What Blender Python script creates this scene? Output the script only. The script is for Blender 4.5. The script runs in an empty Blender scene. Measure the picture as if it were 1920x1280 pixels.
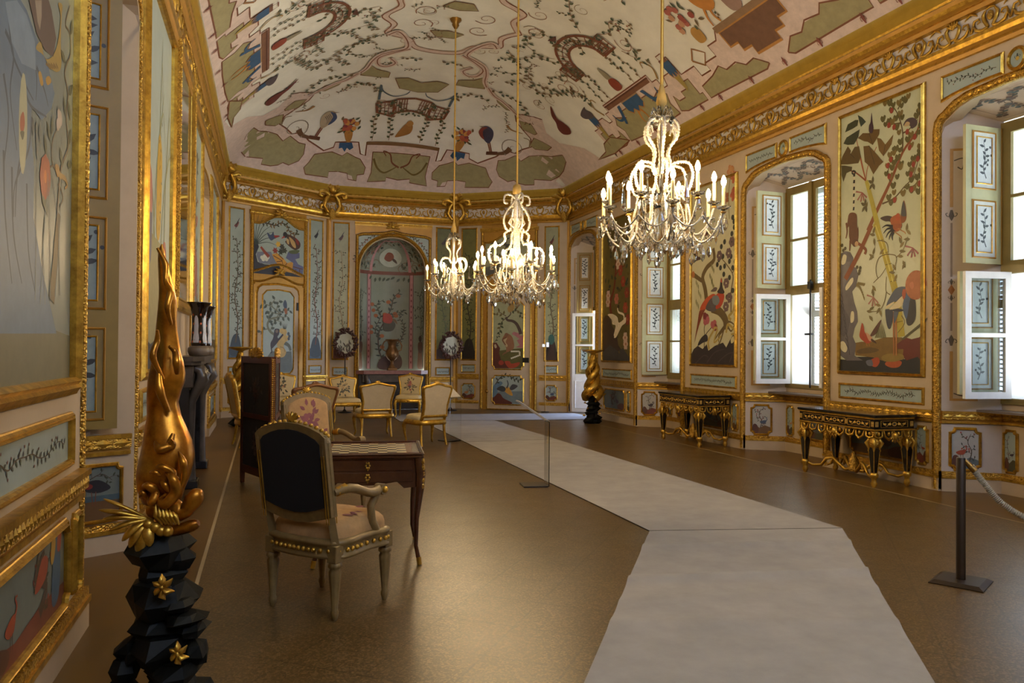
import bpy, bmesh, math, random
from mathutils import Vector, Matrix
random.seed(11)
SC = bpy.context.scene
COL = SC.collection
PI = math.pi
V = Vector
UP = V((0, 0, 1))
# ------------------------------------------------------------------ camera
FPX, YAW, PITCH, ROLL = 1461.2, .3059, .0105, .008
CAM = V((-2.968, 0, 1.48))
_f = V((math.sin(YAW) * math.cos(PITCH), math.cos(YAW) * math.cos(PITCH), math.sin(PITCH)))
_r0 = V((math.cos(YAW), -math.sin(YAW), 0))
_u0 = _r0.cross(_f)
_r = _r0 * math.cos(ROLL) + _u0 * math.sin(ROLL)
_u = _u0 * math.cos(ROLL) - _r0 * math.sin(ROLL)
cd = bpy.data.cameras.new('camera')
cd.sensor_width = 36
cd.lens = 36 * FPX / 1920
cd.clip_start = .05
cam = bpy.data.objects.new('camera', cd)
COL.objects.link(cam)
cam.matrix_world = Matrix(((_r.x, _u.x, -_f.x, CAM.x), (_r.y, _u.y, -_f.y, CAM.y), (_r.z, _u.z, -_f.z, CAM.z), (0, 0, 0, 1)))
SC.camera = cam
def ray(px, py):
	"""direction of the sight line through a point measured in the photograph"""
	return _f + _r * ((px - 960) / FPX) + _u * ((640 - py) / FPX)
def floor_at(px, py, z=0.):
	d = ray(px, py)
	return CAM + d * ((z - CAM.z) / d.z)
# ------------------------------------------------------------------ materials
def lin(c):
	return tuple(((x / 255) / 12.92 if x / 255 <= .04045 else ((x / 255 + .055) / 1.055) ** 2.4) for x in c) + (1.,)
MATS = {}
def mat(name, rgb, rough=.5, metal=0., var=.12, vscale=6., bump=0., bscale=40., btype='noise', spec=.5, dark=None, coat=0.):
	if name in MATS:
		return MATS[name]
	m = bpy.data.materials.new(name)
	m.use_nodes = True
	nt = m.node_tree
	b = nt.nodes['Principled BSDF']
	b.inputs['Roughness'].default_value = rough
	b.inputs['Metallic'].default_value = metal
	b.inputs['Specular IOR Level'].default_value = spec
	b.inputs['Coat Weight'].default_value = coat
	tc = nt.nodes.new('ShaderNodeTexCoord')
	c = lin(rgb)
	if var > 0:
		n = nt.nodes.new('ShaderNodeTexNoise')
		n.inputs['Scale'].default_value = vscale
		n.inputs['Detail'].default_value = 6
		n.inputs['Roughness'].default_value = .65
		nt.links.new(tc.outputs['Object'], n.inputs['Vector'])
		r = nt.nodes.new('ShaderNodeValToRGB')
		r.color_ramp.elements[0].position = .3
		r.color_ramp.elements[1].position = .7
		k = 1 - var
		d = lin(dark) if dark else tuple(x * k for x in c[:3]) + (1,)
		r.color_ramp.elements[0].color = d
		r.color_ramp.elements[1].color = tuple(min(1, x * (1 + var * .5)) for x in c[:3]) + (1,)
		nt.links.new(n.outputs['Fac'], r.inputs['Fac'])
		nt.links.new(r.outputs['Color'], b.inputs['Base Color'])
	else:
		b.inputs['Base Color'].default_value = c
	if bump > 0:
		if btype == 'voronoi':
			t = nt.nodes.new('ShaderNodeTexVoronoi')
			out = t.outputs['Distance']
		elif btype == 'weave':
			t = nt.nodes.new('ShaderNodeTexWave')
			t.inputs['Distortion'].default_value = .6
			out = t.outputs['Color']
		else:
			t = nt.nodes.new('ShaderNodeTexNoise')
			t.inputs['Detail'].default_value = 4
			out = t.outputs['Fac']
		t.inputs['Scale'].default_value = bscale
		nt.links.new(tc.outputs['Object'], t.inputs['Vector'])
		bp = nt.nodes.new('ShaderNodeBump')
		bp.inputs['Strength'].default_value = bump
		bp.inputs['Distance'].default_value = .01
		nt.links.new(out, bp.inputs['Height'])
		nt.links.new(bp.outputs['Normal'], b.inputs['Normal'])
	MATS[name] = m
	return m
def paint(rgb, rough=.55):
	"""a flat decorator's paint of one colour, slightly mottled by the brush"""
	return mat('paint_%d_%d_%d_%d' % (tuple(rgb) + (int(rough * 100),)), rgb, rough, var=.16, vscale=9.)
GOLD = mat('gilding', (210, 168, 68), .34, .82, var=.3, vscale=14, bump=.15, bscale=60, dark=(150, 110, 38))
GOLDC = mat('carved_gilding', (208, 166, 70), .38, .8, var=.4, vscale=38, bump=.8, bscale=75, btype='voronoi', dark=(124, 84, 28))
OCHRE = mat('ochre_gold_paint', (178, 130, 48), .42, .3, var=.2, vscale=5, bump=.08, bscale=30)
OLIVEG = mat('olive_gold_paint', (158, 124, 42), .75, var=.18, vscale=4, spec=.1)
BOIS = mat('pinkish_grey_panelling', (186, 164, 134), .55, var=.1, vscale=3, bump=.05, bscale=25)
WHITEP = mat('white_window_paint', (226, 224, 220), .45, var=.08, vscale=8)
REVEAL = mat('white_reveal_plaster', (196, 182, 168), .6, var=.08, vscale=4)
SAGE = mat('sage_shutter_paint', (186, 180, 138), .45, var=.1, vscale=6)
OLIVE = mat('olive_window_paint', (128, 110, 60), .45, var=.15, vscale=7)
PANELBLUE = mat('pale_blue_ground', (154, 166, 158), .42, var=.1, vscale=3)
PANELCREAM = mat('pale_green_ground', (182, 184, 152), .34, var=.13, vscale=2.5)
BLACKL = mat('black_lacquer', (22, 17, 14), .2, var=.3, coat=.3)
DARKWOOD = mat('dark_walnut', (58, 30, 16), .3, var=.45, vscale=12, coat=.25)
BLACKMARB = mat('black_marble', (24, 23, 24), .12, var=.5, vscale=10)
GREYMARB = mat('grey_marble', (78, 70, 62), .3, var=.45, vscale=7, bump=.05)
CREAMCLOTH = mat('cream_upholstery', (206, 186, 140), .85, var=.1, vscale=10, bump=.15, bscale=220)
LINEN = mat('linen_back_cloth', (196, 180, 148), .9, var=.1, vscale=14, bump=.2, bscale=260)
IRON = mat('blackened_iron', (20, 17, 15), .45, .4, var=.2)
ROCK = mat('dark_green_rockwork', (9, 11, 8), .6, var=.4, vscale=8, bump=.35, bscale=14, spec=.2)
WAX = mat('ivory_candle_tube', (232, 206, 140), .5, var=.05)
BRASS = mat('aged_brass', (150, 112, 52), .4, .9, var=.25)
def glassmat(name, rgb, rough=.0, ior=1.5, mixw=0.):
	m = bpy.data.materials.new(name)
	m.use_nodes = True
	nt = m.node_tree
	b = nt.nodes['Principled BSDF']
	b.inputs['Base Color'].default_value = lin(rgb)
	b.inputs['Roughness'].default_value = rough
	b.inputs['IOR'].default_value = ior
	b.inputs['Transmission Weight'].default_value = 1.
	n = nt.nodes.new('ShaderNodeTexNoise')
	n.inputs['Scale'].default_value = 4
	bp = nt.nodes.new('ShaderNodeBump')
	bp.inputs['Strength'].default_value = .02
	nt.links.new(n.outputs['Fac'], bp.inputs['Height'])
	nt.links.new(bp.outputs['Normal'], b.inputs['Normal'])
	MATS[name] = m
	return m
CRYSTAL = glassmat('cut_crystal', (250, 248, 240), .03, 1.55)
BEAD = mat('glass_bead_strings', (190, 184, 170), .14, .0, var=.5, vscale=70, spec=1., dark=(124, 114, 92), coat=.6)
ACRYLIC = glassmat('clear_acrylic', (244, 248, 250), .02, 1.2)
def panemat():
	m = bpy.data.materials.new('window_glass')
	m.use_nodes = True
	nt = m.node_tree
	for n in list(nt.nodes):
		nt.nodes.remove(n)
	out = nt.nodes.new('ShaderNodeOutputMaterial')
	mx = nt.nodes.new('ShaderNodeMixShader')
	tr = nt.nodes.new('ShaderNodeBsdfTransparent')
	gl = nt.nodes.new('ShaderNodeBsdfGlossy')
	gl.inputs['Roughness'].default_value = .02
	tr.inputs['Color'].default_value = (.86, .9, .9, 1)
	fr = nt.nodes.new('ShaderNodeFresnel')
	fr.inputs['IOR'].default_value = 1.5
	mp = nt.nodes.new('ShaderNodeMath')
	mp.operation = 'MULTIPLY_ADD'
	mp.inputs[1].default_value = .32
	mp.inputs[2].default_value = .0
	nt.links.new(fr.outputs[0], mp.inputs[0])
	nt.links.new(mp.outputs[0], mx.inputs[0])
	nt.links.new(tr.outputs[0], mx.inputs[1])
	nt.links.new(gl.outputs[0], mx.inputs[2])
	nt.links.new(mx.outputs[0], out.inputs[0])
	MATS['window_glass'] = m
	return m
PANE = panemat()
def emit(name, rgb, s):
	m = bpy.data.materials.new(name)
	m.use_nodes = True
	b = m.node_tree.nodes['Principled BSDF']
	b.inputs['Base Color'].default_value = lin(rgb)
	b.inputs['Emission Color'].default_value = lin(rgb)
	b.inputs['Emission Strength'].default_value = s
	MATS[name] = m
	return m
BULB = emit('lit_flame_bulb', (255, 222, 170), 570.)
# ------------------------------------------------------------------ mesh builder
class MB:
	def __init__(s, T=None):
		s.v, s.f, s.mi, s.sm, s.mats, s.T = [], [], [], [], [], T
	def m(s, mt):
		if mt not in s.mats:
			s.mats.append(mt)
		return s.mats.index(mt)
	def add(s, vs, fs, mt, smooth=False):
		o = len(s.v)
		if s.T is not None:
			vs = [s.T @ V(p) for p in vs]
		s.v += [tuple(p) for p in vs]
		k = s.m(mt)
		for f in fs:
			s.f.append(tuple(i + o for i in f))
			s.mi.append(k)
			s.sm.append(smooth)
	def box(s, x0, x1, y0, y1, z0, z1, mt, bev=0.):
		if bev <= 0:
			vs = [(x, y, z) for z in (z0, z1) for y in (y0, y1) for x in (x0, x1)]
			s.add(vs, [(0, 2, 3, 1), (4, 5, 7, 6), (0, 1, 5, 4), (2, 6, 7, 3), (0, 4, 6, 2), (1, 3, 7, 5)], mt)
			return
		b = min(bev, (x1 - x0) / 2.01, (y1 - y0) / 2.01, (z1 - z0) / 2.01)
		pl = lambda x0, x1, y0, y1: [(x0 + b, y0), (x1 - b, y0), (x1, y0 + b), (x1, y1 - b), (x1 - b, y1), (x0 + b, y1), (x0, y1 - b), (x0, y0 + b)]
		rows = []
		for z, q in ((z0, b), (z0 + b, 0), (z1 - b, 0), (z1, b)):
			rows.append([(p[0], p[1], z) for p in pl(x0 + q, x1 - q, y0 + q, y1 - q)])
		s.loft(rows, mt, True, True, False)
	def loft(s, rows, mt, caps=True, closed=True, smooth=True):
		n = len(rows[0])
		vs = [p for r in rows for p in r]
		fs = []
		for i in range(len(rows) - 1):
			for j in range(n if closed else n - 1):
				k = (j + 1) % n
				fs.append((i * n + j, i * n + k, (i + 1) * n + k, (i + 1) * n + j))
		s.add(vs, fs, mt, smooth)
		if caps:
			s.add(rows[0], [tuple(range(n - 1, -1, -1))], mt)
			s.add(rows[-1], [tuple(range(n))], mt)
	def tube(s, pts, r, mt, n=8, caps=True, flat=1., smooth=True):
		pts = [V(p) for p in pts]
		k = len(pts)
		rs = r if isinstance(r, (list, tuple)) else [r] * k
		t0 = (pts[1] - pts[0]).normalized()
		ref = UP if abs(t0.z) < .9 else V((1, 0, 0))
		a = t0.cross(ref).normalized()
		rows = []
		for i in range(k):
			t = (pts[min(i + 1, k - 1)] - pts[max(i - 1, 0)])
			t = t.normalized() if t.length > 1e-9 else t0
			a = (a - t * a.dot(t))
			a = a.normalized() if a.length > 1e-9 else t.orthogonal().normalized()
			b = t.cross(a)
			rows.append([tuple(pts[i] + a * (math.cos(2 * PI * j / n) * rs[i]) + b * (math.sin(2 * PI * j / n) * rs[i] * flat)) for j in range(n)])
		s.loft(rows, mt, caps, True, smooth)
	def beads(s, pts, r, mt, n=6):
		"""string of beads along a path"""
		q, acc, R = [pts[0]], 0., []
		for a, b in zip(pts, pts[1:]):
			a, b = V(a), V(b)
			L = (b - a).length
			m = max(1, round(L / (r * .8)))
			q += [tuple(a + (b - a) * (i + 1) / m) for i in range(m)]
		s.tube(q, [r * (1. if i % 2 else .55) for i in range(len(q))], mt, n)
	def lathe(s, prof, mt, n=20, c=(0, 0, 0), flute=0, fd=.1, smooth=True, caps=True):
		rows = []
		for r, z in prof:
			row = []
			for j in range(n):
				a = 2 * PI * j / n
				q = r * (1 + (fd * math.cos(flute * a) if flute else 0))
				row.append((c[0] + q * math.cos(a), c[1] + q * math.sin(a), c[2] + z))
			rows.append(row)
		s.loft(rows, mt, caps, True, smooth)
	def ball(s, c, r, mt, n=10, m=6, sx=1, sy=1, sz=1):
		rows = []
		for i in range(m + 1):
			a = -PI / 2 + PI * max(.02, min(.98, i / m))
			rows.append([(c[0] + sx * r * math.cos(a) * math.cos(2 * PI * j / n), c[1] + sy * r * math.cos(a) * math.sin(2 * PI * j / n), c[2] + sz * r * math.sin(a)) for j in range(n)])
		s.loft(rows, mt)
	def prism(s, poly, P, d0, d1, mt, smooth=False):
		"""solid between depths d0 and d1 of an outline given in a frame P(a,b,d)"""
		n = len(poly)
		a = [P(x, y, d0) for x, y in poly]
		b = [P(x, y, d1) for x, y in poly]
		s.add(a + b, [tuple(range(n - 1, -1, -1)), tuple(range(n, 2 * n))], mt)
		s.add(a + b, [(i, (i + 1) % n, n + (i + 1) % n, n + i) for i in range(n)], mt, smooth)
	def build(s, name, parent=None):
		me = bpy.data.meshes.new(name)
		me.from_pydata(s.v, [], s.f)
		for mt in s.mats:
			me.materials.append(mt)
		me.polygons.foreach_set('material_index', s.mi)
		me.polygons.foreach_set('use_smooth', s.sm)
		me.update()
		o = bpy.data.objects.new(name, me)
		COL.objects.link(o)
		if parent is not None:
			o.parent = parent
		return o
def tag(o, label=None, cat=None, group=None, kind=None):
	if label:
		o['label'] = label
	if cat:
		o['category'] = cat
	if group:
		o['group'] = group
	if kind:
		o['kind'] = kind
	return o
def thing(name, label, cat, loc=(0, 0, 0), rz=0., group=None):
	o = bpy.data.objects.new(name, None)
	o.empty_display_size = .1
	COL.objects.link(o)
	o.location = loc
	o.rotation_euler = (0, 0, rz)
	return tag(o, label, cat, group)
def dup(o, loc, rz, label, group=None):
	r = o.copy()
	COL.objects.link(r)
	r.location = loc
	r.rotation_euler = (0, 0, rz)
	r['label'] = label
	if group:
		r['group'] = group
	for ch in [c for c in bpy.data.objects if c.parent == o]:
		c = ch.copy()
		COL.objects.link(c)
		c.parent = r
		for g in [x for x in bpy.data.objects if x.parent == ch]:
			q = g.copy()
			COL.objects.link(q)
			q.parent = c
	return r
def structure(o, label, cat):
	return tag(o, label, cat, None, 'structure')
def cr(pts, k=6, closed=False):
	"""Catmull-Rom smoothing of a list of points (2-D or 3-D tuples)"""
	n = len(pts)
	if n < 3:
		return list(pts)
	out = []
	for i in range(n if closed else n - 1):
		p = [pts[(i + j) % n] if closed else pts[max(0, min(n - 1, i + j))] for j in (-1, 0, 1, 2)]
		for q in range(k):
			t = q / k
			out.append(tuple(.5 * (2 * b + (c - a) * t + (2 * a - 5 * b + 4 * c - d) * t * t + (3 * b - a - 3 * c + d) * t ** 3) for a, b, c, d in zip(*p)))
	if not closed:
		out.append(tuple(pts[-1]))
	return out
# ------------------------------------------------------------------ frames: local axes on a wall
class Fr:
	def __init__(s, o, A, N, W=UP):
		s.o, s.A, s.N, s.W = V(o), V(A).normalized(), V(N).normalized(), V(W)
	def P(s, a, b, d=0.):
		return tuple(s.o + s.A * a + s.W * b + s.N * d)
	def at(s, px, py, d=0.):
		o = s.o + s.N * d
		r = ray(px, py)
		q = CAM + r * ((o - CAM).dot(s.N) / r.dot(s.N)) - s.o
		return (q.dot(s.A), q.dot(s.W))
	def L(s, *xy):
		"""list of photograph points -> wall coordinates; accepts x,y,x,y..."""
		return [s.at(xy[i], xy[i + 1]) for i in range(0, len(xy), 2)]
def mould(mb, fr, pts, w, h, mt, d0=0., closed=True, prof=None):
	"""a moulding swept round an outline on a wall (outline = its inner edge, widened outwards)"""
	prof = prof or [(0, 0), (0, .55), (.2, 1), (.42, .62), (.6, .85), (.85, .5), (1, .4), (1, 0)]
	n = len(pts)
	area = sum(pts[i][0] * pts[(i + 1) % n][1] - pts[(i + 1) % n][0] * pts[i][1] for i in range(n))
	sg = 1 if area > 0 else -1
	rows = []
	for i in range(n):
		p, q, r = V(pts[i - 1]), V(pts[i]), V(pts[(i + 1) % n])
		if not closed and i == 0:
			p = q - (r - q)
		if not closed and i == n - 1:
			r = q + (q - p)
		e1, e2 = (q - p), (r - q)
		e1 = e1.normalized() if e1.length > 1e-9 else e2.normalized()
		e2 = e2.normalized() if e2.length > 1e-9 else e1
		n1, n2 = V((e1.y, -e1.x)) * sg, V((e2.y, -e2.x)) * sg
		b = n1 + n2
		b = b / max(.35, b.dot(n1)) if b.length > 1e-6 else n1
		rows.append([fr.P(q.x + b.x * o * w, q.y + b.y * o * w, d0 + e * h) for o, e in prof])
	if closed:
		rows.append(rows[0])
	mb.loft(rows, mt, not closed, False, False)
def rect(a0, a1, b0, b1):
	return [(a0, b0), (a1, b0), (a1, b1), (a0, b1)]
def notched(a0, a1, b0, b1, c):
	"""rectangle with hollowed corners"""
	out = []
	for (x, y, t0) in ((a0, b0, 0), (a1, b0, 90), (a1, b1, 180), (a0, b1, 270)):
		arc = [(x + c * math.cos(math.radians(t0 + 90 - k * 30)), y + c * math.sin(math.radians(t0 + 90 - k * 30))) for k in range(4)]
		out += arc
	return out
# ------------------------------------------------------------------ decorators' painting on a surface
class Art:
	"""flat painted shapes laid on a panel; each shape a hair above the last"""
	def __init__(s, mb, P, d=.002, step=.0012):
		s.mb, s.P, s.d, s.k, s.n = mb, P, d, 0, 0
	def lay(s, n=1):
		s.k += n
	def z(s):
		s.n += 1
		return s.d + 1e-5 * s.n
	def poly(s, pts, c, rough=.5):
		q = s.z()
		s.mb.add([s.P(x, y, q) for x, y in pts], [tuple(range(len(pts)))], paint(c, rough))
	def blob(s, pts, c, k=4, rough=.5):
		s.poly(cr(pts, k, True), c, rough)
	def ell(s, x, y, rx, ry, c, a=0., n=10):
		ca, sa = math.cos(a), math.sin(a)
		s.poly([(x + rx * math.cos(t) * ca - ry * math.sin(t) * sa, y + rx * math.cos(t) * sa + ry * math.sin(t) * ca) for t in [2 * PI * i / n for i in range(n)]], c)
	def stroke(s, pts, w, c, w2=None, k=5, smooth=True):
		pts = cr(pts, k) if smooth else list(pts)
		n = len(pts)
		w2 = w if w2 is None else w2
		L, R = [], []
		for i in range(n):
			p, q = pts[max(0, i - 1)], pts[min(n - 1, i + 1)]
			dx, dy = q[0] - p[0], q[1] - p[1]
			l = math.hypot(dx, dy) or 1
			hw = (w + (w2 - w) * i / max(1, n - 1)) / 2
			L.append((pts[i][0] - dy / l * hw, pts[i][1] + dx / l * hw))
			R.append((pts[i][0] + dy / l * hw, pts[i][1] - dx / l * hw))
		q = s.z()
		vs = [s.P(x, y, q) for x, y in L + R]
		s.mb.add(vs, [(i, i + 1, n + i + 1, n + i) for i in range(n - 1)], paint(c))
	def leaf(s, x, y, a, l, w, c):
		ca, sa = math.cos(a), math.sin(a)
		o = [(0, 0), (.3, .42), (.6, .4), (1, 0), (.6, -.4), (.3, -.42)]
		s.poly([(x + l * u * ca - w * v * sa, y + l * u * sa + w * v * ca) for u, v in o], c)
	def vine(s, pts, w, c, leaf=(0.05, .03), lc=((54, 62, 38),), gap=.05, side=1, berries=None, w2=None, rnd=None):
		rnd = rnd or random
		s.stroke(pts, w, c, w2 if w2 is not None else w * .5)
		q = cr(pts, 8)
		acc = 0
		s.lay()
		for i in range(1, len(q)):
			dx, dy = q[i][0] - q[i - 1][0], q[i][1] - q[i - 1][1]
			l = math.hypot(dx, dy)
			acc += l
			if acc >= gap:
				acc -= gap * rnd.uniform(.8, 1.25)
				side = -side
				a = math.atan2(dy, dx) + side * rnd.uniform(.6, 1.3)
				col = rnd.choice(lc)
				s.leaf(q[i][0], q[i][1], a, leaf[0] * rnd.uniform(.75, 1.2), leaf[1], col)
				if berries and rnd.random() < berries[0]:
					s.ell(q[i][0] + math.cos(a) * leaf[0] * 1.3, q[i][1] + math.sin(a) * leaf[0] * 1.3, berries[1], berries[1], berries[2], n=7)
		s.lay(-1)
	def tree(s, pts, w, c, n, blen, leaf, lc, seed=1, gap=None, fruit=None, up=0.):
		"""trunk with side branches that carry leaves"""
		rn = random.Random(seed)
		s.stroke(pts, w, c, w * .4)
		q = cr(pts, 8)
		m = len(q)
		for j in range(n):
			i = int(m * (.12 + .86 * (j + rn.uniform(-.2, .2)) / n))
			i = max(1, min(m - 1, i))
			a = math.atan2(q[i][1] - q[i - 1][1], q[i][0] - q[i - 1][0])
			sd = 1 if j % 2 else -1
			a2 = a + sd * rn.uniform(.5, 1.1) + up
			L = blen * rn.uniform(.6, 1.15)
			b = [(q[i][0], q[i][1])]
			for t in range(1, 4):
				a2 += rn.uniform(-.35, .35)
				b.append((b[-1][0] + math.cos(a2) * L / 3, b[-1][1] + math.sin(a2) * L / 3))
			s.vine(b, w * .45, c, leaf, lc, gap or leaf[0] * .8, 1, fruit, rnd=rn)
def ornament(s, x, y, k, c=(70, 66, 60), a=0.):
	"""little painted grotesque: bell flower with two tendrils"""
	R = lambda u, v: (x + k * (u * math.cos(a) - v * math.sin(a)), y + k * (u * math.sin(a) + v * math.cos(a)))
	s.poly([R(*p) for p in ((-.12, 1), (.12, 1), (.3, .2), (.16, -.2), (0, -.5), (-.16, -.2), (-.3, .2))], c)
	s.stroke([R(*p) for p in ((-.1, .1), (-.45, .15), (-.6, .5), (-.4, .6))], k * .1, c)
	s.stroke([R(*p) for p in ((.1, .1), (.45, .15), (.6, .5), (.4, .6))], k * .1, c)
def sprig(s, x, y, h, c=(48, 50, 46), seed=0, lc=None, lf=.22, bend=.25, w=.03):
	"""small single stem with leaves, used on shutters and friezes (h = its height)"""
	rn = random.Random(seed)
	b = rn.choice((-1, 1)) * bend * h
	pts = [(x + b * .5, y - h / 2), (x - b * .3, y - h * .2), (x + b * .3, y + h * .12), (x - b * .2, y + h / 2)]
	s.vine(pts, h * w, c, (h * lf, h * lf * .5), lc or (c,), h * .1, 1, (.3, h * .04, c), rnd=rn)
def garland(s, a0, a1, b0, b1, seed=0, c=(52, 60, 48), horizontal=True, dens=1.):
	rn = random.Random(seed)
	L, H = a1 - a0, b1 - b0
	n = max(3, int(L / H / .7))
	pts = [(a0 + L * (i / n), b0 + H * (.5 + rn.uniform(-.18, .18))) for i in range(n + 1)]
	s.vine(pts, H * .05, (84, 66, 44), (H * .24, H * .13), (c, (64, 72, 56), (40, 46, 42)), H * .2 / dens, 1, (.3, H * .05, (110, 60, 40)), rnd=rn)
# ------------------------------------------------------------------ the room
XL, XR, YB, YC, XC = -3.885, 3.97, 19.06, 17.42, 1.57
YN = -3.2                                   # wall behind the photographer
FRR = Fr((XR, 0, 0), (0, 1, 0), (-1, 0, 0))          # a = world y
FRL = Fr((XL, 0, 0), (0, 1, 0), (1, 0, 0))
FB = Fr((0, YB, 0), (1, 0, 0), (0, -1, 0))
_a = V((-XC - XL, YB - YC, 0)).normalized()
FA = Fr((XL, YC, 0), _a, (_a.y, -_a.x, 0))
LA = V((-XC - XL, YB - YC, 0)).length
_c = V((XR - XC, YC - YB, 0)).normalized()
FC = Fr((XC, YB, 0), _c, (_c.y, -_c.x, 0))
LC = V((XR - XC, YC - YB, 0)).length
ZC = 4.56                                   # underside of the cornice
# ---- floor
fm = bpy.data.materials.new('polished_seminato_floor')
fm.use_nodes = True
nt = fm.node_tree
b = nt.nodes['Principled BSDF']
N = nt.nodes.new
lk = nt.links.new
tc = N('ShaderNodeTexCoord')
vo = N('ShaderNodeTexVoronoi'); vo.inputs['Scale'].default_value = 115
lk(tc.outputs['Object'], vo.inputs['Vector'])
sp = N('ShaderNodeValToRGB')
sp.color_ramp.elements[0].position = .0; sp.color_ramp.elements[0].color = lin((72, 52, 22))
sp.color_ramp.elements[1].position = 1.; sp.color_ramp.elements[1].color = lin((122, 96, 58))
e = sp.color_ramp.elements.new(.55); e.color = lin((90, 66, 32))
sx = N('ShaderNodeSeparateColor'); lk(vo.outputs['Color'], sx.inputs[0]); lk(sx.outputs[0], sp.inputs['Fac'])
no = N('ShaderNodeTexNoise'); no.inputs['Scale'].default_value = .9; no.inputs['Detail'].default_value = 5
lk(tc.outputs['Object'], no.inputs['Vector'])
mr = N('ShaderNodeMapRange'); mr.inputs[3].default_value = .68; mr.inputs[4].default_value = 1.2
lk(no.outputs['Fac'], mr.inputs[0])
# faint diagonal slab joints
mp = N('ShaderNodeMapping'); mp.inputs['Rotation'].default_value = (0, 0, math.radians(38)); lk(tc.outputs['Object'], mp.inputs['Vector'])
br = N('ShaderNodeTexBrick'); br.offset = 0; br.inputs['Scale'].default_value = 1.; br.inputs['Mortar Size'].default_value = .006; br.inputs['Mortar Smooth'].default_value = .1
br.inputs['Brick Width'].default_value = .42; br.inputs['Row Height'].default_value = .42
br.inputs['Color1'].default_value = (1, 1, 1, 1); br.inputs['Color2'].default_value = (.93, .93, .93, 1); br.inputs['Mortar'].default_value = (.68, .67, .63, 1)
lk(mp.outputs['Vector'], br.inputs['Vector'])
m1 = N('ShaderNodeMix'); m1.data_type = 'RGBA'; m1.blend_type = 'MULTIPLY'; m1.inputs[0].default_value = 1
m2 = N('ShaderNodeMix'); m2.data_type = 'RGBA'; m2.blend_type = 'MULTIPLY'; m2.inputs[0].default_value = 1
lk(sp.outputs[0], m1.inputs[6]); lk(mr.outputs[0], m1.inputs[7]); lk(m1.outputs[2], m2.inputs[6]); lk(br.outputs['Color'], m2.inputs[7])
lk(m2.outputs[2], b.inputs['Base Color'])
rr = N('ShaderNodeMapRange'); rr.inputs[3].default_value = .3; rr.inputs[4].default_value = .4
n2 = N('ShaderNodeTexNoise'); n2.inputs['Scale'].default_value = 3.5; n2.inputs['Detail'].default_value = 6; lk(tc.outputs['Object'], n2.inputs['Vector'])
lk(n2.outputs['Fac'], rr.inputs[0]); lk(rr.outputs[0], b.inputs['Roughness'])
bp = N('ShaderNodeBump'); bp.inputs['Strength'].default_value = .08; bp.inputs['Distance'].default_value = .01
n3 = N('ShaderNodeTexNoise'); n3.inputs['Scale'].default_value = 2.2; n3.inputs['Detail'].default_value = 3; lk(tc.outputs['Object'], n3.inputs['Vector'])
lk(n3.outputs['Fac'], bp.inputs['Height']); lk(bp.outputs[0], b.inputs['Normal'])
MATS['floor'] = fm
BORDER = mat('plain_ochre_floor_border', (96, 66, 20), .36, var=.2, vscale=1.5, bump=.03, bscale=4)
LINE = mat('pale_floor_line', (176, 156, 118), .4, var=.1)
mb = MB()
S0 = 3.365
mb.box(-4.6, 5.3, YN - .1, 19.8, -.12, 0, fm)
for sx_ in (-1, 1):
	x0, x1 = (-4.6, -S0 - .012) if sx_ < 0 else (S0 + .012, 5.3)
	mb.add([(x0, YN - .1, .002), (x1, YN - .1, .002), (x1, 16.9, .002), (x0, 16.9, .002)], [(0, 1, 2, 3)], BORDER)
	xa, xb = (-S0 - .012, -S0 + .012) if sx_ < 0 else (S0 - .012, S0 + .012)
	mb.add([(xa, YN - .1, .0022), (xb, YN - .1, .0022), (xb, 16.9, .0022), (xa, 16.9, .0022)], [(0, 1, 2, 3)], LINE)
structure(mb.build('floor'), 'polished ochre speckled floor with plain border strips along both walls', 'floor')
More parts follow.
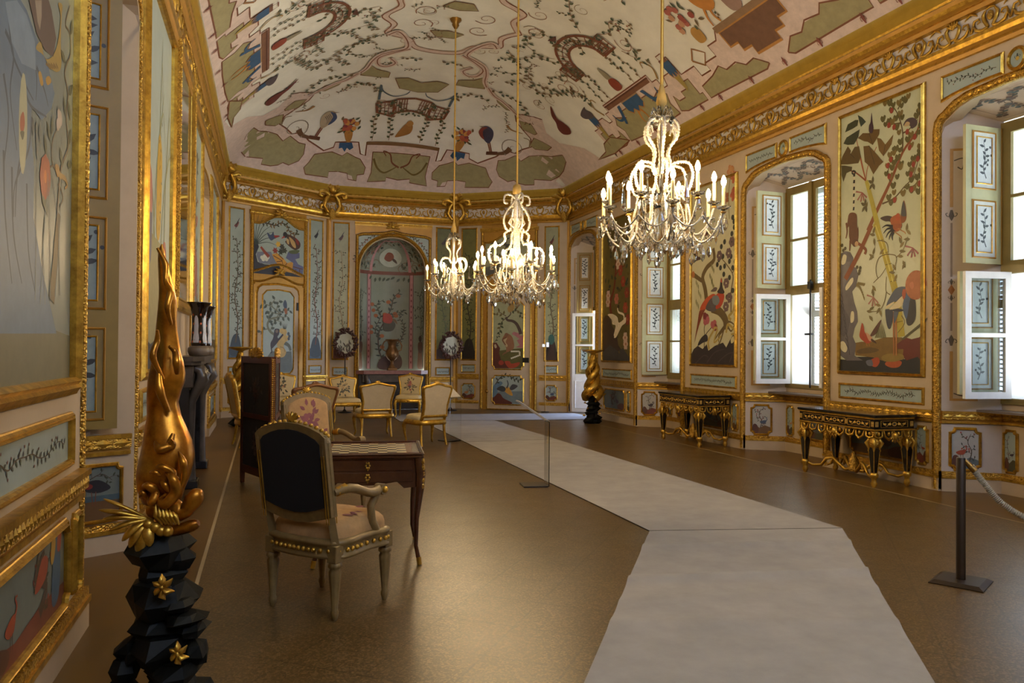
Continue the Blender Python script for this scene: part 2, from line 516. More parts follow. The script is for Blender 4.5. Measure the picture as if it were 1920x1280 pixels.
# ---- openings of the two long walls (a = world y)
OPEN = [(-2.40, -.58), (1.22, 3.03), (4.83, 6.61), (8.43, 10.2), (12.08, 13.8), (15.79, 17.34)]
OPENL = [(-2.6, -.8), (1.0, 2.8), (4.62, 6.3), (12.08, 13.8), (15.79, 17.3)]
SPL = .3                                    # how far the jambs splay inwards
ZT = 4.14
def arch_pts(a0, a1, zt=ZT, n=5):
	"""outline of an opening head from its left jamb to its right jamb"""
	m = (a0 + a1) / 2
	h = [(a0, zt - .3), (a0 + .015, zt - .22), (a0 + .06, zt - .17), (a0 + .11, zt - .15), (a0 + .16, zt - .115), (a0 + .24, zt - .07), (a0 + .38, zt - .03), (m - .1, zt)]
	return h + [(a0 + a1 - x, z) for x, z in reversed(h)]
def long_wall(name, fr, label, openings, depth, REVEAL=REVEAL):
	mb = MB()
	edges = [YN] + [q for o in openings for q in o] + [YC + .01]
	for i in range(0, len(edges), 2):
		mb.prism(rect(edges[i], edges[i + 1], 0, 5.5), fr.P, -.16, 0, BOIS)
	for a0, a1 in openings:
		ap = arch_pts(a0, a1)
		mb.prism([(a0, 5.5), (a0, ap[0][1])] + ap[1:-1] + [(a1, ap[-1][1]), (a1, 5.5)], fr.P, -.16, 0, BOIS)
		# splayed reveals and sloping soffit
		s = SPL
		b0, b1 = a0 + s, a1 - s
		zs = ZT - .2
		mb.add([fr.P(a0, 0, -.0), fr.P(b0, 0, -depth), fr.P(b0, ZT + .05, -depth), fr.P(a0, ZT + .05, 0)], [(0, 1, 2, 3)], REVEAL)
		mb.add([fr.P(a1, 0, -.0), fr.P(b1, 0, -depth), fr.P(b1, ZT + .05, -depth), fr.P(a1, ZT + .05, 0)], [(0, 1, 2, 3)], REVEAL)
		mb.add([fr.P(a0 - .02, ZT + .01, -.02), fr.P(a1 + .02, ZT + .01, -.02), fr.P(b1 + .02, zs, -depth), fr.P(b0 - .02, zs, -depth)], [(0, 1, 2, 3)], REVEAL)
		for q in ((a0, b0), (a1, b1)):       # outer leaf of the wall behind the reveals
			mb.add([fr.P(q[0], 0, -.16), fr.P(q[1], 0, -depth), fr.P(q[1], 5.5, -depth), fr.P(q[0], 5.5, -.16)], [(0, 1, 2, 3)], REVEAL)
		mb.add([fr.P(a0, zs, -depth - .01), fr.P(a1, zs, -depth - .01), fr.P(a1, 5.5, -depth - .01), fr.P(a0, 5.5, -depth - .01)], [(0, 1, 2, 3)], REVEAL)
	# outer skin
	for i in range(0, len(edges), 2):
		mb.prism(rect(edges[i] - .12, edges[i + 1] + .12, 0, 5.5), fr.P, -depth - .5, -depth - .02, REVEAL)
	return mb
mbR = long_wall('wall_right', FRR, '', OPEN, .5)
mbL = long_wall('wall_left', FRL, '', OPENL, .5, BOIS)  # left reveals take the darker wall paint to stand in for shade
def soffit_art(mb, fr, a0, a1, depth=.5):
	o, zs = ZT + .01, ZT - .2
	P = lambda x, y, d: fr.P(a0 + .04 + SPL * y + x * (a1 - a0 - .08 - 2 * SPL * y), o + (zs - o) * y - d - .002, -.02 - (depth - .02) * y)
	A = Art(mb, P)
	rn = random.Random(int(a0 * 10))
	A.stroke([(.04, .12), (.96, .12), (.93, .9), (.07, .9), (.04, .12)], .012, (150, 140, 132), smooth=False)
	lc = ((92, 104, 110), (128, 118, 112), (104, 92, 92))
	for y, ph in ((.32, 0), (.68, 1.6)):
		A.vine([(.08 + .084 * i, y + .13 * math.sin(i * 1.9 + ph)) for i in range(11)], .01, (112, 116, 116), (.05, .08), lc, .03, 1, None, .008, rn)
	for x in (.28, .5, .72):
		for s_ in (-1, 1):
			A.stroke([(x + s_ * (.01 + .022 * u * math.cos(u * 2.2)), .5 + .05 * u * math.sin(u * 2.2)) for u in [q * .3 for q in range(10)]], .008, (120, 110, 108))
for a0, a1 in OPEN:
	soffit_art(mbR, FRR, a0, a1)
def reveal_art(mb, fr, a0, far=True, depth=.5):
	"""painted pilaster strip on a splayed jamb: line, bell flowers and bead drops"""
	s = SPL
	sg = 1 if not far else -1
	P = lambda x, y, d: fr.P(a0 + sg * s * x / depth + sg * (d + .001), y, -x)
	A = Art(mb, P)
	c, g = (92, 84, 76), (176, 136, 78)
	x0 = .08
	A.poly(rect(x0 - .014, x0 + .014, 3.05, 3.68), g)
	A.poly(rect(x0 - .014, .3, 3.655, 3.68), g)
	A.poly(rect(x0 - .014, x0 + .014, .97, 1.5), g)
	A.poly(rect(x0 - .014, .3, .97, .995), g)
	A.poly(rect(x0 - .009, x0 + .009, 2.3, 2.88), (140, 124, 112))
	A.poly(rect(x0 - .009, x0 + .009, 1.72, 2.02), (140, 124, 112))
	A.lay()
	ornament(A, x0, 2.94, .08, c)
	ornament(A, x0, 1.64, .08, c, PI)
	A.poly([(x0, 2.22), (x0 + .03, 2.16), (x0, 2.1), (x0 - .03, 2.16)], (150, 98, 52))
	ornament(A, x0, 2.26, .045, c, PI)
	ornament(A, x0, 2.06, .045, c)
	A.stroke([(x0 + .02, 3.55), (x0 + .1, 3.57), (x0 + .09, 3.46), (x0 + .05, 3.48)], .012, c)
	A.stroke([(x0 + .02, 1.05), (x0 + .1, 1.03), (x0 + .09, 1.14), (x0 + .05, 1.12)], .012, c)
for a0, a1 in OPEN[2:]:
	reveal_art(mbR, FRR, a1, True)
structure(mbR.build('wall_right'), 'long right wall of pinkish panelling pierced by tall window niches', 'wall')
structure(mbL.build('wall_left'), 'long left wall of pinkish panelling with niches between the tall paintings', 'wall')
mb = MB()
mb.prism(rect(-.1, LA + .1, 0, 5.5), FA.P, -.16, 0, BOIS)
structure(mb.build('wall_far_left'), 'angled panelled wall at the far left with the small door', 'wall')
mb = MB()
mb.prism(rect(-.1, LC + .1, 0, 5.5), FC.P, -.16, 0, BOIS)
structure(mb.build('wall_far_right'), 'angled panelled wall at the far right with the monkey door', 'wall')
mb = MB()
mb.box(-5, 5, YN - .16, YN, 0, 5.5, BOIS)
structure(mb.build('wall_back'), 'plain panelled wall behind the viewpoint', 'wall')
STEP = .25
def cut_up(poly, x=True, y=True):
	bm = bmesh.new()
	f = bm.faces.new([bm.verts.new((p[0], p[1], 0)) for p in poly])
	xs, ys = [p[0] for p in poly], [p[1] for p in poly]
	if x:
		k = math.ceil(min(xs) / STEP)
		while k * STEP < max(xs):
			bmesh.ops.bisect_plane(bm, geom=bm.verts[:] + bm.edges[:] + bm.faces[:], plane_co=(k * STEP, 0, 0), plane_no=(1, 0, 0), dist=1e-5)
			k += 1
	if y:
		k = math.ceil(min(ys) / STEP)
		while k * STEP < max(ys):
			bmesh.ops.bisect_plane(bm, geom=bm.verts[:] + bm.edges[:] + bm.faces[:], plane_co=(0, k * STEP, 0), plane_no=(0, 1, 0), dist=1e-5)
			k += 1
	bmesh.ops.triangulate(bm, faces=bm.faces[:])
	bm.verts.index_update()
	r = ([(v.co.x, v.co.y) for v in bm.verts], [tuple(v.index for v in f.verts) for f in bm.faces])
	bm.free()
	return r
# far wall with its round-headed niche
NX0, NX1, NZ0, NZS = -.60, .60, 1.02, 3.27
NX0, NX1 = FB.at(674, 600)[0], FB.at(796, 600)[0]
NC = (NX0 + NX1) / 2
NR = (NX1 - NX0) / 2
NZS = FB.at(735, 446)[1] - NR
NZ0 = FB.at(735, 694)[1]
mb = MB()
head = [(NC + NR * math.cos(t), NZS + NR * math.sin(t)) for t in [PI - PI * i / 24 for i in range(25)]]
for u, v in ((-XC - .1, NX0), (NX1, XC + .1)):
	mb.prism(rect(u, v, 0, 5.5), FB.P, -.16, 0, BOIS)
for p, q in zip(head, head[1:]):
	mb.prism([p, q, (q[0], 5.5), (p[0], 5.5)], FB.P, -.12, 0, BOIS)
NICHE = mat('niche_painted_ground', (128, 134, 120), .5, var=.12, vscale=3)  # ground colour darkened to carry the shade inside the recess
ND = .42                                                     # depth of the shallow curved recess
def nP(t, z, d=0.):
	"""curved back of the niche: t runs -1..1 across it, z is height; the head is a quarter dome"""
	if z <= NZS:
		ph = t * PI / 2
		return V((NC + (NR + .012 - d) * math.sin(ph), YB + .06 + (ND - d) * math.cos(ph), z))
	q = min(1., (z - NZS) / NR) * PI / 2
	ph = t * PI / 2
	return V((NC + (NR + .012 - d) * math.sin(ph) * math.cos(q), YB + .06 + (ND - d) * math.cos(ph) * math.cos(q), NZS + (NR + .012 - d) * math.sin(q)))
zz = [NZ0 - .05 + (NZS - NZ0 + .05) * i / 8 for i in range(9)] + [NZS + NR * i / 18 for i in range(1, 19)]
rows = [[tuple(nP(-1 + j / 18, z)) for j in range(37)] for z in zz]
mb.loft(rows, NICHE, False, False, False)
class NArt(Art):
	def z(s):
		s.n += 1
		return s.d + .003 * s.k + 1e-5 * s.n
	def poly(s, pts, c, rough=.5):
		vs, fs = cut_up([(x * 2.5, y * 2.5) for x, y in pts])
		q = s.z()
		s.mb.add([s.P(x / 2.5, y / 2.5, q) for x, y in vs], fs, paint(c, rough))
NA = NArt(mb, lambda x, y, d: tuple(nP(x, y, d + .005)))
PINKB, ROSE = (176, 124, 124), (152, 98, 100)
g1, g2 = (58, 68, 50), (44, 54, 46)
for tx in (-.46, .46):                                        # pink trellis posts
	for k in range(8):
		z0 = NZ0 + .03 + k * (NZS - .1 - NZ0) / 8
		NA.poly(rect(tx - .045, tx + .045, z0, z0 + (NZS - .1 - NZ0) / 8), PINKB)
	NA.lay()
	for sg in (-1, 1):
		for k in range(8):
			z0 = NZ0 + .03 + k * (NZS - .1 - NZ0) / 8
			NA.poly(rect(tx + sg * .045 - .008, tx + sg * .045 + .008, z0, z0 + (NZS - .1 - NZ0) / 8), (96, 64, 58))
	for k in range(14):
		NA.poly([(tx, NZ0 + .15 + k * .14), (tx + .02, NZ0 + .19 + k * .14), (tx, NZ0 + .23 + k * .14), (tx - .02, NZ0 + .19 + k * .14)], (120, 60, 66))
	NA.lay(-1)
for j in range(16):                                           # moulding at the springing
	t0, t1 = -1 + j / 8, -1 + (j + 1) / 8
	NA.poly([(t0, NZS - .07), (t1, NZS - .07), (t1, NZS + .01), (t0, NZS + .01)], (112, 62, 48))
NA.vine([(-.05, NZ0 + .1), (-.2, NZ0 + .45), (-.22, NZ0 + .9), (-.1, NZ0 + 1.2), (.02, NZ0 + 1.5), (.08, NZ0 + 1.8), (.2, NZ0 + 1.95)], .035, (74, 58, 44), (.1, .045), (g1, g2), .07, 1, (.25, .05, (150, 84, 36)))
NA.vine([(-.2, NZ0 + .8), (-.3, NZ0 + 1.0), (-.18, NZ0 + 1.35), (-.27, NZ0 + 1.6), (-.12, NZ0 + 1.75)], .02, (74, 58, 44), (.09, .04), (g1, g2), .06, 1, (.2, .05, (150, 84, 36)))
NA.vine([(.1, NZ0 + .55), (.25, NZ0 + .8), (.3, NZ0 + 1.1), (.2, NZ0 + 1.3), (.28, NZ0 + 1.5)], .02, (74, 58, 44), (.08, .03), (g1, g2), .045)
NA.vine([(0, NZ0 + 1.25), (.12, NZ0 + 1.42), (.3, NZ0 + 1.45)], .02, (74, 58, 44), (.08, .04), (g1, g2), .05, 1, (.4, .05, (156, 88, 36)))
for tx, sd in ((-.75, 3), (.74, 4), (-.9, 5), (.9, 6)):
	NA.tree([(tx, NZ0 + .75), (tx + .03, NZ0 + 1.2), (tx - .04, NZ0 + 1.6), (tx + .02, NZ0 + 1.95)], .02, (80, 66, 46), 9, .22, (.075, .03), (g1, g2), sd)
NA.lay()
for k in range(9):                                            # swag of leaves under the moulding
	t = -.4 + .1 * k
	NA.leaf(t, NZS - .1 - .05 * abs(math.sin(k * 1.3)), 4.2 + .4 * math.sin(k), .12, .06, g1)
for tx, s in ((-.78, 1), (.76, -1)):                          # musicians with baskets at the sides
	NA.blob([(tx - .1, NZ0 + .05), (tx + .1, NZ0 + .05), (tx + .09, NZ0 + .3), (tx + .04, NZ0 + .55), (tx - .06, NZ0 + .55), (tx - .1, NZ0 + .3)], (110, 74, 44))
	NA.lay()
	NA.blob([(tx - .07, NZ0 + .45), (tx + .08, NZ0 + .45), (tx + .1, NZ0 + .68), (tx - .08, NZ0 + .68)], (86, 58, 44))
	NA.lay()
	NA.ell(tx, NZ0 + .78, .07, .08, (60, 44, 40))
	NA.lay(-2)
NA.blob([(-.2, NZ0 + .02), (.2, NZ0 + .02), (.26, NZ0 + .25), (.16, NZ0 + .42), (.05, NZ0 + .3), (-.1, NZ0 + .34), (-.22, NZ0 + .2)], (70, 44, 38))
NA.lay()
NA.blob([(-.12, NZ0 + .98), (.06, NZ0 + .98), (.12, NZ0 + 1.14), (.03, NZ0 + 1.25), (-.1, NZ0 + 1.22)], (64, 62, 48))      # parrot with red cap
NA.lay()
NA.blob([(-.13, NZ0 + 1.2), (.02, NZ0 + 1.16), (.06, NZ0 + 1.28), (0, NZ0 + 1.4), (-.12, NZ0 + 1.38)], (156, 52, 36))
NA.blob([(.02, NZ0 + 1.28), (.12, NZ0 + 1.26), (.16, NZ0 + 1.14), (.1, NZ0 + 1.2)], (110, 84, 50))
NA.lay(-2)
for k in range(110):                                           # rinceaux in the quarter dome
	rn = random.Random(k)
	t, q = rn.uniform(-.92, .92), rn.uniform(.05, .8)
	z = NZS + NR * q
	if abs(t) < .28 and .12 < q < .62:
		continue
	NA.stroke([(t + .09 * math.cos(a), z + .06 * math.sin(a)) for a in [i * .7 for i in range(8)]], .012, (112, 96, 72))
	NA.leaf(t, z, rn.uniform(0, 6), .1, .055, rn.choice((g1, g2, g1, (120, 76, 50))))
for tx in (-.42, .42):
	for k in range(6):
		q0, q1 = k / 8, (k + 1) / 8
		NA.poly([(tx - .035, NZS + NR * q0), (tx + .035, NZS + NR * q0), (tx + .035, NZS + NR * q1), (tx - .035, NZS + NR * q1)], PINKB)
for k in range(10):
	t0, t1 = -.45 + .09 * k, -.45 + .09 * (k + 1)
	NA.poly([(t0, NZS + NR * .74), (t1, NZS + NR * .74), (t1, NZS + NR * .78), (t0, NZS + NR * .78)], PINKB)
NA.lay(2)
NA.ell(0, NZS + .25, .26, .17, (168, 174, 160), n=18)
NA.lay()
NA.blob([(-.14, NZS + .22), (-.02, NZS + .17), (.08, NZS + .24), (.04, NZS + .32), (-.08, NZS + .33)], (116, 60, 40))
NA.blob([(.0, NZS + .26), (.12, NZS + .2), (.14, NZS + .14), (.05, NZS + .19)], (60, 42, 36))
structure(mb.build('wall_far'), 'far wall with a painted round-headed niche in gilt frame', 'wall')
# ---- vaulted ceiling: a height field over the plan, springing from the cornice
PK, YP0, YP1, HX, ZP, RISE = 3.713, 17.283, 18.785, 1.484, 5.336, 1.70
_nx, _ny = V((YP1 - YP0, PK - HX)).normalized()
PWR = 4.
DM = PK * 2 ** (-1 / PWR)
def ch(x, y):
	d = 0.
	for v in (PK - x, PK + x, YP1 - y, (PK - x) * _nx + (YP0 - y) * _ny, (PK + x) * _nx + (YP0 - y) * _ny):
		d += max(1e-4, v) ** -PWR
	t = min(1., d ** (-1 / PWR) / DM)
	return ZP + RISE * (1 - (1 - t) ** 2)
CPINK = mat('ceiling_pale_pink', (216, 190, 178), .7, var=.08, vscale=2)
CCREAM = mat('ceiling_cream', (226, 224, 216), .7, var=.12, vscale=1.6)
cmb = MB()
plan = [(-PK, YN - .1), (PK, YN - .1), (PK, YP0), (HX, YP1), (-HX, YP1), (-PK, YP0)]
vs, fs = cut_up(plan)
cmb.add([(x, y, ch(x, y)) for x, y in vs], fs, CCREAM, True)
class CArt(Art):
	"""painting on the vault, laid out on plan and lifted onto the curve"""
	def __init__(s, mb, T):
		s.T = T
		s.mb, s.d, s.k, s.n = mb, .008, 0, 0
		s.P = s.pt
	def z(s):
		s.n += 1
		return s.d + .0035 * s.k + 1.2e-5 * s.n
	def pt(s, x, y, d):
		X, Y = s.T(x, y)
		return (X, Y, ch(X, Y) - d)
	def poly(s, pts, c, rough=.65):
		P2 = [s.T(x, y) for x, y in pts]
		w = max(max(p[0] for p in P2) - min(p[0] for p in P2), max(p[1] for p in P2) - min(p[1] for p in P2))
		if w < .22:
			q = s.z()
			s.mb.add([(x, y, ch(x, y) - q) for x, y in P2], [tuple(range(len(P2)))], paint(c, rough))
			return
		vs, fs = cut_up(P2)
		q = s.z()
		s.mb.add([(x, y, ch(x, y) - q) for x, y in vs], fs, paint(c, rough), True)
	def stroke(s, pts, w, c, w2=None, k=5, smooth=True):
		# keep the pieces short so the ribbon hugs the curve
		q = cr(pts, k) if smooth else list(pts)
		out = [q[0]]
		for i in range(1, len(q)):
			L = math.hypot(q[i][0] - q[i - 1][0], q[i][1] - q[i - 1][1])
			m = max(1, int(L / .2))
			for j in range(1, m + 1):
				out.append(tuple(a + (b - a) * j / m for a, b in zip(q[i - 1], q[i])))
		Art.stroke(s, out, w, c, w2, 1, False)
exec_ceiling = True
# ------------------------------------------------------------------ cornice, rails, gilt strips
PROF = [(0, 4.56), (.11, 4.565), (.16, 4.6), (.1, 4.635), (.2, 4.66), (.26, 4.70), (.28, 4.735), (.10, 4.745), (.10, 4.965), (.30, 4.975), (.40, 5.01),
		(.34, 5.035), (.48, 5.06), (.60, 5.095), (.66, 5.13), (.62, 5.15), (.68, 5.17), (.80, 5.25), (1., ZP + .02), (1., ZP + .06), (0, ZP + .06)]
OUT = [(XL, YN), (XL, YC), (-XC, YB), (XC, YB), (XR, YC), (XR, YN)]
INN = [(-PK, YN), (-PK, YP0), (-HX, YP1), (HX, YP1), (PK, YP0), (PK, YN)]
CGROUND = mat('frieze_white_ground', (216, 204, 190), .6, var=.08)
def cpt(i, t, z):
	return (OUT[i][0] + (INN[i][0] - OUT[i][0]) * t, OUT[i][1] + (INN[i][1] - OUT[i][1]) * t, z)
CFR = {0: FRL, 1: FA, 2: FB, 3: FC, 4: FRR}
for i, (nm, lb) in enumerate((('left wall', 'along the left wall'), ('', 'above the small far door'), ('', 'above the far niche'), ('', 'above the monkey door'), ('', 'along the right window wall'))):
	mb = MB()
	for j in range(len(PROF) - 1):
		(t0, z0), (t1, z1) = PROF[j], PROF[j + 1]
		mt = CGROUND if j == 7 else (OLIVEG if j in (17,) else GOLD if j not in (16,) else OLIVEG)
		if j in (1, 3, 9, 11, 13):
			mt = OCHRE
		mb.add([cpt(i, t0, z0), cpt(i + 1, t0, z0), cpt(i + 1, t1, z1), cpt(i, t1, z1)], [(0, 1, 2, 3)], mt)
	# carved frieze: shells between paired C-scrolls
	p0, p1 = V(cpt(i, .1, 0)), V(cpt(i + 1, .1, 0))
	L = (p1 - p0).length
	A = (p1 - p0).normalized()
	Nn = V((A.y, -A.x, 0)) if i < 5 else None
	if Nn.dot(V((0, 8, 0)) - p0) < 0:
		Nn = -Nn
	ff = Fr(p0, A, Nn)
	n = max(2, round(L / .45))
	w = L / n
	for k in range(n):
		if i in (0, 4):
			yk = p0.y + A.y * (k + .5) * w
			if yk < 3.5:
				continue
		c = (k + .5) * w
		P = lambda a, b, d=.02: ff.P(c + a * w / .33, 4.745 + b, d)
		lo = 5 if (i in (1, 2, 3) or p0.y + A.y * (k + .5) * w < 12) else 4
		for s in (-1, 1):
			# big C-scroll and its curled end
			mb.tube([P(s * .02, .02), P(s * .07, .005), P(s * .12, .03), P(s * .145, .09), P(s * .165, .02)], [.012, .017, .016, .014, .01], GOLD, lo, flat=1.3)
			mb.tube([P(s * .145, .09), P(s * .135, .135), P(s * .1, .14), P(s * .088, .105), P(s * .11, .09)], [.014, .013, .011, .009, .006], GOLD, lo)
			mb.tube([P(s * .02, .02), P(s * .05, .09), P(s * .062, .15), P(s * .04, .19)], [.014, .016, .015, .01], GOLD, lo, flat=1.3)
			mb.tube([P(s * .165, .22), P(s * .13, .2), P(s * .11, .175)], [.012, .012, .005], GOLD, 4)
		if k % 2 == 0:
			for q in range(5):
				a = PI / 2 + (q - 2) * .42
				mb.tube([P(0, .15), P(math.cos(a) * .045, .15 + math.sin(a) * .055), P(math.cos(a) * .075, .15 + math.sin(a) * .1, .035)], [.008, .017, .008], GOLDC, 4)
			mb.tube([P(-.05, .055), P(0, .04), P(.05, .055)], [.006, .014, .006], GOLD, 4)
		else:
			mb.ball(P(0, .13, .02), .035, GOLDC, 6, 4, 1, 1, 1.5)
			mb.tube([P(-.04, .2), P(0, .215), P(.04, .2)], [.008, .014, .008], GOLD, 4)
	structure(mb.build('trim_%d' % (i + 1)), 'carved and gilded cornice ' + lb, 'cornice')
# corner cartouches where the cornice turns
for i, lb in ((1, 'in the far left corner of the cornice'), (2, 'left of the far niche'), (3, 'right of the far niche'), (4, 'in the far right corner of the cornice')):
	mb = MB()
	c = V(cpt(i, .55, 0))
	d = (V((0, 9, 0)) - c)
	d.z = 0
	d.normalize()
	if i in (2, 3):
		d = V((-.32 if i == 3 else .32, -1, 0)).normalized()
	else:
		d = V((.83 if i == 1 else -.83, -.55, 0)).normalized()
	q = Fr(c, (-d.y, d.x, 0) if True else d, d)
	P = lambda a, b, e=.06: q.P(a, b, e)
	for k in range(7):                                        # shell at the top
		a = PI / 2 + (k - 3) * .45
		mb.tube([P(0, 5.26, .05), P(math.cos(a) * .12, 5.27 + math.sin(a) * .13, .13), P(math.cos(a) * .19, 5.27 + math.sin(a) * .24, .08)], [.03, .052, .026], GOLDC, 6)
	mb.ball(P(0, 5.24, .1), .1, GOLD, 8, 6, 1, .6, 1)
	for s in (-1, 1):
		mb.tube([P(s * .07, 5.1), P(s * .2, 5.17, .1), P(s * .32, 5.16, .1), P(s * .34, 5.08, .08), P(s * .26, 5.05, .08), P(s * .24, 5.1, .08)], [.045, .068, .06, .05, .04, .02], GOLD, 7)
		mb.tube([P(s * .25, 5.18, .08), P(s * .4, 5.19, .07), P(s * .52, 5.15, .05), P(s * .56, 5.19, .04)], [.044, .042, .032, .012], GOLDC, 6)
		mb.tube([P(s * .07, 5.12), P(s * .16, 4.98, .08), P(s * .2, 4.84, .07), P(s * .12, 4.72, .06), P(s * .02, 4.64, .05)], [.04, .052, .046, .046, .03], GOLD, 7)
		mb.tube([P(s * .19, 4.86, .07), P(s * .27, 4.84, .05), P(s * .28, 4.76, .05), P(s * .22, 4.76, .05)], [.032, .038, .03, .014], GOLD, 6)
	for k in range(5):                                        # drooping leaf below
		a = -PI / 2 + (k - 2) * .3
		mb.tube([P(0, 4.78, .06), P(math.cos(a) * .09, 4.76 + math.sin(a) * .11, .09), P(math.cos(a) * .08, 4.76 + math.sin(a) * .24, .05)], [.03, .052, .012], GOLDC, 6)
	structure(mb.build('trim_%d' % (i + 10)), 'gilt shell cartouche ' + lb, 'cartouche')
def carved_rail(mb, fr, a0, a1, z0, z1, d=.045):
	"""carved gilt rail: two fillets with a running leaf between"""
	h = z1 - z0
	for u0, u1, e, m in ((0, .18, .55, GOLD), (.18, .34, .3, OCHRE), (.34, .8, .8, GOLDC), (.8, 1, 1, GOLD)):
		mb.prism(rect(a0, a1, z0 + h * u0, z0 + h * u1), fr.P, -.002, d * e, m)
	n = max(1, int((a1 - a0) / (.05 if fr is FRL else .11)))
	for k in range(n):
		c = a0 + (k + .5) * (a1 - a0) / n
		w = (a1 - a0) / n
		mb.add([fr.P(c - w * .45, z0 + h * .57, d * .8), fr.P(c, z0 + h * .78, d * .8), fr.P(c + w * .45, z0 + h * .57, d * .8), fr.P(c, z0 + h * .36, d * .8), fr.P(c, z0 + h * .57, d * .93)],
			   [(0, 1, 4), (1, 2, 4), (2, 3, 4), (3, 0, 4)], GOLD)
def base_rail(mb, fr, a0, a1, d=.05):
	mb.prism(rect(a0, a1, 0, .14), fr.P, -.002, d * .8, BOIS)
	mb.prism(rect(a0, a1, .14, .17), fr.P, -.002, d, GOLD)
	mb.prism(rect(a0, a1, .17, .215), fr.P, -.002, d * .75, GOLDC)
def gilt_strip(mb, fr, pts, w, d=.05, sp=.11):
	"""carved strip following a polyline (its centre line)"""
	mould(mb, fr, pts, w, d, GOLDC, -.001, False, [(-.5, 0), (-.5, .7), (-.42, .9), (-.36, .6), (-.2, .95), (0, 1.05), (.2, .95), (.36, .6), (.42, .9), (.5, .7), (.5, 0)])
	# pearls and leaves carved along it
	q = []
	for i in range(len(pts) - 1):
		p, r = V(pts[i]), V(pts[i + 1])
		L = (r - p).length
		m = int(L / sp)
		for k in range(m):
			q.append((p + (r - p) * ((k + .5) / m), (r - p).normalized()))
	for p, t in q:
		n = V((-t.y, t.x))
		l = sp * .38
		mb.add([fr.P(*(p - t * l), d * .95), fr.P(*(p + n * w * .26), d * .95), fr.P(*(p + t * l), d * .95), fr.P(*(p - n * w * .26), d * .95), fr.P(p.x, p.y, d * 1.1)],
			   [(0, 1, 4), (1, 2, 4), (2, 3, 4), (3, 0, 4)], GOLD)
# ---- right wall trims
tn = [20]
def trim(mb, label, cat='moulding'):
	tn[0] += 1
	return structure(mb.build('trim_%d' % tn[0]), label, cat)
mb = MB()
ed = [YN] + [q for o in OPEN for q in o] + [YC]
for i in range(0, len(ed), 2):
	a0, a1 = ed[i], ed[i + 1]
	s = .09
	carved_rail(mb, FRR, a0 + s, a1 - s, .73, .86)
	base_rail(mb, FRR, a0, a1)
trim(mb, 'gilt dado rail and base moulding of the right wall piers', 'dado rail')
mb = MB()
for a0, a1 in OPEN[1:]:
	ap = arch_pts(a0 - .045, a1 + .045, ZT + .045)
	gilt_strip(mb, FRR, [(a0 - .045, .02)] + ap + [(a1 + .045, .02)], .09)
trim(mb, 'carved gilt surrounds of the right window niches', 'gilt surround')
# dado boards inside the niches
for k, (a0, a1) in enumerate(OPEN[2:5]):
	mb = MB()
	s = SPL
	frs = Fr(FRR.P(a1, 0), (.5, -s, 0), (-s, -.5, 0))         # far jamb, a runs outwards
	Lj = math.hypot(.5, s)
	carved_rail(mb, frs, .0, Lj, .73, .86)
	base_rail(mb, frs, 0, Lj, .03)
	frb = Fr(FRR.P(a1 - s, 0, -.5), (0, -1, 0), (-1, 0, 0))
	mb.prism(rect(0, a1 - a0 - 2 * s, 0, .95), frb.P, -.1, .0, BOIS)
	carved_rail(mb, frb, 0, a1 - a0 - 2 * s, .73, .86, .035)
	base_rail(mb, frb, 0, a1 - a0 - 2 * s, .03)
	mb.box(XR + .25, XR + .55, a0 + s * .7, a1 - s * .7, .86, .885, mat('dark_sill_board', (96, 84, 76), .4))  # plain dark grey-brown sill board
	trim(mb, 'panelled dado and sill inside the %s window niche' % ('nearest', 'middle', 'farther')[k], 'window dado')
# ---- left wall trims
mb = MB()
ed = [YN] + [q for o in OPENL for q in o] + [YC]
for i in range(0, len(ed), 2):
	a0, a1 = ed[i], ed[i + 1]
	if i == 6:
		for u, v in ((a0, 8.3), (10.7, a1)):
			carved_rail(mb, FRL, u + .09, v, .73, .86)
			base_rail(mb, FRL, u, v)
		continue
	carved_rail(mb, FRL, a0 + .1, a1 - .09, .70, .85, .06)
	base_rail(mb, FRL, a0, a1)
trim(mb, 'gilt dado rail and base moulding of the left wall', 'dado rail')
mb = MB()
for a0, a1 in OPENL[1:]:
	ap = arch_pts(a0 - .05, a1 + .05, ZT + .04)
	gilt_strip(mb, FRL, [(a0 - .05, .02)] + ap + [(a1 + .05, .02)], .05, .022, .05)
trim(mb, 'carved gilt surrounds of the left wall niches', 'gilt surround')
mb = MB()
frs = Fr(FRL.P(6.3, 0), (-.5, -SPL, 0), (SPL, -.5, 0))
carved_rail(mb, frs, .03, .55, .70, .85)
base_rail(mb, frs, .0, .56)
mb.box(XL - .5, XL - .25, 4.9, 6.1, .86, .885, mat('dark_sill_board', (96, 84, 76), .4))  # same dark grey-brown sill board on the left
trim(mb, 'dado of the near left niche with gilt rails', 'dado')
# ---- far walls: rails, pilaster strips
for fr, L, lb, gaps in ((FA, LA, 'far left angled wall', ((.66, 1.98),)), (FB, XC, 'far niche wall', ()), (FC, LC, 'far right angled wall', ((.6, 1.85),))):
	mb = MB()
	if fr is FB:
		spans = [(-XC, NX0 - .1), (NX1 + .1, XC)]
	else:
		x0, x1 = (fr.at(468, 600)[0], fr.at(568, 600)[0]) if fr is FA else (fr.at(899, 600)[0], fr.at(1012, 600)[0])
		spans = [(0, x0), (x1, L)]
	zr = fr.at(700, 711)[1] if fr is FB else (fr.at(595, 708)[1] if fr is FA else fr.at(1035, 708)[1])
	for u, v in spans:
		carved_rail(mb, fr, u, v, zr - .07, zr + .06, .035)
		base_rail(mb, fr, u, v, .035)
	trim(mb, 'gilt dado rail of the ' + lb, 'dado rail')
ZR = {id(FA): FA.at(595, 708)[1], id(FB): FB.at(700, 711)[1], id(FC): FC.at(1035, 708)[1]}
mb = MB()
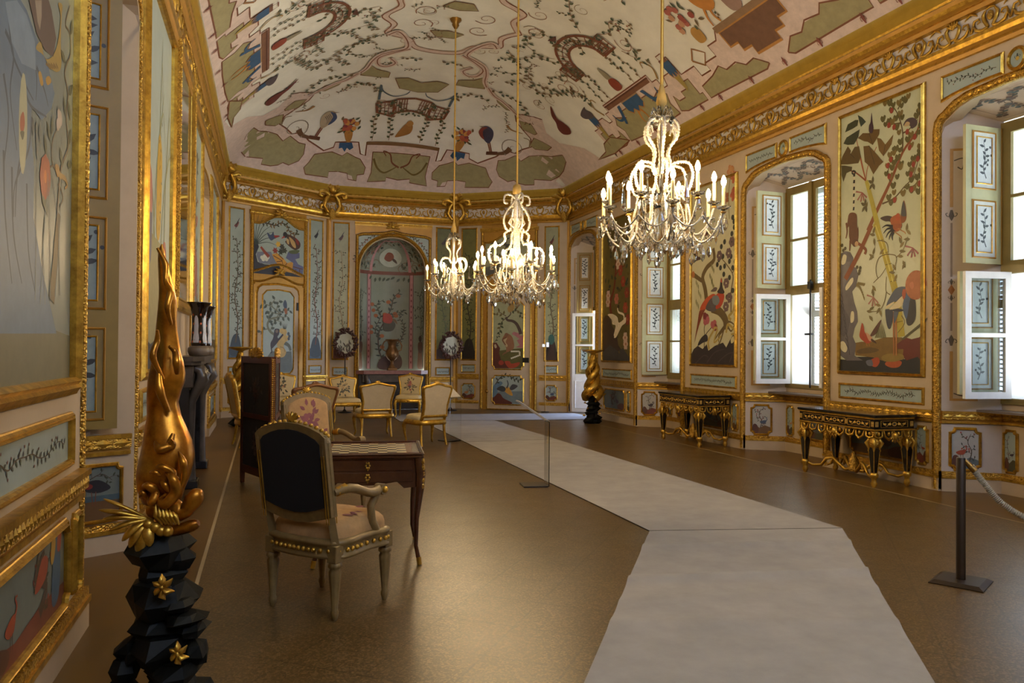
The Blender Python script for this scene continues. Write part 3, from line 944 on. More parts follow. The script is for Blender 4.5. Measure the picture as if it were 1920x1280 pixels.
for fr, a in ((FA, LA - .03), (FB, -XC + .03), (FB, XC - .03), (FC, .03), (FA, .03), (FC, LC - .03)):
	mb.prism(rect(a - .03, a + .03, .215, ZC), fr.P, -.002, .03, OCHRE)
trim(mb, 'ochre corner strips between the far wall facets', 'corner strip')
# niche frame
mb = MB()
head = [(NC + (NR + .02) * math.cos(t), NZS + (NR + .02) * math.sin(t)) for t in [PI * i / 24 for i in range(25)]]
mould(mb, FB, [(NX1 + .02, .02)] + head + [(NX0 - .02, .02)], .085, .06, GOLDC, 0, False)
xa, ya = FB.at(670, 437)
xb, yb = FB.at(806, 450)
ap = [(xa, yb + .02), (xa + .12, yb + .06), (NC - .25, ya + .02), (NC, ya + .08), (NC + .25, ya + .02), (xb - .12, yb + .06), (xb, yb + .02)]
gilt_strip(mb, FB, [(xa - .02, .02)] + ap + [(xb + .02, .02)], .07, .045)
def top_z(x):
	for p, q in zip(ap, ap[1:]):
		if p[0] <= x <= q[0]:
			return p[1] + (q[1] - p[1]) * (x - p[0]) / (q[0] - p[0]) - .03
	return ap[0][1] - .03
for i in range(40):
	x0, x1 = xa + (xb - xa) * i / 40, xa + (xb - xa) * (i + 1) / 40
	lo = lambda x: NZS + math.sqrt(max(0, (NR + .08) ** 2 - (x - NC) ** 2)) if abs(x - NC) < NR + .08 else NZS - .1
	if top_z(x0) > lo(x0) and top_z(x1) > lo(x1):
		mb.add([FB.P(x0, lo(x0), .015), FB.P(x1, lo(x1), .015), FB.P(x1, top_z(x1), .015), FB.P(x0, top_z(x0), .015)], [(0, 1, 2, 3)], PANELBLUE)
SA = Art(mb, FB.P, .017)
for s in (-1, 1):
	SA.vine([(NC + s * (NR + .17) * math.sin(t), NZS + (NR + .17) * math.cos(t) - .02 * (t < .5)) for t in (.2, .45, .7, .95, 1.2, 1.4)], .014, (70, 52, 40), (.06, .03), ((46, 56, 44), (60, 62, 44), (120, 60, 40)), .045)
gp = FB.at(736, 426)
for k in range(7):
	a = PI / 2 + (k - 3) * .62
	mb.tube([FB.P(gp[0], gp[1], .05), FB.P(gp[0] + math.cos(a) * .09, gp[1] + math.sin(a) * .07, .09), FB.P(gp[0] + math.cos(a) * .17, gp[1] + math.sin(a) * .12, .05)], [.02, .035, .012], GOLDC, 6)
mb.ball(FB.P(gp[0], gp[1], .08), .05, GOLD, 8, 6)
carved_rail(mb, FB, xa - .06, xb + .06, yb + .28, yb + .36, .03)
mb.prism([(xa - .05, yb + .04)] + [(x, z + .05) for x, z in ap] + [(xb + .05, yb + .04), (xb + .05, yb + .3), (xa - .05, yb + .3)], FB.P, -.002, .012, OCHRE)
trim(mb, 'gilt frame of the round-headed far niche with spandrel flowers', 'niche frame')
# ------------------------------------------------------------------ framed painted panels
def panel(fr, a0, a1, b0, b1, label, art, ground=PANELBLUE, fw=.035, fd=.03, outline=None, mould_mat=GOLD, group=None, name='painted_panel', base=.004):
	"""a painted panel with its gilt moulding: canvas (the painting) and frame"""
	o = V(fr.P(0, 0, 0))
	t = thing(name, label, 'painted panel', fr.P((a0 + a1) / 2, b0, 0), 0, group)
	off = V(t.location)
	g = Fr(fr.o - off, fr.A, fr.N)
	pts = outline or rect(a0, a1, b0, b1)
	mb = MB()
	mb.add([g.P(x, y, base) for x, y in pts], [tuple(range(len(pts)))], ground)
	if art:
		art(Art(mb, g.P, base + .002), a0, a1, b0, b1)
	mb.build('canvas', t)
	mb = MB()
	mould(mb, g, pts, fw, fd, mould_mat)
	mb.build('frame', t)
	return t
class Crop:
	"""turns measurements read off an enlarged detail of the photograph into wall coordinates"""
	def __init__(s, fr, x0, y0, k):
		s.fr, s.x0, s.y0, s.k = fr, x0, y0, k
	def __call__(s, *c):
		return [s.fr.at(s.x0 + c[i] * s.k, s.y0 + c[i + 1] * s.k) for i in range(0, len(c), 2)]
# --- big panel between the two nearest windows
def bamboo_art(A, a0, a1, b0, b1):
	q = Crop(FRR, 1560, 130, .23447)
	r = Crop(FRR, 1560, 420, .23447)
	edge = lambda pts: [(min(a1, max(a0, x)), min(b1, max(b0, y))) for x, y in pts]
	# ground: dark water, rock, banks
	A.poly(edge(r(55, 1080, 130, 1085, 200, 1060, 330, 1060, 420, 1085, 560, 1085, 690, 1050, 760, 1080, 765, 1230, 45, 1215)), (24, 27, 32))
	A.lay()
	A.poly(edge(r(185, 950, 240, 940, 300, 945, 420, 905, 560, 905, 600, 935, 585, 1000, 580, 1080, 480, 1100, 400, 1090, 330, 1065, 190, 1050)), (112, 84, 30))
	A.poly(edge(r(60, 215, 75, 235, 110, 215, 150, 225, 175, 270, 165, 330, 200, 355, 215, 410, 195, 500, 165, 540, 180, 620, 205, 700, 210, 780, 185, 830, 170, 900, 195, 960, 185, 1050, 250, 1090, 120, 1090, 55, 1050)), (92, 86, 88))
	A.lay()
	A.poly(edge(r(60, 640, 110, 690, 150, 760, 130, 860, 100, 900, 60, 880)), (78, 74, 78))
	A.poly(edge(r(75, 300, 150, 300, 130, 420, 75, 560)), (104, 98, 98))
	for p in (r(95, 245, 120, 255, 110, 310, 85, 325, 78, 300), r(150, 440, 172, 430, 168, 470, 120, 530, 112, 500), r(158, 700, 178, 705, 178, 770, 155, 790, 150, 750), r(70, 945, 100, 940, 125, 990, 110, 1025, 75, 1000)):
		A.lay()
		A.blob(edge(p), (204, 196, 160))
		A.lay(-1)
	for k in range(9):
		A.stroke(edge(r(70 + 6 * k, 560 + 50 * k, 90 + 6 * k, 600 + 50 * k, 80 + 8 * k, 660 + 48 * k)), .012, (60, 56, 62))
	A.poly(edge(r(555, 935, 590, 905, 640, 920, 700, 905, 765, 880, 765, 1110, 690, 1060, 600, 1090, 570, 1060, 575, 1000, 530, 1000, 520, 960)), (94, 30, 20))
	A.poly(edge(r(765, 790, 735, 840, 730, 900, 765, 930)), (88, 28, 22))
	A.blob(r(330, 1075, 370, 1065, 385, 1100, 360, 1140, 325, 1135, 300, 1100), (156, 62, 30))
	A.blob(r(440, 1100, 500, 1085, 560, 1100, 540, 1140, 480, 1148, 430, 1125), (158, 72, 32))
	A.lay()
	A.blob(r(400, 1060, 460, 1035, 560, 1040, 575, 1075, 500, 1100, 420, 1095), (128, 104, 44))
	A.blob(r(205, 1010, 300, 985, 380, 1005, 320, 1030, 220, 1035), (88, 66, 28))
	A.blob(r(275, 1095, 320, 1085, 330, 1130, 290, 1130), (86, 88, 100))
	# brown diagonal trunk, bamboo
	A.stroke(r(110, 440, 180, 310, 240, 190, 320, 10), .075, (124, 68, 34), .06, smooth=False)
	A.stroke(q(290, 1290, 380, 1090, 470, 900, 570, 660, 690, 480, 715, 300), .06, (124, 68, 34), .018)
	A.lay()
	A.stroke(q(277, 890, 300, 970, 345, 1150, 375, 1290), .05, (164, 152, 60), .08)
	A.stroke(r(350, -10, 400, 150, 450, 320, 500, 500, 530, 650, 560, 900), .085, (168, 152, 56), .1)
	A.lay()
	for x, y in ((385, 130), (420, 230), (452, 320), (490, 455), (540, 780)):
		A.stroke(r(x - 22, y + 6, x + 30, y - 6), .008, (104, 90, 30), smooth=False)
	A.stroke(r(352, 10, 400, 150, 452, 320, 490, 460), .016, (196, 184, 96))
	# branches of the heart-leaved tree
	br = (84, 66, 38)
	for p in (q(565, 660, 570, 520, 545, 400, 500, 310, 440, 270), q(550, 430, 500, 435, 440, 420), q(470, 900, 450, 830, 470, 740), q(405, 1075, 500, 1030, 580, 940, 650, 860, 700, 700), q(580, 945, 660, 930, 700, 860, 720, 780), q(570, 510, 620, 480, 690, 400), q(530, 320, 550, 280)):
		A.stroke(p, .022, br, .008)
	A.lay()
	gl, rd = (84, 78, 36), (134, 50, 34)
	hl = (428, 275, 465, 270, 495, 285, 540, 268, 575, 238, 592, 246, 615, 215, 480, 325, 560, 290, 550, 355, 565, 385, 515, 390, 540, 505, 522, 462, 460, 410, 488, 418, 432, 440, 412, 398, 465, 445, 680, 370, 695, 335, 712, 320, 720, 355, 712, 290, 725, 400, 715, 450, 700, 500, 635, 525, 670, 535, 610, 560, 640, 605, 550, 580, 547, 645, 468, 685, 500, 640, 515, 635, 500, 670, 530, 705, 560, 755, 550, 780, 475, 725, 500, 745, 445, 770, 485, 785, 438, 835, 470, 855, 525, 860, 493, 930, 500, 985, 458, 1025, 475, 1070, 572, 990, 605, 940, 640, 965, 660, 950, 640, 880, 610, 835, 645, 805, 625, 760, 655, 715, 660, 745, 700, 695, 702, 655, 708, 617, 725, 770, 735, 805, 707, 805, 685, 860, 720, 865, 700, 915, 725, 950, 695, 975, 505, 1045)
	for i in range(0, len(hl), 2):
		x, y = q(hl[i], hl[i + 1])[0]
		k = .044 if i % 4 else .036
		A.blob([(x - k, y + k * .5), (x - k * .4, y + k), (x, y + k * .6), (x + k * .5, y + k), (x + k, y + k * .3), (x + k * .3, y - k * .8), (x - k * .5, y - k * .7)], gl if i % 6 else (110, 92, 44), 2)
	for x, y in ((480, 330), (500, 462), (458, 447), (605, 500), (665, 540), (625, 625), (475, 720), (450, 770), (460, 855), (505, 1045), (635, 840), (655, 760), (690, 715), (705, 910), (640, 960)):
		A.lay()
		p = q(x, y)[0]
		A.ell(p[0], p[1], .027, .035, rd)
		A.lay(-1)
	# big umbrella leaves and their stalks
	A.stroke(q(275, 890, 240, 760, 200, 560), .016, (148, 82, 48), .01)
	A.stroke(q(275, 890, 200, 830, 150, 810), .022, (124, 62, 34), .012)
	A.stroke(q(275, 890, 250, 780, 220, 640), .012, (148, 82, 48))
	A.stroke(q(275, 890, 290, 780, 360, 620), .012, (148, 82, 48))
	A.lay()
	bl, dg = (92, 68, 26), (52, 56, 34)
	for p, c in ((q(108, 505, 130, 440, 190, 405, 215, 405, 208, 450, 170, 475), dg), (q(210, 365, 245, 385, 275, 420, 235, 460, 222, 420), (44, 54, 40)), (q(95, 595, 120, 545, 200, 495, 225, 480, 215, 540, 180, 600, 130, 605), dg),
				 (q(210, 550, 250, 510, 300, 510, 330, 480, 385, 478, 380, 520, 330, 605, 290, 580, 260, 575), bl), (q(362, 545, 395, 555, 430, 600, 495, 520, 480, 600, 415, 695, 380, 650), (104, 78, 34)),
				 (q(130, 615, 155, 650, 150, 680, 185, 620, 220, 615, 235, 700, 215, 750, 130, 760, 70, 760, 85, 700), (84, 66, 28)), (q(255, 615, 300, 610, 345, 660, 415, 740, 380, 770, 335, 840, 300, 770, 265, 740), bl), (q(80, 770, 110, 770, 165, 780, 160, 810, 120, 830, 95, 900, 82, 850), (70, 62, 32))):
		A.poly(p, c)
	A.lay()
	for p in (q(150, 675, 185, 710), q(300, 610, 345, 760), q(430, 600, 415, 690), q(300, 510, 330, 600), q(180, 560, 155, 600)):
		A.stroke(p, .007, (54, 42, 22), smooth=False)
	# small bird on leaf, parakeet, marmoset, cockerel
	A.blob(q(300, 500, 300, 450, 312, 420, 320, 345, 328, 420, 335, 470, 325, 510), (58, 36, 46))
	A.blob(q(575, 450, 600, 400, 650, 385, 685, 410, 680, 450, 640, 475, 625, 450), (66, 52, 56))
	A.lay()
	A.blob(q(580, 455, 600, 420, 625, 425, 620, 450), (176, 152, 110))
	A.lay(-1)
	for k in range(11):
		y0 = 830 + 27 * k
		A.poly(q(176 + 0 - k * .3, y0, 190 - k * .5, y0, 188 - k * .6, y0 + 27, 172 - k * .3, y0 + 27), (36, 30, 28) if k % 2 == 0 else (200, 190, 160))
	A.stroke(q(182, 840, 165, 830, 172, 812, 190, 818, 188, 832), .02, (40, 34, 30))
	A.blob(q(135, 1170, 160, 1145, 200, 1160, 205, 1240, 210, 1270) + r(215, 20, 215, 110, 195, 170, 160, 160, 140, 100, 140, 20) + q(125, 1270), (96, 58, 32))
	A.lay()
	A.stroke(r(118, -10, 125, 60, 115, 115), .03, (104, 64, 36), .018)
	A.stroke(r(150, 130, 145, 215), .03, (104, 64, 36), .018)
	A.stroke(r(205, 150, 250, 180, 275, 210, 265, 240), .035, (120, 66, 36), .04)
	A.ell(*r(190, 150)[0], .055, .05, (84, 50, 32))
	A.lay()
	A.ell(*r(200, 158)[0], .032, .034, (176, 140, 100))
	A.lay(-1)
	A.blob(q(390, 1190, 440, 1170, 490, 1180, 520, 1215, 560, 1230, 555, 1270, 500, 1275, 470, 1220, 430, 1215), (58, 44, 40))
	A.blob(q(550, 1220, 560, 1130, 580, 1045, 600, 1160, 585, 1220), (128, 70, 34))
	A.blob(q(470, 1200, 520, 1160, 545, 1160, 555, 1215, 560, 1250, 540, 1290, 500, 1290), (152, 78, 34))
	A.lay()
	A.blob(q(556, 1160, 575, 1050, 597, 1150, 590, 1175), (66, 66, 66))
	A.ell(*q(530, 1180)[0], .035, .045, (164, 70, 34))
	A.blob(r(480, 0, 555, 0, 560, 20, 520, 40, 490, 30), (140, 72, 32))
	for p in (r(490, 20, 440, 10, 405, 30), r(490, 30, 445, 40, 415, 75), r(495, 40, 455, 70, 435, 110), r(500, 45, 470, 90, 460, 125), r(505, 50, 485, 95, 490, 130)):
		A.stroke(p, .035, (30, 28, 32), .008)
	A.stroke(r(530, 35, 585, 65, 590, 80), .012, (160, 110, 60))
	A.stroke(r(500, 60, 555, 100, 555, 120), .012, (160, 110, 60))
	# climbing stems with leaves and flowers on the bamboo
	vn = (104, 88, 52)
	for p in (r(380, 130, 440, 150, 455, 230), r(440, 240, 515, 255, 510, 330, 490, 380), r(440, 240, 380, 270, 355, 350, 375, 430, 435, 350), r(515, 270, 570, 210, 610, 100), r(375, 430, 335, 470), r(470, 565, 435, 530, 440, 420), r(440, 540, 420, 630, 380, 690, 310, 700), r(560, 730, 585, 790, 530, 870)):
		A.stroke(p, .012, vn, .008)
	A.lay()
	lf = ((104, 92, 50), (124, 108, 60))
	for x, y, a in ((330, 250, 1.9), (340, 270, .6), (300, 290, 2.5), (560, 160, 1.2), (545, 190, 2.4), (540, 215, 3.3), (600, 60, 1.7), (635, 85, .8), (630, 120, .1), (575, 260, .2), (570, 290, 4.3), (590, 300, 5.2), (330, 80, 2.0), (340, 110, 4.6), (350, 90, .3), (515, 370, 1.0), (525, 400, 5.2), (510, 390, .2), (325, 490, 4.0), (345, 500, 5.3), (330, 520, 4.6), (300, 690, 2.7), (280, 695, 3.3), (300, 730, 4.0), (390, 665, 5.4), (385, 680, 4.4), (395, 655, .3), (385, 245, 2.4), (270, 1100 - 1236 + 20, 2.)):
		p = r(x, y)[0]
		A.leaf(p[0], p[1], a, .1, .042, lf[int(x) % 2])
	for x, y in ((330, 910 - 1236), (270, 1090 - 1236)):
		for a in (1.6, .6, 5.4, 4.4):
			p = r(x, y)[0]
			A.leaf(p[0], p[1], a, .09, .045, (84, 76, 46))
	for x, y, c in ((650, 190, (150, 92, 92)), (335, 585, (160, 110, 96)), (245, 985 - 1236, (150, 90, 80))):
		for a in (3.9, 4.4, 4.9, 5.5, .3):
			p = r(x, y)[0]
			A.stroke([p, (p[0] + .11 * math.cos(a), p[1] + .11 * math.sin(a))], .012, c, .022, smooth=False)
	# hanging plants by the rock
	for k in range(10):
		p = r(205 + k * 6, 470 + k * k * 1.3)[0]
		A.leaf(p[0], p[1], 5 - k * .05, .06, .02, (120, 106, 56))
		p = r(215 + k * 6, 460 + k)[0]
		A.leaf(p[0], p[1], 5.2, .05, .02, (120, 106, 56))
	for x, y in ((205, 345), (230, 350), (225, 375), (220, 395), (85, 170), (110, 195), (95, 210)):
		A.ell(*r(x, y)[0], .025, .025, (72, 66, 40), n=6)
	for k in range(8):
		p = r(350 + 12 * k, 910)[0]
		A.stroke([p, (p[0] - .06 + .015 * k, p[1] + .14 + .02 * (k % 3))], .012, (96, 90, 50), .003, smooth=False)
	for k in range(9):
		for s in (-1, 1):
			p = r(600 + 17 * k, 905 - 14 * k)[0]
			A.leaf(p[0], p[1], (2.2 if s > 0 else -.2) + .1 * s, .085, .03, (72, 68, 40))
	# the great crane bending its neck
	A.lay()
	A.stroke(r(497, 700, 500, 1050), .028, (150, 96, 50), .022, smooth=False)
	A.stroke(r(515, 700, 520, 1050), .028, (160, 104, 56), .022, smooth=False)
	A.blob(r(520, 620, 480, 640, 440, 670, 445, 630, 470, 580, 510, 520, 560, 500, 620, 505, 640, 515, 600, 560, 570, 640), (70, 78, 92))
	A.blob(r(430, 700, 440, 680, 490, 690, 490, 760, 470, 830, 455, 835, 440, 790), (40, 46, 62))
	A.blob(r(500, 690, 540, 680, 520, 760, 500, 790), (72, 82, 98))
	A.blob(r(610, 530, 640, 520, 660, 560, 675, 660, 670, 760, 630, 810, 600, 790, 595, 680), (38, 38, 44))
	A.lay()
	A.blob(r(465, 680, 520, 620, 560, 580, 580, 575, 570, 640, 540, 670, 490, 680), (206, 192, 150))
	A.blob(r(445, 675, 440, 655, 500, 620, 490, 640), (206, 192, 150))
	A.blob(r(565, 560, 575, 520, 595, 530, 590, 590, 575, 600), (156, 76, 50))
	A.blob(r(570, 660, 600, 560, 630, 525, 640, 540, 625, 620, 600, 760), (66, 86, 116))
	A.blob(r(470, 690, 540, 675, 580, 690, 540, 700), (30, 34, 50))
	A.stroke(r(650, 520, 620, 515, 590, 505), .03, (52, 52, 60), .02)
	A.blob(r(640, 525, 665, 500, 690, 520, 660, 545), (140, 60, 44))
	A.lay()
	for k in range(26):
		a = -2.5 + k * .22
		c = r(675, 487)[0]
		A.poly([(c[0] + .03 * math.cos(a + .25), c[1] + .03 * math.sin(a + .25)), (c[0] + .15 * math.cos(a), c[1] + .165 * math.sin(a)), (c[0] + .15 * math.cos(a + .26), c[1] + .165 * math.sin(a + .26))], (158, 92, 54) if k % 2 else (172, 104, 62))
	A.ell(*r(675, 487)[0], .13, .145, (164, 98, 58), n=16)
	A.lay()
	A.blob(r(625, 480, 650, 460, 660, 500, 640, 520), (184, 112, 76))
	# red hen
	A.blob(r(245, 790, 260, 830, 270, 870, 320, 930, 290, 955, 255, 935, 225, 900, 230, 850), (158, 58, 28))
	A.blob(r(310, 890, 345, 830, 395, 765, 395, 790, 360, 870, 325, 895), (74, 38, 24))
	A.blob(r(275, 865, 310, 890, 330, 920, 305, 935, 285, 900), (186, 140, 110))
	A.lay()
	A.blob(r(320, 915, 350, 935, 360, 955, 320, 935), (60, 34, 22))
	A.stroke(r(280, 950, 285, 975), .012, (150, 90, 40), smooth=False)
	A.stroke(r(300, 950, 305, 975), .012, (150, 90, 40), smooth=False)
def edges_on(fr, pts):
	a = [fr.at(*p) for p in pts]
	return min(p[0] for p in a), max(p[0] for p in a), min(p[1] for p in a), max(p[1] for p in a)
PF = .04
panel(FRR, 6.86, 8.15, 1.25, 4.44, 'tall painting of a crested crane, bamboo and hanging marmoset between the two nearest windows', bamboo_art, PANELCREAM, PF, .045)
def pheasant_art(A, a0, a1, b0, b1):
	q = Crop(FRR, 1280, 310, .30457)
	edge = lambda pts: [(min(a1, max(a0, x)), min(b1, max(b0, y))) for x, y in pts]
	A.poly(edge(q(55, 1160, 70, 1130, 95, 1110, 125, 1130, 150, 1100, 160, 1140, 200, 1110, 250, 1090, 270, 1120, 290, 1080, 310, 1045, 335, 1040, 345, 1240, 50, 1240)), (44, 36, 40))
	A.lay()
	for p in (q(80, 1220, 130, 1170, 160, 1180), q(150, 1215, 200, 1150, 260, 1130), q(220, 1210, 280, 1160, 330, 1150), q(290, 1210, 320, 1130, 330, 1080)):
		A.stroke(edge(p), .02, (72, 62, 62), .01)
	A.blob(q(298, 1070, 315, 1050, 318, 1080, 302, 1095), (192, 184, 148))
	A.lay(-1)
	tr = (92, 74, 38)
	A.stroke(q(190, 510, 195, 580, 150, 630, 125, 690, 140, 760, 150, 840), .07, tr, .11)
	A.stroke(q(120, 710, 65, 670), .07, tr, .085, smooth=False)
	A.ell(*q(67, 672)[0], .05, .06, (158, 96, 52))
	A.stroke(q(180, 880, 230, 900, 265, 950, 270, 1010), .14, tr, .15)
	A.lay()
	for p in (q(265, 980, 220, 1040, 195, 1080), q(262, 985, 235, 1080, 215, 1110), q(275, 980, 300, 1020, 320, 980), q(270, 960, 300, 965, 330, 990), q(255, 1010, 225, 1050, 225, 1090)):
		A.stroke(p, .04, tr, .015)
	A.stroke(q(300, 920, 300, 780, 312, 680, 280, 620, 240, 570), .03, tr, .015)
	A.stroke(q(310, 660, 330, 600, 320, 480, 330, 300), .02, tr, .01)
	A.lay()
	rn = random.Random(5)
	for x, y in ((240, 500), (260, 470), (225, 580), (215, 610), (255, 670), (290, 590), (310, 630), (300, 560), (325, 590), (330, 450), (305, 470), (320, 380), (330, 300), (310, 320), (328, 520), (260, 620), (330, 690), (325, 770), (310, 770), (290, 690), (275, 810), (290, 800), (300, 480), (250, 560), (235, 630), (330, 740), (305, 420), (318, 345)):
		A.ell(*q(x, y)[0], .042, .045, (40, 42, 34), n=8)
	for x, y in ((228, 555), (270, 725), (290, 815), (268, 870), (305, 470), (285, 540)):
		for k in range(6):
			p = q(x, y)[0]
			A.ell(p[0] + .05 * math.cos(k), p[1] + .05 * math.sin(k), .035, .04, (96, 74, 74), n=7)
	for x, y, c in ((295, 35, (178, 112, 70)), (318, 70, (178, 96, 64)), (268, 200, (150, 88, 54)), (315, 180, (178, 100, 70)), (300, 40, (180, 130, 80)), (320, 170, (160, 80, 54))):
		for k in range(5):
			p = q(x, y)[0]
			A.ell(p[0] + .05 * math.cos(k * 1.26), p[1] + .06 * math.sin(k * 1.26), .05, .04, c, k * 1.26, 7)
	A.stroke(q(290, 330, 285, 180, 300, 40), .014, (112, 100, 60))
	# hanging willow leaves
	for x, y in ((85, 700, ), (100, 760), (85, 820), (180, 600), (170, 660), (180, 700)):
		for k in range(3):
			p = q(x + k * 7, y + k * 14)[0]
			A.leaf(p[0], p[1], -1.6, .11, .03, (112, 110, 70))
	# flower on stalk
	A.stroke(q(135, 1120, 140, 1050, 185, 990, 195, 960), .02, (66, 56, 44), .012)
	A.stroke(q(140, 1060, 135, 1000, 150, 960), .018, (66, 56, 44), .012)
	A.blob(q(95, 1110, 110, 1070, 140, 1040, 155, 1050, 155, 1080, 130, 1090), (40, 36, 40))
	A.lay()
	for x, y, n in ((145, 945, 9), (197, 985, 5)):
		for k in range(n):
			p = q(x + 13 * math.cos(k * 2.4) * (k / n), y + 26 * math.sin(k * 2.4) * (k / n))[0]
			A.ell(p[0], p[1], .07, .06, (112, 40, 46) if k % 2 else (160, 84, 90), k, 8)
	# pale rocks
	for p in (q(165, 1130, 160, 1080, 190, 1020, 200, 1000, 215, 1010, 195, 1090, 240, 1050), q(300, 950, 285, 930, 310, 900, 325, 850, 340, 840, 343, 900, 318, 915, 340, 940), q(270, 1030, 280, 980, 310, 1000, 330, 1030, 300, 1040)):
		A.stroke(p, .05, (164, 142, 74), .03)
	# the red pheasant
	A.lay()
	A.blob(q(180, 800, 150, 830, 125, 870, 105, 900, 95, 960, 75, 1090, 90, 1030, 115, 950, 140, 890, 165, 860, 200, 860), (116, 52, 28))
	A.blob(q(190, 790, 150, 815, 120, 855, 110, 890, 150, 880, 180, 850, 210, 810), (170, 70, 34))
	A.blob(q(145, 885, 160, 840, 185, 815, 220, 830, 215, 880, 190, 900), (78, 70, 72))
	A.lay()
	A.blob(q(205, 800, 240, 780, 258, 800, 252, 840, 232, 875, 205, 880, 215, 830), (166, 58, 30))
	A.blob(q(185, 810, 215, 800, 230, 830, 215, 860, 190, 850), (104, 112, 116))
	A.blob(q(215, 780, 230, 750, 236, 700, 245, 700, 248, 750, 260, 780, 245, 790), (40, 30, 28))
	A.blob(q(175, 775, 200, 750, 215, 755, 205, 775), (86, 70, 66))
	A.blob(q(240, 690, 235, 715, 245, 720), (164, 70, 40))
	A.blob(q(75, 530, 90, 520, 95, 560, 120, 560, 132, 575, 110, 580, 95, 585, 80, 590, 88, 565), (66, 46, 42))
panel(FRR, 10.45, 11.77, 1.27, 4.22, 'tall painting of a red pheasant on a branch over dark rocks, right wall', pheasant_art, mat('pale_buff_ground', (188, 182, 148), .36, var=.12, vscale=2.5), PF, .045)
def heron_art(A, a0, a1, b0, b1):
	q = Crop(FRR, 1040, 340, .25)
	z = Crop(FRR, 1100, 480, .29697)
	edge = lambda pts: [(min(a1, max(a0, x)), min(b1, max(b0, y))) for x, y in pts]
	A.poly(edge(z(105, 670, 105, 400, 120, 375, 150, 380, 160, 440, 190, 480, 200, 560, 240, 620, 290, 640, 290, 680)), (58, 40, 34))
	A.poly(edge(z(105, 600, 150, 560, 200, 600, 230, 580, 290, 660, 290, 690, 105, 690)), (60, 58, 60))
	A.lay()
	A.stroke(z(160, 380, 150, 300, 175, 200, 185, 60, 178, -60, 180, -160), .1, (104, 40, 26), .03)
	A.stroke(z(178, 130, 210, 80, 240, 60), .03, (104, 40, 26))
	rn = random.Random(9)
	for k in range(46):
		x, y = rn.uniform(118, 282), rn.uniform(-190, 230)
		p = z(x, y)[0]
		A.leaf(p[0], p[1], rn.uniform(0, 6), .13, .08, rn.choice(((40, 54, 40), (56, 62, 34), (88, 76, 36), (36, 44, 44))))
	for k in range(30):
		p = z(rn.uniform(200, 285), rn.uniform(200, 620))[0]
		A.leaf(p[0], p[1], rn.uniform(0, 6), .1, .06, rn.choice(((70, 66, 34), (96, 82, 40))))
	A.lay()
	for x, y, c in ((200, 50, (196, 170, 150)), (138, 250, (196, 164, 150)), (136, 290, (190, 160, 140)), (245, 515, (196, 168, 150)), (248, 555, (190, 160, 144)), (190, 270, (168, 100, 84)), (246, 325, (150, 60, 44)), (215, 90, (140, 52, 40)), (260, 400, (128, 50, 40)), (232, 160, (140, 52, 40)), (255, 230, (128, 50, 40))):
		p = z(x, y)[0]
		for k in range(6):
			A.ell(p[0] + .06 * math.cos(k * 1.05), p[1] + .07 * math.sin(k * 1.05), .055, .045, c, k * 1.05, 7)
		A.lay()
		A.ell(p[0], p[1], .03, .03, (150, 96, 50), n=7)
		A.lay(-1)
	A.lay()
	A.blob(z(135, 370, 165, 365, 195, 385, 205, 420, 235, 400, 250, 385, 248, 420, 225, 440, 205, 480, 185, 515, 172, 505, 185, 440, 165, 430, 160, 400), (216, 200, 170))
	A.lay()
	A.stroke(z(238, 405, 235, 370, 205, 355, 197, 335, 200, 325), .05, (220, 206, 178), .035)
	A.ell(*z(202, 318)[0], .05, .04, (44, 30, 28))
	A.stroke(z(205, 300, 215, 290), .02, (60, 50, 40), smooth=False)
	for k in range(5):
		A.stroke(z(140 + 12 * k, 374 + 3 * k, 165 + 8 * k, 415 + 8 * k), .008, (150, 132, 104), smooth=False)
	A.stroke(z(175, 505, 162, 520), .04, (60, 44, 36), .01, smooth=False)
panel(FRR, 14.06, 15.44, 1.27, 4.22, 'narrow olive painting of a white crane under red blossom, far end of the right wall', heron_art, mat('olive_painting_ground', (92, 80, 36), .4, var=.3, vscale=2), PF, .045)
for k, (a0, a1, lb) in enumerate(((6.86, 8.15, 'below the crested crane painting'), (10.45, 11.77, 'below the red pheasant painting'), (14.06, 15.44, 'below the white crane painting'))):
	panel(FRR, a0, a1, .93, 1.07, 'long low panel of trailing leaves ' + lb, lambda A, x0, x1, y0, y1, k=k: garland(A, x0 + .1, x1 - .1, y0 + .01, y1 - .01, 40 + k, (58, 66, 48), dens=1.3), PANELBLUE, .028, .025)
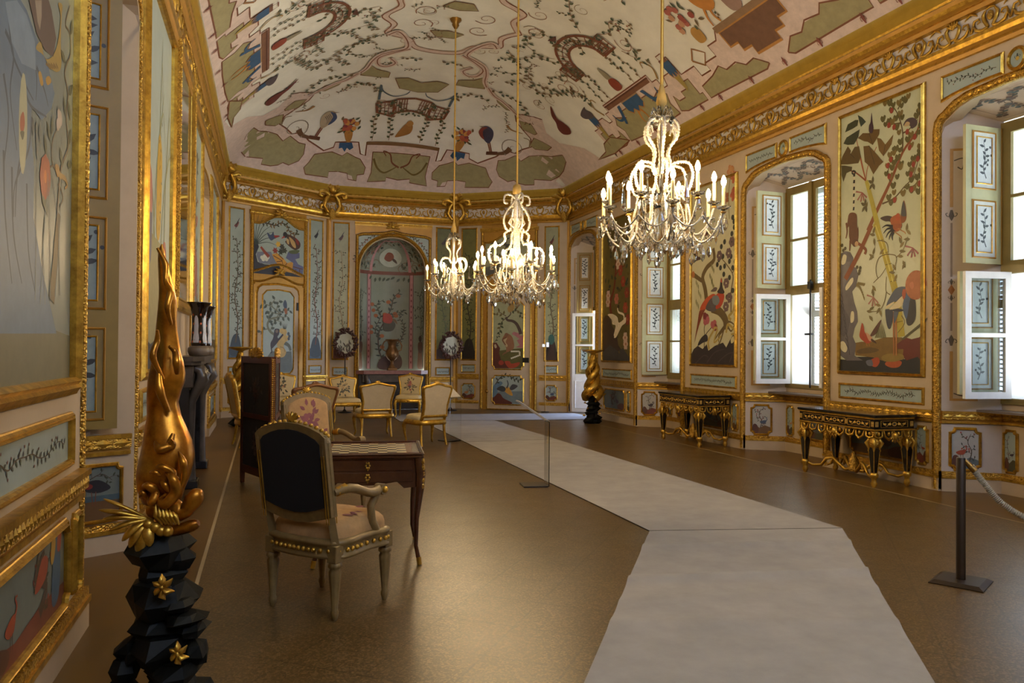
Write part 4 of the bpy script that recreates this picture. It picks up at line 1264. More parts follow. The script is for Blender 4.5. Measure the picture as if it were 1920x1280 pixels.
def scene_art(kind, seed):
	"""small dado picture: bank, water, plant and a bird"""
	def f(A, a0, a1, b0, b1):
		rn = random.Random(seed)
		w, h = a1 - a0, b1 - b0
		X = lambda u: a0 + u * w
		Y = lambda v: b0 + v * h
		g = {0: (88, 96, 96), 1: (104, 74, 40), 2: (70, 66, 44), 3: (110, 52, 36)}[kind % 4]
		A.poly([(X(0), Y(0)), (X(1), Y(0)), (X(1), Y(.18 + rn.uniform(0, .12))), (X(.7), Y(.3)), (X(.4), Y(.2)), (X(.15), Y(.32)), (X(0), Y(.2))], g)
		A.lay()
		A.blob([(X(0), Y(0)), (X(.3), Y(.02)), (X(.34), Y(.2)), (X(.2), Y(.34)), (X(.04), Y(.3))], (84, 48, 34))
		tx = rn.uniform(.2, .8)
		A.tree([(X(tx), Y(.2)), (X(tx + .08), Y(.45)), (X(tx - .06), Y(.68)), (X(tx + .05), Y(.9))], w * .045, (70, 54, 42), 7, min(w, h) * .3, (min(w, h) * .11, min(w, h) * .055), ((48, 58, 44), (60, 64, 40), (110, 56, 44)), seed, fruit=(.2, min(w, h) * .035, (150, 60, 44)))
		A.lay()
		bx = .62 if tx < .5 else .36
		c = rn.choice(((150, 66, 40), (66, 80, 104), (60, 48, 60), (176, 120, 70)))
		k = min(w, h)
		x, y = X(bx), Y(.42)
		A.blob([(x - .2 * k, y), (x - .08 * k, y - .1 * k), (x + .1 * k, y - .08 * k), (x + .16 * k, y + .08 * k), (x + .02 * k, y + .1 * k)], c)
		A.stroke([(x + .12 * k, y + .04 * k), (x + .2 * k, y + .16 * k), (x + .14 * k, y + .26 * k), (x + .22 * k, y + .27 * k)], .05 * k, c, .02 * k)
		A.stroke([(x - .02 * k, y - .08 * k), (x - .02 * k, y - .26 * k)], .02 * k, (90, 60, 44), smooth=False)
		A.stroke([(x + .06 * k, y - .08 * k), (x + .06 * k, y - .26 * k)], .02 * k, (90, 60, 44), smooth=False)
	return f
for a0, a1, lb, k in ((7.05, 7.95, 'below the crested crane painting, seen behind the near console table', 1), (10.65, 11.55, 'below the red pheasant painting, seen behind the far console table', 2), (14.35, 15.35, 'below the white crane painting', 0)):
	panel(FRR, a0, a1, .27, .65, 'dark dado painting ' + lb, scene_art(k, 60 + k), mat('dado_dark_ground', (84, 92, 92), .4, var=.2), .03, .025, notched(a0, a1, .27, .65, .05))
for a0, a1, lb, k in ((6.80, 6.93, 'at the near end of the pier below the crested crane painting', 3), (10.4, 10.53, 'right of the far console table', 1), (14.1, 14.24, 'between the white crane dado and the next window', 2)):
	panel(FRR, a0, a1, .27, .65, 'slim dado painting ' + lb, scene_art(k, 80 + k), PANELBLUE, .028, .025, notched(a0, a1, .27, .65, .03))
# panels in the niche dados
for k, (a0, a1) in enumerate(OPEN[2:5]):
	nm = ('nearest', 'middle', 'farther')[k]
	s = SPL
	frs = Fr(FRR.P(a1, 0), (.5, -s, 0), (-s, -.5, 0))
	panel(frs, .1, .36, .25, .66, ('blue leaf and flower painting on the dado jamb of the nearest window', 'painting of a bird in a little tree on the dado jamb of the middle window', 'painting of red flowers on the dado jamb of the farther window')[k],
		  scene_art((0, 1, 3)[k], (131, 132, 133)[k]), mat('white_panel_ground', (178, 176, 168), .4), .03, .025, notched(.1, .36, .25, .66, .045))
	frb = Fr(FRR.P(a1 - s, 0, -.5), (0, -1, 0), (-1, 0, 0))
	panel(frb, .04, .17, .25, .66, 'slim dark painting in the corner of the %s window dado' % nm, scene_art(2, 140 + k), PANELBLUE, .025, .025, notched(.04, .17, .25, .66, .03))
	panel(frb, .36, 1.2, .25, .66, 'dark flower painting under the %s window sill' % nm, scene_art(2, 150 + k), mat('dado_dark_ground', (84, 92, 92), .4, var=.2), .03, .025, notched(.36, 1.2, .25, .66, .05))
# over-window friezes
for k, (a0, a1) in enumerate(OPEN[2:6]):
	nm = ('nearest', 'middle', 'farther', 'farthest')[k]
	m = (a0 + a1) / 2
	for s, sd in ((-1, 'near'), (1, 'far')):
		x0, x1 = (a0 + .02, m - .17) if s < 0 else (m + .17, a1 - .02)
		zb = lambda x: 4.245 - .07 * (1 - min(1, abs(x - (a0 if s < 0 else a1)) / .5) ** .5)
		n = 6
		pts = [(x0 + (x1 - x0) * i / n, zb(x0 + (x1 - x0) * i / n) + .03) for i in range(n + 1)] + [(x1, 4.44), (x0, 4.44)]
		panel(FRR, x0, x1, 4.25, 4.44, 'pale panel with a leafy twig over the %s window, at its %s end' % (nm, sd),
			  lambda A, x0, x1, y0, y1, k=k, s=s: garland(A, x0 + .06, x1 - .06, y0 + .03, y1 - .02, 70 + k * 2 + s, (56, 72, 60), dens=.9), PANELBLUE, .03, .025, pts)
	rd = [(m + .075 * math.cos(t), 4.35 + .085 * math.sin(t)) for t in [2 * PI * i / 18 for i in range(18)]]
	panel(FRR, m - .075, m + .075, 4.26, 4.44, 'small round gilt medallion with a flower over the middle of the %s window' % nm,
		  lambda A, x0, x1, y0, y1: (ornament(A, (x0 + x1) / 2, 4.35, .05, (60, 66, 62)), A.ell((x0 + x1) / 2, 4.35, .02, .02, (180, 150, 60))), PANELBLUE, .035, .035, rd, GOLD, None, 'medallion')
# ------------------------------------------------------------------ windows of the right wall
SLAT = mat('grey_louvre_paint', (176, 180, 180), .5, var=.1, vscale=8)
def leaf_mesh(mb, P, w, z0, z1, rows, mt, t=.04, st=.055):
	"""glazed casement in a local frame P(a,b,d): stiles, rails; returns pane rectangles"""
	bx = lambda a0, a1, b0, b1: mb.prism(rect(a0, a1, b0, b1), P, -t / 2, t / 2, mt)
	bx(0, st, z0, z1)
	bx(w - st, w, z0, z1)
	hs = [z0 + (z1 - z0) * i / rows for i in range(rows + 1)]
	out = []
	for i, h in enumerate(hs):
		k = st if i in (0, rows) else st * .6
		lo = h if i == 0 else (h - st if i == rows else h - k / 2)
		bx(st, w - st, lo, lo + k)
	for i in range(rows):
		out.append(rect(st, w - st, hs[i] + (st if i == 0 else st * .3), hs[i + 1] - (st if i == rows - 1 else st * .3)))
	return out
def add_panes(P, rects, parent):
	for r in rects:
		mb = MB()
		mb.prism(r, P, -.002, .002, PANE)
		mb.build('pane', parent)
def shutter_leaf(p0, p1, z0, z1, n, parent, seed, mt=SAGE, pmat=None, big=1., field=(204, 204, 196)):
	"""panelled inner shutter between two plan points, decorated on the side facing the room's near end"""
	p0, p1 = V((p0[0], p0[1], 0)), V((p1[0], p1[1], 0))
	A = (p1 - p0).normalized()
	w = (p1 - p0).length
	Nn = V((A.y, -A.x, 0))
	if Nn.y > 0:
		Nn = -Nn
	f = Fr(p0, A, Nn)
	mb = MB()
	mb.prism(rect(0, w, z0, z1), f.P, -.035, 0, mt)
	mb.prism(rect(-.004, .012, z0, z1), f.P, -.037, .004, OCHRE)
	h = (z1 - z0) / n
	m = w * .2
	A_ = Art(mb, f.P, .004)
	for k in range(n):
		r = rect(m, w - m, z0 + h * k + h * .1, z0 + h * (k + 1) - h * .1)
		r2 = rect(m + w * .1, w - m - w * .1, z0 + h * k + h * .17, z0 + h * (k + 1) - h * .17)
		A_.poly(r, field)
		mould(mb, f, r, .016, .014, OCHRE)
		mould(mb, f, r2, .012, .01, GOLD, .003)
		A_.lay()
		A_.poly(r2, pmat or (206, 208, 206))
		A_.lay()
		sprig(A_, w / 2, z0 + h * (k + .5), h * .52, (40, 44, 48), seed + k, None, .17 * big, .14 * big, .035)
		A_.lay(-2)
	return mb.build('inner_shutter', parent)
def window(i, o, idx, detail=True):
	a0, a1 = o
	b0, b1 = a0 + SPL, a1 - SPL
	X = XR + .5
	t = thing('window_%d' % idx, 'tall %s window with inner shutters and outside louvres' % ('nearest visible' if i == 2 else 'middle' if i == 3 else 'farther' if i == 4 else 'hidden'), 'window', (X, (b0 + b1) / 2, 0))
	tag(t, kind='structure')
	off = V(t.location)
	f = Fr(V((X, 0, 0)) - off, (0, 1, 0), (-1, 0, 0))
	z0, z1, zm = .95, 3.92, 2.36
	mb = MB()
	for r in (rect(b0, b0 + .06, z0, z1), rect(b1 - .06, b1, z0, z1), rect(b0 + .06, b1 - .06, z1 - .06, z1), rect(b0 + .06, b1 - .06, z0, z0 + .06), rect(b0 + .06, b1 - .06, zm - .04, zm + .04)):
		mb.prism(r, f.P, -.06, .02, OLIVE)
	m = (b0 + b1) / 2
	mb.prism(rect(m - .03, m + .03, zm, z1), f.P, -.03, .05, OLIVE)
	mb.build('window_frame', t)
	# closed leaves above (all closed in the farther window)
	wl = m - b0 - .09
	full = i == 4 or i < 2
	for s in (0, 1):
		P = (lambda a, b, d: f.P(b0 + .06 + a, b, d)) if s == 0 else (lambda a, b, d: f.P(m + .03 + a, b, d))
		mb = MB()
		pr = leaf_mesh(mb, P, wl, zm + .04, z1 - .06, 2, OLIVE)
		c = mb.build('casement', t)
		add_panes(P, pr, c)
		if full:
			mb = MB()
			pr = leaf_mesh(mb, P, wl, z0 + .06, zm - .04, 2, OLIVE)
			c = mb.build('casement', t)
			add_panes(P, pr, c)
	ox, oy = off.x, off.y
	if not full:
		# far lower leaf swung into the room
		e0, e1 = V((X - .03, b1 - .12, 0)), V((X - .56, b1 - .04, 0))
		A = (e1 - e0).normalized()
		g = Fr(e0 - off, A, (A.y, -A.x, 0))
		mb = MB()
		pr = leaf_mesh(mb, g.P, (e1 - e0).length, z0 + .06, zm - .03, 2, WHITEP, .04, .07)
		c = mb.build('casement', t)
		add_panes(g.P, pr, c)
		# near lower leaf swung in as well
		e0, e1 = V((X - .03, b0 + .02, 0)), V((X - .5, b0 - .2, 0))
		A = (e1 - e0).normalized()
		g = Fr(e0 - off, A, (A.y, -A.x, 0))
		mb = MB()
		pr = leaf_mesh(mb, g.P, (e1 - e0).length, z0 + .06, zm - .03, 2, WHITEP, .04, .07)
		c = mb.build('casement', t)
		add_panes(g.P, pr, c)
		# espagnolette rod and its handle
		mb = MB()
		mb.tube([(X - .07 - ox, m - .04 - oy, z0 + .02), (X - .07 - ox, m - .04 - oy, zm + .15)], .013, IRON, 8)
		mb.box(X - .1 - ox, X - .05 - ox, m - .07 - oy, m - .01 - oy, zm + .02, zm + .12, IRON)
		mb.box(X - .09 - ox, X - .05 - ox, m - .08 - oy, m + .06 - oy, 1.72, 1.75, IRON)
		mb.build('espagnolette_rod', t)
	if detail:
		u0, u1 = (1.02, z1 - .06) if full else (zm + .06, z1 - .06)
		q0 = (X - .03 - ox, b1 - .02 - oy)
		q1 = (X - .54 - ox, b1 + (.03 if full else -.04) - oy)
		shutter_leaf(q0, q1, u0, u1, 4 if full else 2, t, 200 + 10 * i)
		if not full:                                          # the lower board stands closer to the jamb, behind the open sash
			shutter_leaf((X - .04 - ox, b1 + .0 - oy), (X - .52 - ox, b1 + .05 - oy), z0 + .1, zm - .02, 2, t, 260 + 10 * i)
	# outer reveal and louvred shutters
	mb = MB()
	for q in (b0 - .03, b1 + .03):
		mb.box(.02, .5, q - .03 - oy, q + .03 - oy, z0 - .1, z1 + .1, WHITEP)
	mb.box(.02, .5, b0 - .03 - oy, b1 + .03 - oy, z0 - .15, z0 - .08, WHITEP)
	mb.box(.02, .5, b0 - .03 - oy, b1 + .03 - oy, z1 + .05, z1 + .12, WHITEP)
	mb.build('outer_reveal', t)
	for s in (0, 1):
		c0, c1 = (b0, m - .01) if s == 0 else (m + .01, b1)
		mb = MB()
		for r in (rect(c0, c0 + .06, z0 - .05, z1 + .05), rect(c1 - .06, c1, z0 - .05, z1 + .05), rect(c0 + .06, c1 - .06, z0 - .05, z0 + .06), rect(c0 + .06, c1 - .06, z1 - .05, z1 + .05), rect(c0 + .06, c1 - .06, zm - .35, zm - .25)):
			mb.prism(r, f.P, -.5, -.46, SLAT)
		fr_ = mb.build('louvre_shutter', t)
		mb = MB()
		z = z0 + .1
		while z < z1 - .06:
			if abs(z - zm + .3) > .07:
				an = math.radians(40 if z > zm - .3 else 20)
				hw, hh = .024 * math.cos(an), .024 * math.sin(an)
				y0, y1 = c0 + .06 - oy, c1 - .06 - oy
				xx = .48
				mb.add([(xx - hw, y0, z + hh), (xx - hw, y1, z + hh), (xx + hw, y1, z - hh), (xx + hw, y0, z - hh),
						(xx - hw, y0, z + hh - .007), (xx - hw, y1, z + hh - .007), (xx + hw, y1, z - hh - .007), (xx + hw, y0, z - hh - .007)],
					   [(0, 1, 2, 3), (7, 6, 5, 4), (0, 4, 5, 1), (2, 6, 7, 3)], SLAT)
			z += .052
		mb.build('louvres', fr_)
	return t
for k, i in enumerate((4, 3, 2)):
	window(i, OPEN[i], k + 1)
for k, i in enumerate((1, 0)):                               # unseen windows beside the viewpoint, boarded up to darken the foreground
	mb = MB()
	mb.box(XR + .46, XR + .52, OPEN[i][0], OPEN[i][1], 0, 4.2, SAGE)
	structure(mb.build('window_%d' % (k + 4)), 'unseen window boarded up in sage to darken the foreground', 'window')
# ------------------------------------------------------------------ white glazed door of the far right opening
a0, a1 = OPEN[5]
X = XR + .5
t = thing('door_1', 'white half-glazed door standing open in the far right opening', 'door', (X, a1 - .1, 0))
tag(t, kind='structure')
off = V(t.location)
pL = V(floor_at(1066, 772))
e1 = V((XR + .03, 17.28, 0))
e0 = V((XR + .5, 16.92, 0))
A = (e1 - e0).normalized()
g = Fr(e0 - off, A, (A.y, -A.x, 0))
w = (e1 - e0).length
mb = MB()
pr = leaf_mesh(mb, g.P, w, .84, 2.36, 2, WHITEP, .045, .075)
mb.prism(rect(0, w, .02, .84), g.P, -.022, .022, WHITEP)
for d in (-.023, .023):
	mould(mb, Fr(V(g.P(0, 0, d)), A, g.N if d > 0 else -g.N), rect(.09, w - .09, .12, .74), .02, .012, WHITEP)
c = mb.build('door_leaf', t)
add_panes(g.P, pr, c)
mb = MB()
mb.box(-.05, .02, a0 - a1 + .2, .0, 3.86, 3.94, OLIVE)
mb.box(-.05, .02, -.05, .02, 0, 3.9, OLIVE)
mb.box(-.05, .02, a0 - a1 + .2, a0 - a1 + .28, 0, 3.9, OLIVE)
mb.box(-.05, .02, a0 - a1 + .2, 0, 2.42, 2.5, OLIVE)
mb.box(-.02, .01, a0 - a1 + .2, 0, 2.5, 3.9, OLIVE)  # solid board added above the door to hold back sky light
mb.build('door_frame', t)
shutter_leaf((X - .06 - off.x, a1 - .30 - off.y), (X - .4 - off.x, a1 - .14 - off.y), .9, 3.8, 4, t, 300, mat('olive_shutter_paint', (140, 118, 62), .45, var=.12), None, 1., (150, 132, 84))
# landing outside the door
mb = MB()
mb.box(XR + .45, XR + 3.5, 15, 18.2, -.1, -.005, mat('pale_stone_landing', (190, 186, 178), .7))
structure(mb.build('landing'), 'pale stone step outside the far right door', 'step')
# ------------------------------------------------------------------ left niches: closed boards and near shutter
wins = []
for k, (a0, a1) in enumerate(OPENL):
	mb = MB()
	mb.box(XL - .56, XL - .5, a0, a1, 0, 4.2, OLIVE)
	wins.append(mb.build('window_%d' % (k + 6)))
	structure(wins[-1], 'closed olive boards at the back of a left wall niche', 'window')
w = wins[2]
o = shutter_leaf((XL - .535, 5.93), (XL - .085, 6.13), .9, 4.0, 4, w, 320, mat('near_shutter_paint', (132, 108, 48), .45, var=.12), (128, 142, 140), 1.35, (128, 106, 56))
fj = Fr(FRL.P(6.3, 0), (-.5, -SPL, 0), (SPL, -.5, 0))
def darkbird(A, a0, a1, b0, b1):
	A.poly(rect(a0, a1, b0, b0 + .13), (98, 68, 36))
	A.poly(rect(a0, a1, b0 + .13, b0 + .17), (64, 84, 92))
	A.lay()
	A.tree([(a1 - .02, b1 - .14), (a1 - .12, b1 - .08), (a0 + .12, b1 - .05), (a0 + .05, b1 - .1)], .008, (66, 50, 36), 7, .07, (.03, .014), ((52, 58, 40),), 4)
	m = (a0 + a1) / 2
	A.lay()
	A.blob([(m - .1, b0 + .22), (m - .02, b0 + .28), (m + .07, b0 + .27), (m + .11, b0 + .24), (m + .05, b0 + .2), (m - .03, b0 + .19)], (26, 26, 34))
	A.stroke([(m + .07, b0 + .25), (m + .1, b0 + .3), (m + .08, b0 + .34), (m + .11, b0 + .345)], .016, (26, 30, 36), .01)
	A.stroke([(m, b0 + .2), (m + .005, b0 + .1)], .006, (110, 60, 40), smooth=False)
	A.stroke([(m + .03, b0 + .2), (m + .02, b0 + .1)], .006, (110, 60, 40), smooth=False)
	A.lay()
	A.ell(m + .05, b0 + .24, .03, .02, (120, 40, 34))
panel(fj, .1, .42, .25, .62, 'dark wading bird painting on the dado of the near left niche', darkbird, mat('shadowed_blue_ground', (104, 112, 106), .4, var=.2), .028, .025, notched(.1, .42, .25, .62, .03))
# ------------------------------------------------------------------ left wall paintings
def lady_art(A, a0, a1, b0, b1):
	q = Crop(FRL, 0, 0, .3125)
	edge = lambda pts: [(min(a1, max(a0, x)), min(b1, max(b0, y))) for x, y in pts]
	W = a1 - a0
	A.poly([(a0, b0), (a1, b0), (a1, b0 + .2), (a0 + .5 * W, b0 + .25), (a0, b0 + .2)], (96, 90, 66))
	A.lay()
	# blue robe falling down the left half
	blue = (84, 104, 124)
	A.poly(edge(q(-200, -200, 90, -40, 150, 60, 200, 200, 280, 400, 318, 560, 300, 650, 240, 720, 180, 640, 175, 800, 195, 1000, 190, 1300, 240, 1600, 330, 2000, -200, 2000)), blue)
	A.lay()
	for p in (q(40, 20, 60, 300, 130, 480, 190, 600), q(20, 180, 70, 330, 50, 560, 90, 900), q(180, 240, 210, 460, 205, 600), q(140, 550, 180, 640, 270, 700), q(10, 440, 40, 700, 10, 1000), q(180, 700, 160, 900, 80, 1100, 70, 1300), q(120, 900, 90, 1080, 80, 1300), q(210, 400, 260, 550, 280, 640), q(60, 1000, 70, 1400, 120, 1700), q(10, 900, 20, 1300, 60, 1700), q(150, 1100, 160, 1500, 200, 1750)):
		A.stroke(edge(p), .022, (56, 68, 82), .008)
	A.poly(edge(q(20, 10, 90, 0, 150, 90, 200, 250, 205, 420, 120, 380, 60, 250)), (112, 130, 146))
	A.ell(*q(128, 740)[0], .055, .2, (164, 160, 128), n=14)
	A.lay()
	A.blob(q(112, 700, 130, 670, 138, 740, 125, 800, 110, 770), (150, 70, 40))
	A.blob(q(110, 790, 135, 790, 125, 840), (84, 82, 60))
	A.lay(-1)
	# arm, mantle and fan top right
	A.blob(edge(q(205, 290, 235, 250, 260, 350, 310, 330, 340, 240, 355, 100, 340, 20, 365, 30, 360, 110, 355, 260, 358, 400, 330, 430, 290, 400, 250, 330)), (150, 124, 62))
	A.poly(edge(q(150, -60, 265, -60, 300, 60, 328, 230, 310, 340, 260, 300, 210, 200)), (82, 66, 62))
	A.lay()
	A.poly(edge(q(200, 0, 240, 0, 240, 100, 230, 180, 215, 130)), (140, 126, 110))
	for k in range(5):
		A.stroke(q(265 + 15 * k, 380, 300 + 10 * k, 410), .012, (110, 84, 36), smooth=False)
	A.blob(q(220, 440, 235, 430, 250, 500, 235, 510), (158, 120, 44))
	A.blob(q(265, 470, 285, 455, 298, 490, 275, 510), (158, 120, 44))
	# flowering branch down the right side
	tr = (104, 88, 66)
	A.stroke(q(335, 1280, 345, 1150, 360, 1000, 400, 880, 390, 700, 400, 560, 380, 430, 415, 320, 410, 200, 385, 140, 412, 30), .022, tr, .008)
	A.stroke(q(345, 1280, 330, 1450, 320, 1600, 300, 1800), .06, (110, 92, 62), .1)
	A.stroke(q(360, 1040, 310, 990, 305, 850, 350, 740), .014, tr, .006)
	A.stroke(q(340, 1100, 370, 1180, 350, 1240), .014, tr, .008)
	A.stroke(q(310, 990, 275, 1010), .01, tr)
	A.lay()
	for x, y, a in ((415, 210, 1.2), (385, 380, 2.8), (405, 570, .8), (400, 600, 5.2), (385, 700, 2), (295, 850, 2.3), (350, 880, 5.3), (270, 930, 2), (395, 990, .3), (405, 870, 1.2), (240, 1140, 5.4), (260, 1170, 5.2), (250, 1200, 1), (300, 810, 1.4)):
		p = q(x, y)[0]
		A.leaf(p[0], p[1], a, .1, .045, (78, 80, 60))
	for x, y in ((190, 705), (210, 720), (230, 735), (212, 780), (215, 830), (215, 850), (340, 630), (350, 640)):
		p = q(x, y)[0]
		A.leaf(p[0], p[1], 4.7, .08, .04, (92, 96, 92))
	for k in range(9):
		p = q(262 + 18 * math.cos(k * .8), 1060 + 70 * math.sin(k * .8))[0]
		A.ell(p[0], p[1], .04, .05, (150, 66, 38), n=8)
	A.ell(*q(262, 1060)[0], .045, .07, (158, 72, 40))
	A.lay()
	A.ell(*q(262, 1058)[0], .02, .03, (206, 120, 54))
	A.blob(q(320, 990, 340, 990, 350, 1040, 335, 1060), (150, 110, 50))
	A.stroke(q(345, 1050, 380, 1070, 395, 1110, 380, 1130), .03, (150, 116, 60), .012)
	for k in range(5):
		p = q(345 + 10 * math.sin(k), 690 + 14 * k)[0]
		A.ell(p[0], p[1], .03, .03, (176, 160, 144), n=7)
	A.lay(-1)
	# foliage and drapery at the foot
	for k in range(6):
		p = q(200 + 30 * k, 1800 + 30 * math.sin(k))[0]
		A.stroke([p, (p[0] + .05 * math.sin(k * 2), p[1] + .3), (p[0] + .1 * math.sin(k * 1.3), p[1] + .55)], .012, (104, 114, 114), .004)
panel(FRL, 2.94, 4.27, 1.33, 4.42, 'large near painting of a figure in a long blue robe beside a flowering branch', lady_art, mat('greyed_painting_ground', (126, 134, 126), .32, var=.16, vscale=2), .085, .06)
panel(FRL, 2.94, 4.27, .93, 1.12, 'long low panel of a budding branch below the blue robe painting', lambda A, x0, x1, y0, y1: garland(A, x0 + .08, x1 - .08, y0 + .02, y1 - .02, 17, (62, 62, 54)), PANELBLUE, .04, .035)
def pond_art(A, a0, a1, b0, b1):
	scene_art(3, 19)(A, a0, a1, b0, b1)
	A.lay(2)
	x = a1 - .2
	A.blob([(x - .02, b0 + .05), (x + .1, b0 + .06), (x + .12, b0 + .25), (x + .06, b0 + .36), (x, b0 + .3)], (70, 96, 120))
	A.blob([(x + .06, b0 + .28), (x + .12, b0 + .27), (x + .13, b0 + .38), (x + .08, b0 + .4)], (150, 66, 50))
	A.blob([(x - .3, b0 + .18), (x - .14, b0 + .2), (x - .1, b0 + .28), (x - .2, b0 + .3)], (140, 62, 40))
	A.lay()
	A.blob([(x - .05, b0 + .25), (x + .0, b0 + .24), (x + .03, b0 + .33), (x - .03, b0 + .37)], (170, 136, 60))
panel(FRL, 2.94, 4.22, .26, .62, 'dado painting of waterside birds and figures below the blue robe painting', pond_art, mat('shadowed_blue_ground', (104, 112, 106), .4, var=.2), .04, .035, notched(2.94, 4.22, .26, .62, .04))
panel(FRL, 4.39, 4.5, .26, .62, 'slim upright dado painting at the end of the near left pier', lambda A, x0, x1, y0, y1: sprig(A, (x0 + x1) / 2, (y0 + y1) / 2, .3, (50, 62, 70), 3), PANELBLUE, .025, .03, notched(4.39, 4.5, .26, .62, .02))
def iris_art(A, a0, a1, b0, b1):
	w = a1 - a0
	X = lambda u: a0 + u * w
	A.poly([(a0, b0), (a1, b0), (a1, b0 + .1), (a0 + .6 * w, b0 + .28), (a0 + .3 * w, b0 + .2), (a0, b0 + .3)], (30, 30, 34))
	A.lay()
	A.poly([(a0, b0 + .3), (X(.3), b0 + .2), (X(.6), b0 + .28), (X(1), b0 + .1), (X(1), b0 + .9), (X(.6), b0 + 1.1), (X(0), b0 + 1.15)], (146, 136, 92))
	for u, h, b in ((.2, 2.9, -.3), (.35, 2.5, .35), (.5, 2.95, .12), (.62, 2.2, .4), (.75, 2.6, .2), (.1, 2.2, -.15), (.42, 2.0, -.4)):
		A.stroke([(X(u), b0 + 1.0), (X(u + b * .3), b0 + 1.0 + (h - 1) * .5), (X(u + b), b0 + h)], .05, (134, 138, 96), .008)
		A.stroke([(X(u + b * .3), b0 + 1.0 + (h - 1) * .5), (X(u + b * .9), b0 + h * .92), (X(u + b * 1.3), b0 + h * .75)], .035, (152, 152, 112), .006)
	A.lay()
	A.blob([(X(.45), b0 + 1.2), (X(.6), b0 + 1.2), (X(.64), b0 + 1.9), (X(.5), b0 + 2.0)], (186, 150, 50))
	A.blob([(X(.1), b0 + .9), (X(.28), b0 + .9), (X(.3), b0 + 1.35), (X(.2), b0 + 1.6), (X(.1), b0 + 1.4)], (96, 92, 110))
	A.blob([(X(.16), b0 + 1.35), (X(.3), b0 + 1.3), (X(.28), b0 + 1.6), (X(.18), b0 + 1.66)], (170, 110, 100))
	A.blob([(X(.12), b0 + 1.7), (X(.2), b0 + 1.75), (X(.18), b0 + 2.05), (X(.1), b0 + 1.95)], (70, 84, 94))
	A.blob([(X(.7), b0 + .95), (X(.85), b0 + .98), (X(.82), b0 + 1.15), (X(.72), b0 + 1.12)], (176, 110, 90))
	for k in range(12):
		A.leaf(X(.55 + .03 * (k % 3)), b0 + 1.2 + .09 * k, 1.2 + k, .07, .025, (70, 76, 60))
panel(FRL, 6.52, 8.28, 1.30, 4.42, 'tall pale painting of bending reeds and a robed figure behind the gilt torchere', iris_art, mat('pale_reed_ground', (166, 178, 172), .42, var=.08), .08, .06)
panel(FRL, 6.52, 8.28, .93, 1.12, 'long low leafy panel below the reed painting', lambda A, x0, x1, y0, y1: garland(A, x0 + .08, x1 - .08, y0 + .02, y1 - .02, 21, (50, 58, 50)), PANELBLUE, .035, .03)
panel(FRL, 6.6, 8.2, .26, .62, 'dado painting below the reed painting', scene_art(1, 22), PANELBLUE, .035, .03, notched(6.6, 8.2, .26, .62, .04))
def strip_art(seed, c):
	def f(A, a0, a1, b0, b1):
		rn = random.Random(seed)
		A.poly(rect(a0, a1, b0, b0 + .35), (96, 84, 54))
		A.lay()
		m = (a0 + a1) / 2
		A.tree([(m, b0 + .2), (m + .1, b0 + 1.0), (m - .12, b0 + 1.8), (m + .08, b1 - .3)], .06, (96, 78, 60), 14, .35, (.12, .06), ((72, 84, 60), (104, 92, 60), c), seed, fruit=(.2, .05, (170, 96, 80)))
		A.lay()
		A.blob([(m - .25, b0 + .9), (m + .1, b0 + .9), (m + .2, b0 + 1.3), (m - .1, b0 + 1.5), (m - .3, b0 + 1.2)], c)
	return f
panel(FRL, 10.62, 11.95, 1.30, 4.42, 'tall painting with red blossom just beyond the fireplace vases', strip_art(31, (150, 90, 84)), PANELBLUE, .07, .05)
panel(FRL, 13.98, 15.62, 1.27, 4.3, 'tall painting on the last pier of the left wall', strip_art(33, (110, 120, 104)), PANELBLUE, .07, .05)
panel(FRL, 13.98, 15.62, .93, 1.07, 'long low panel on the last pier of the left wall', lambda A, x0, x1, y0, y1: garland(A, x0 + .08, x1 - .08, y0 + .02, y1 - .02, 23), PANELBLUE, .03, .03)
panel(FRL, 14.2, 15.5, .26, .62, 'dado painting on the last pier of the left wall', scene_art(2, 24), PANELBLUE, .03, .03, notched(14.2, 15.5, .26, .62, .04))
# ------------------------------------------------------------------ overmantel mirror
MIRROR = mat('silvered_mirror', (214, 216, 214), .05, 1., var=.06)
t = thing('mirror', 'tall gilt overmantel mirror above the dark marble fireplace', 'mirror', FRL.P(9.58, 2.02))
off = V(t.location)
g = Fr(FRL.o - off, FRL.A, FRL.N)
out = [(8.86, 2.02), (10.3, 2.02), (10.3, 4.6), (10.05, 4.72), (9.58, 4.78), (9.1, 4.72), (8.86, 4.6)]
mb = MB()
mb.add([g.P(x, y, .015) for x, y in out], [tuple(range(len(out)))], MIRROR)
mb.build('glass', t)
mb = MB()
mould(mb, g, out, .15, .05, GOLD, 0, True, [(0, .1), (0, .4), (.12, .55), (.2, .35), (.5, .7), (.7, 1), (.9, .9), (1, .5), (1, 0)])
gilt = [(8.71, 2.0), (8.71, 4.66), (9.04, 4.84), (9.58, 4.92), (10.12, 4.84), (10.45, 4.66), (10.45, 2.0)]
gilt_strip(mb, g, gilt, .04, .06, .05)
mb.build('frame', t)
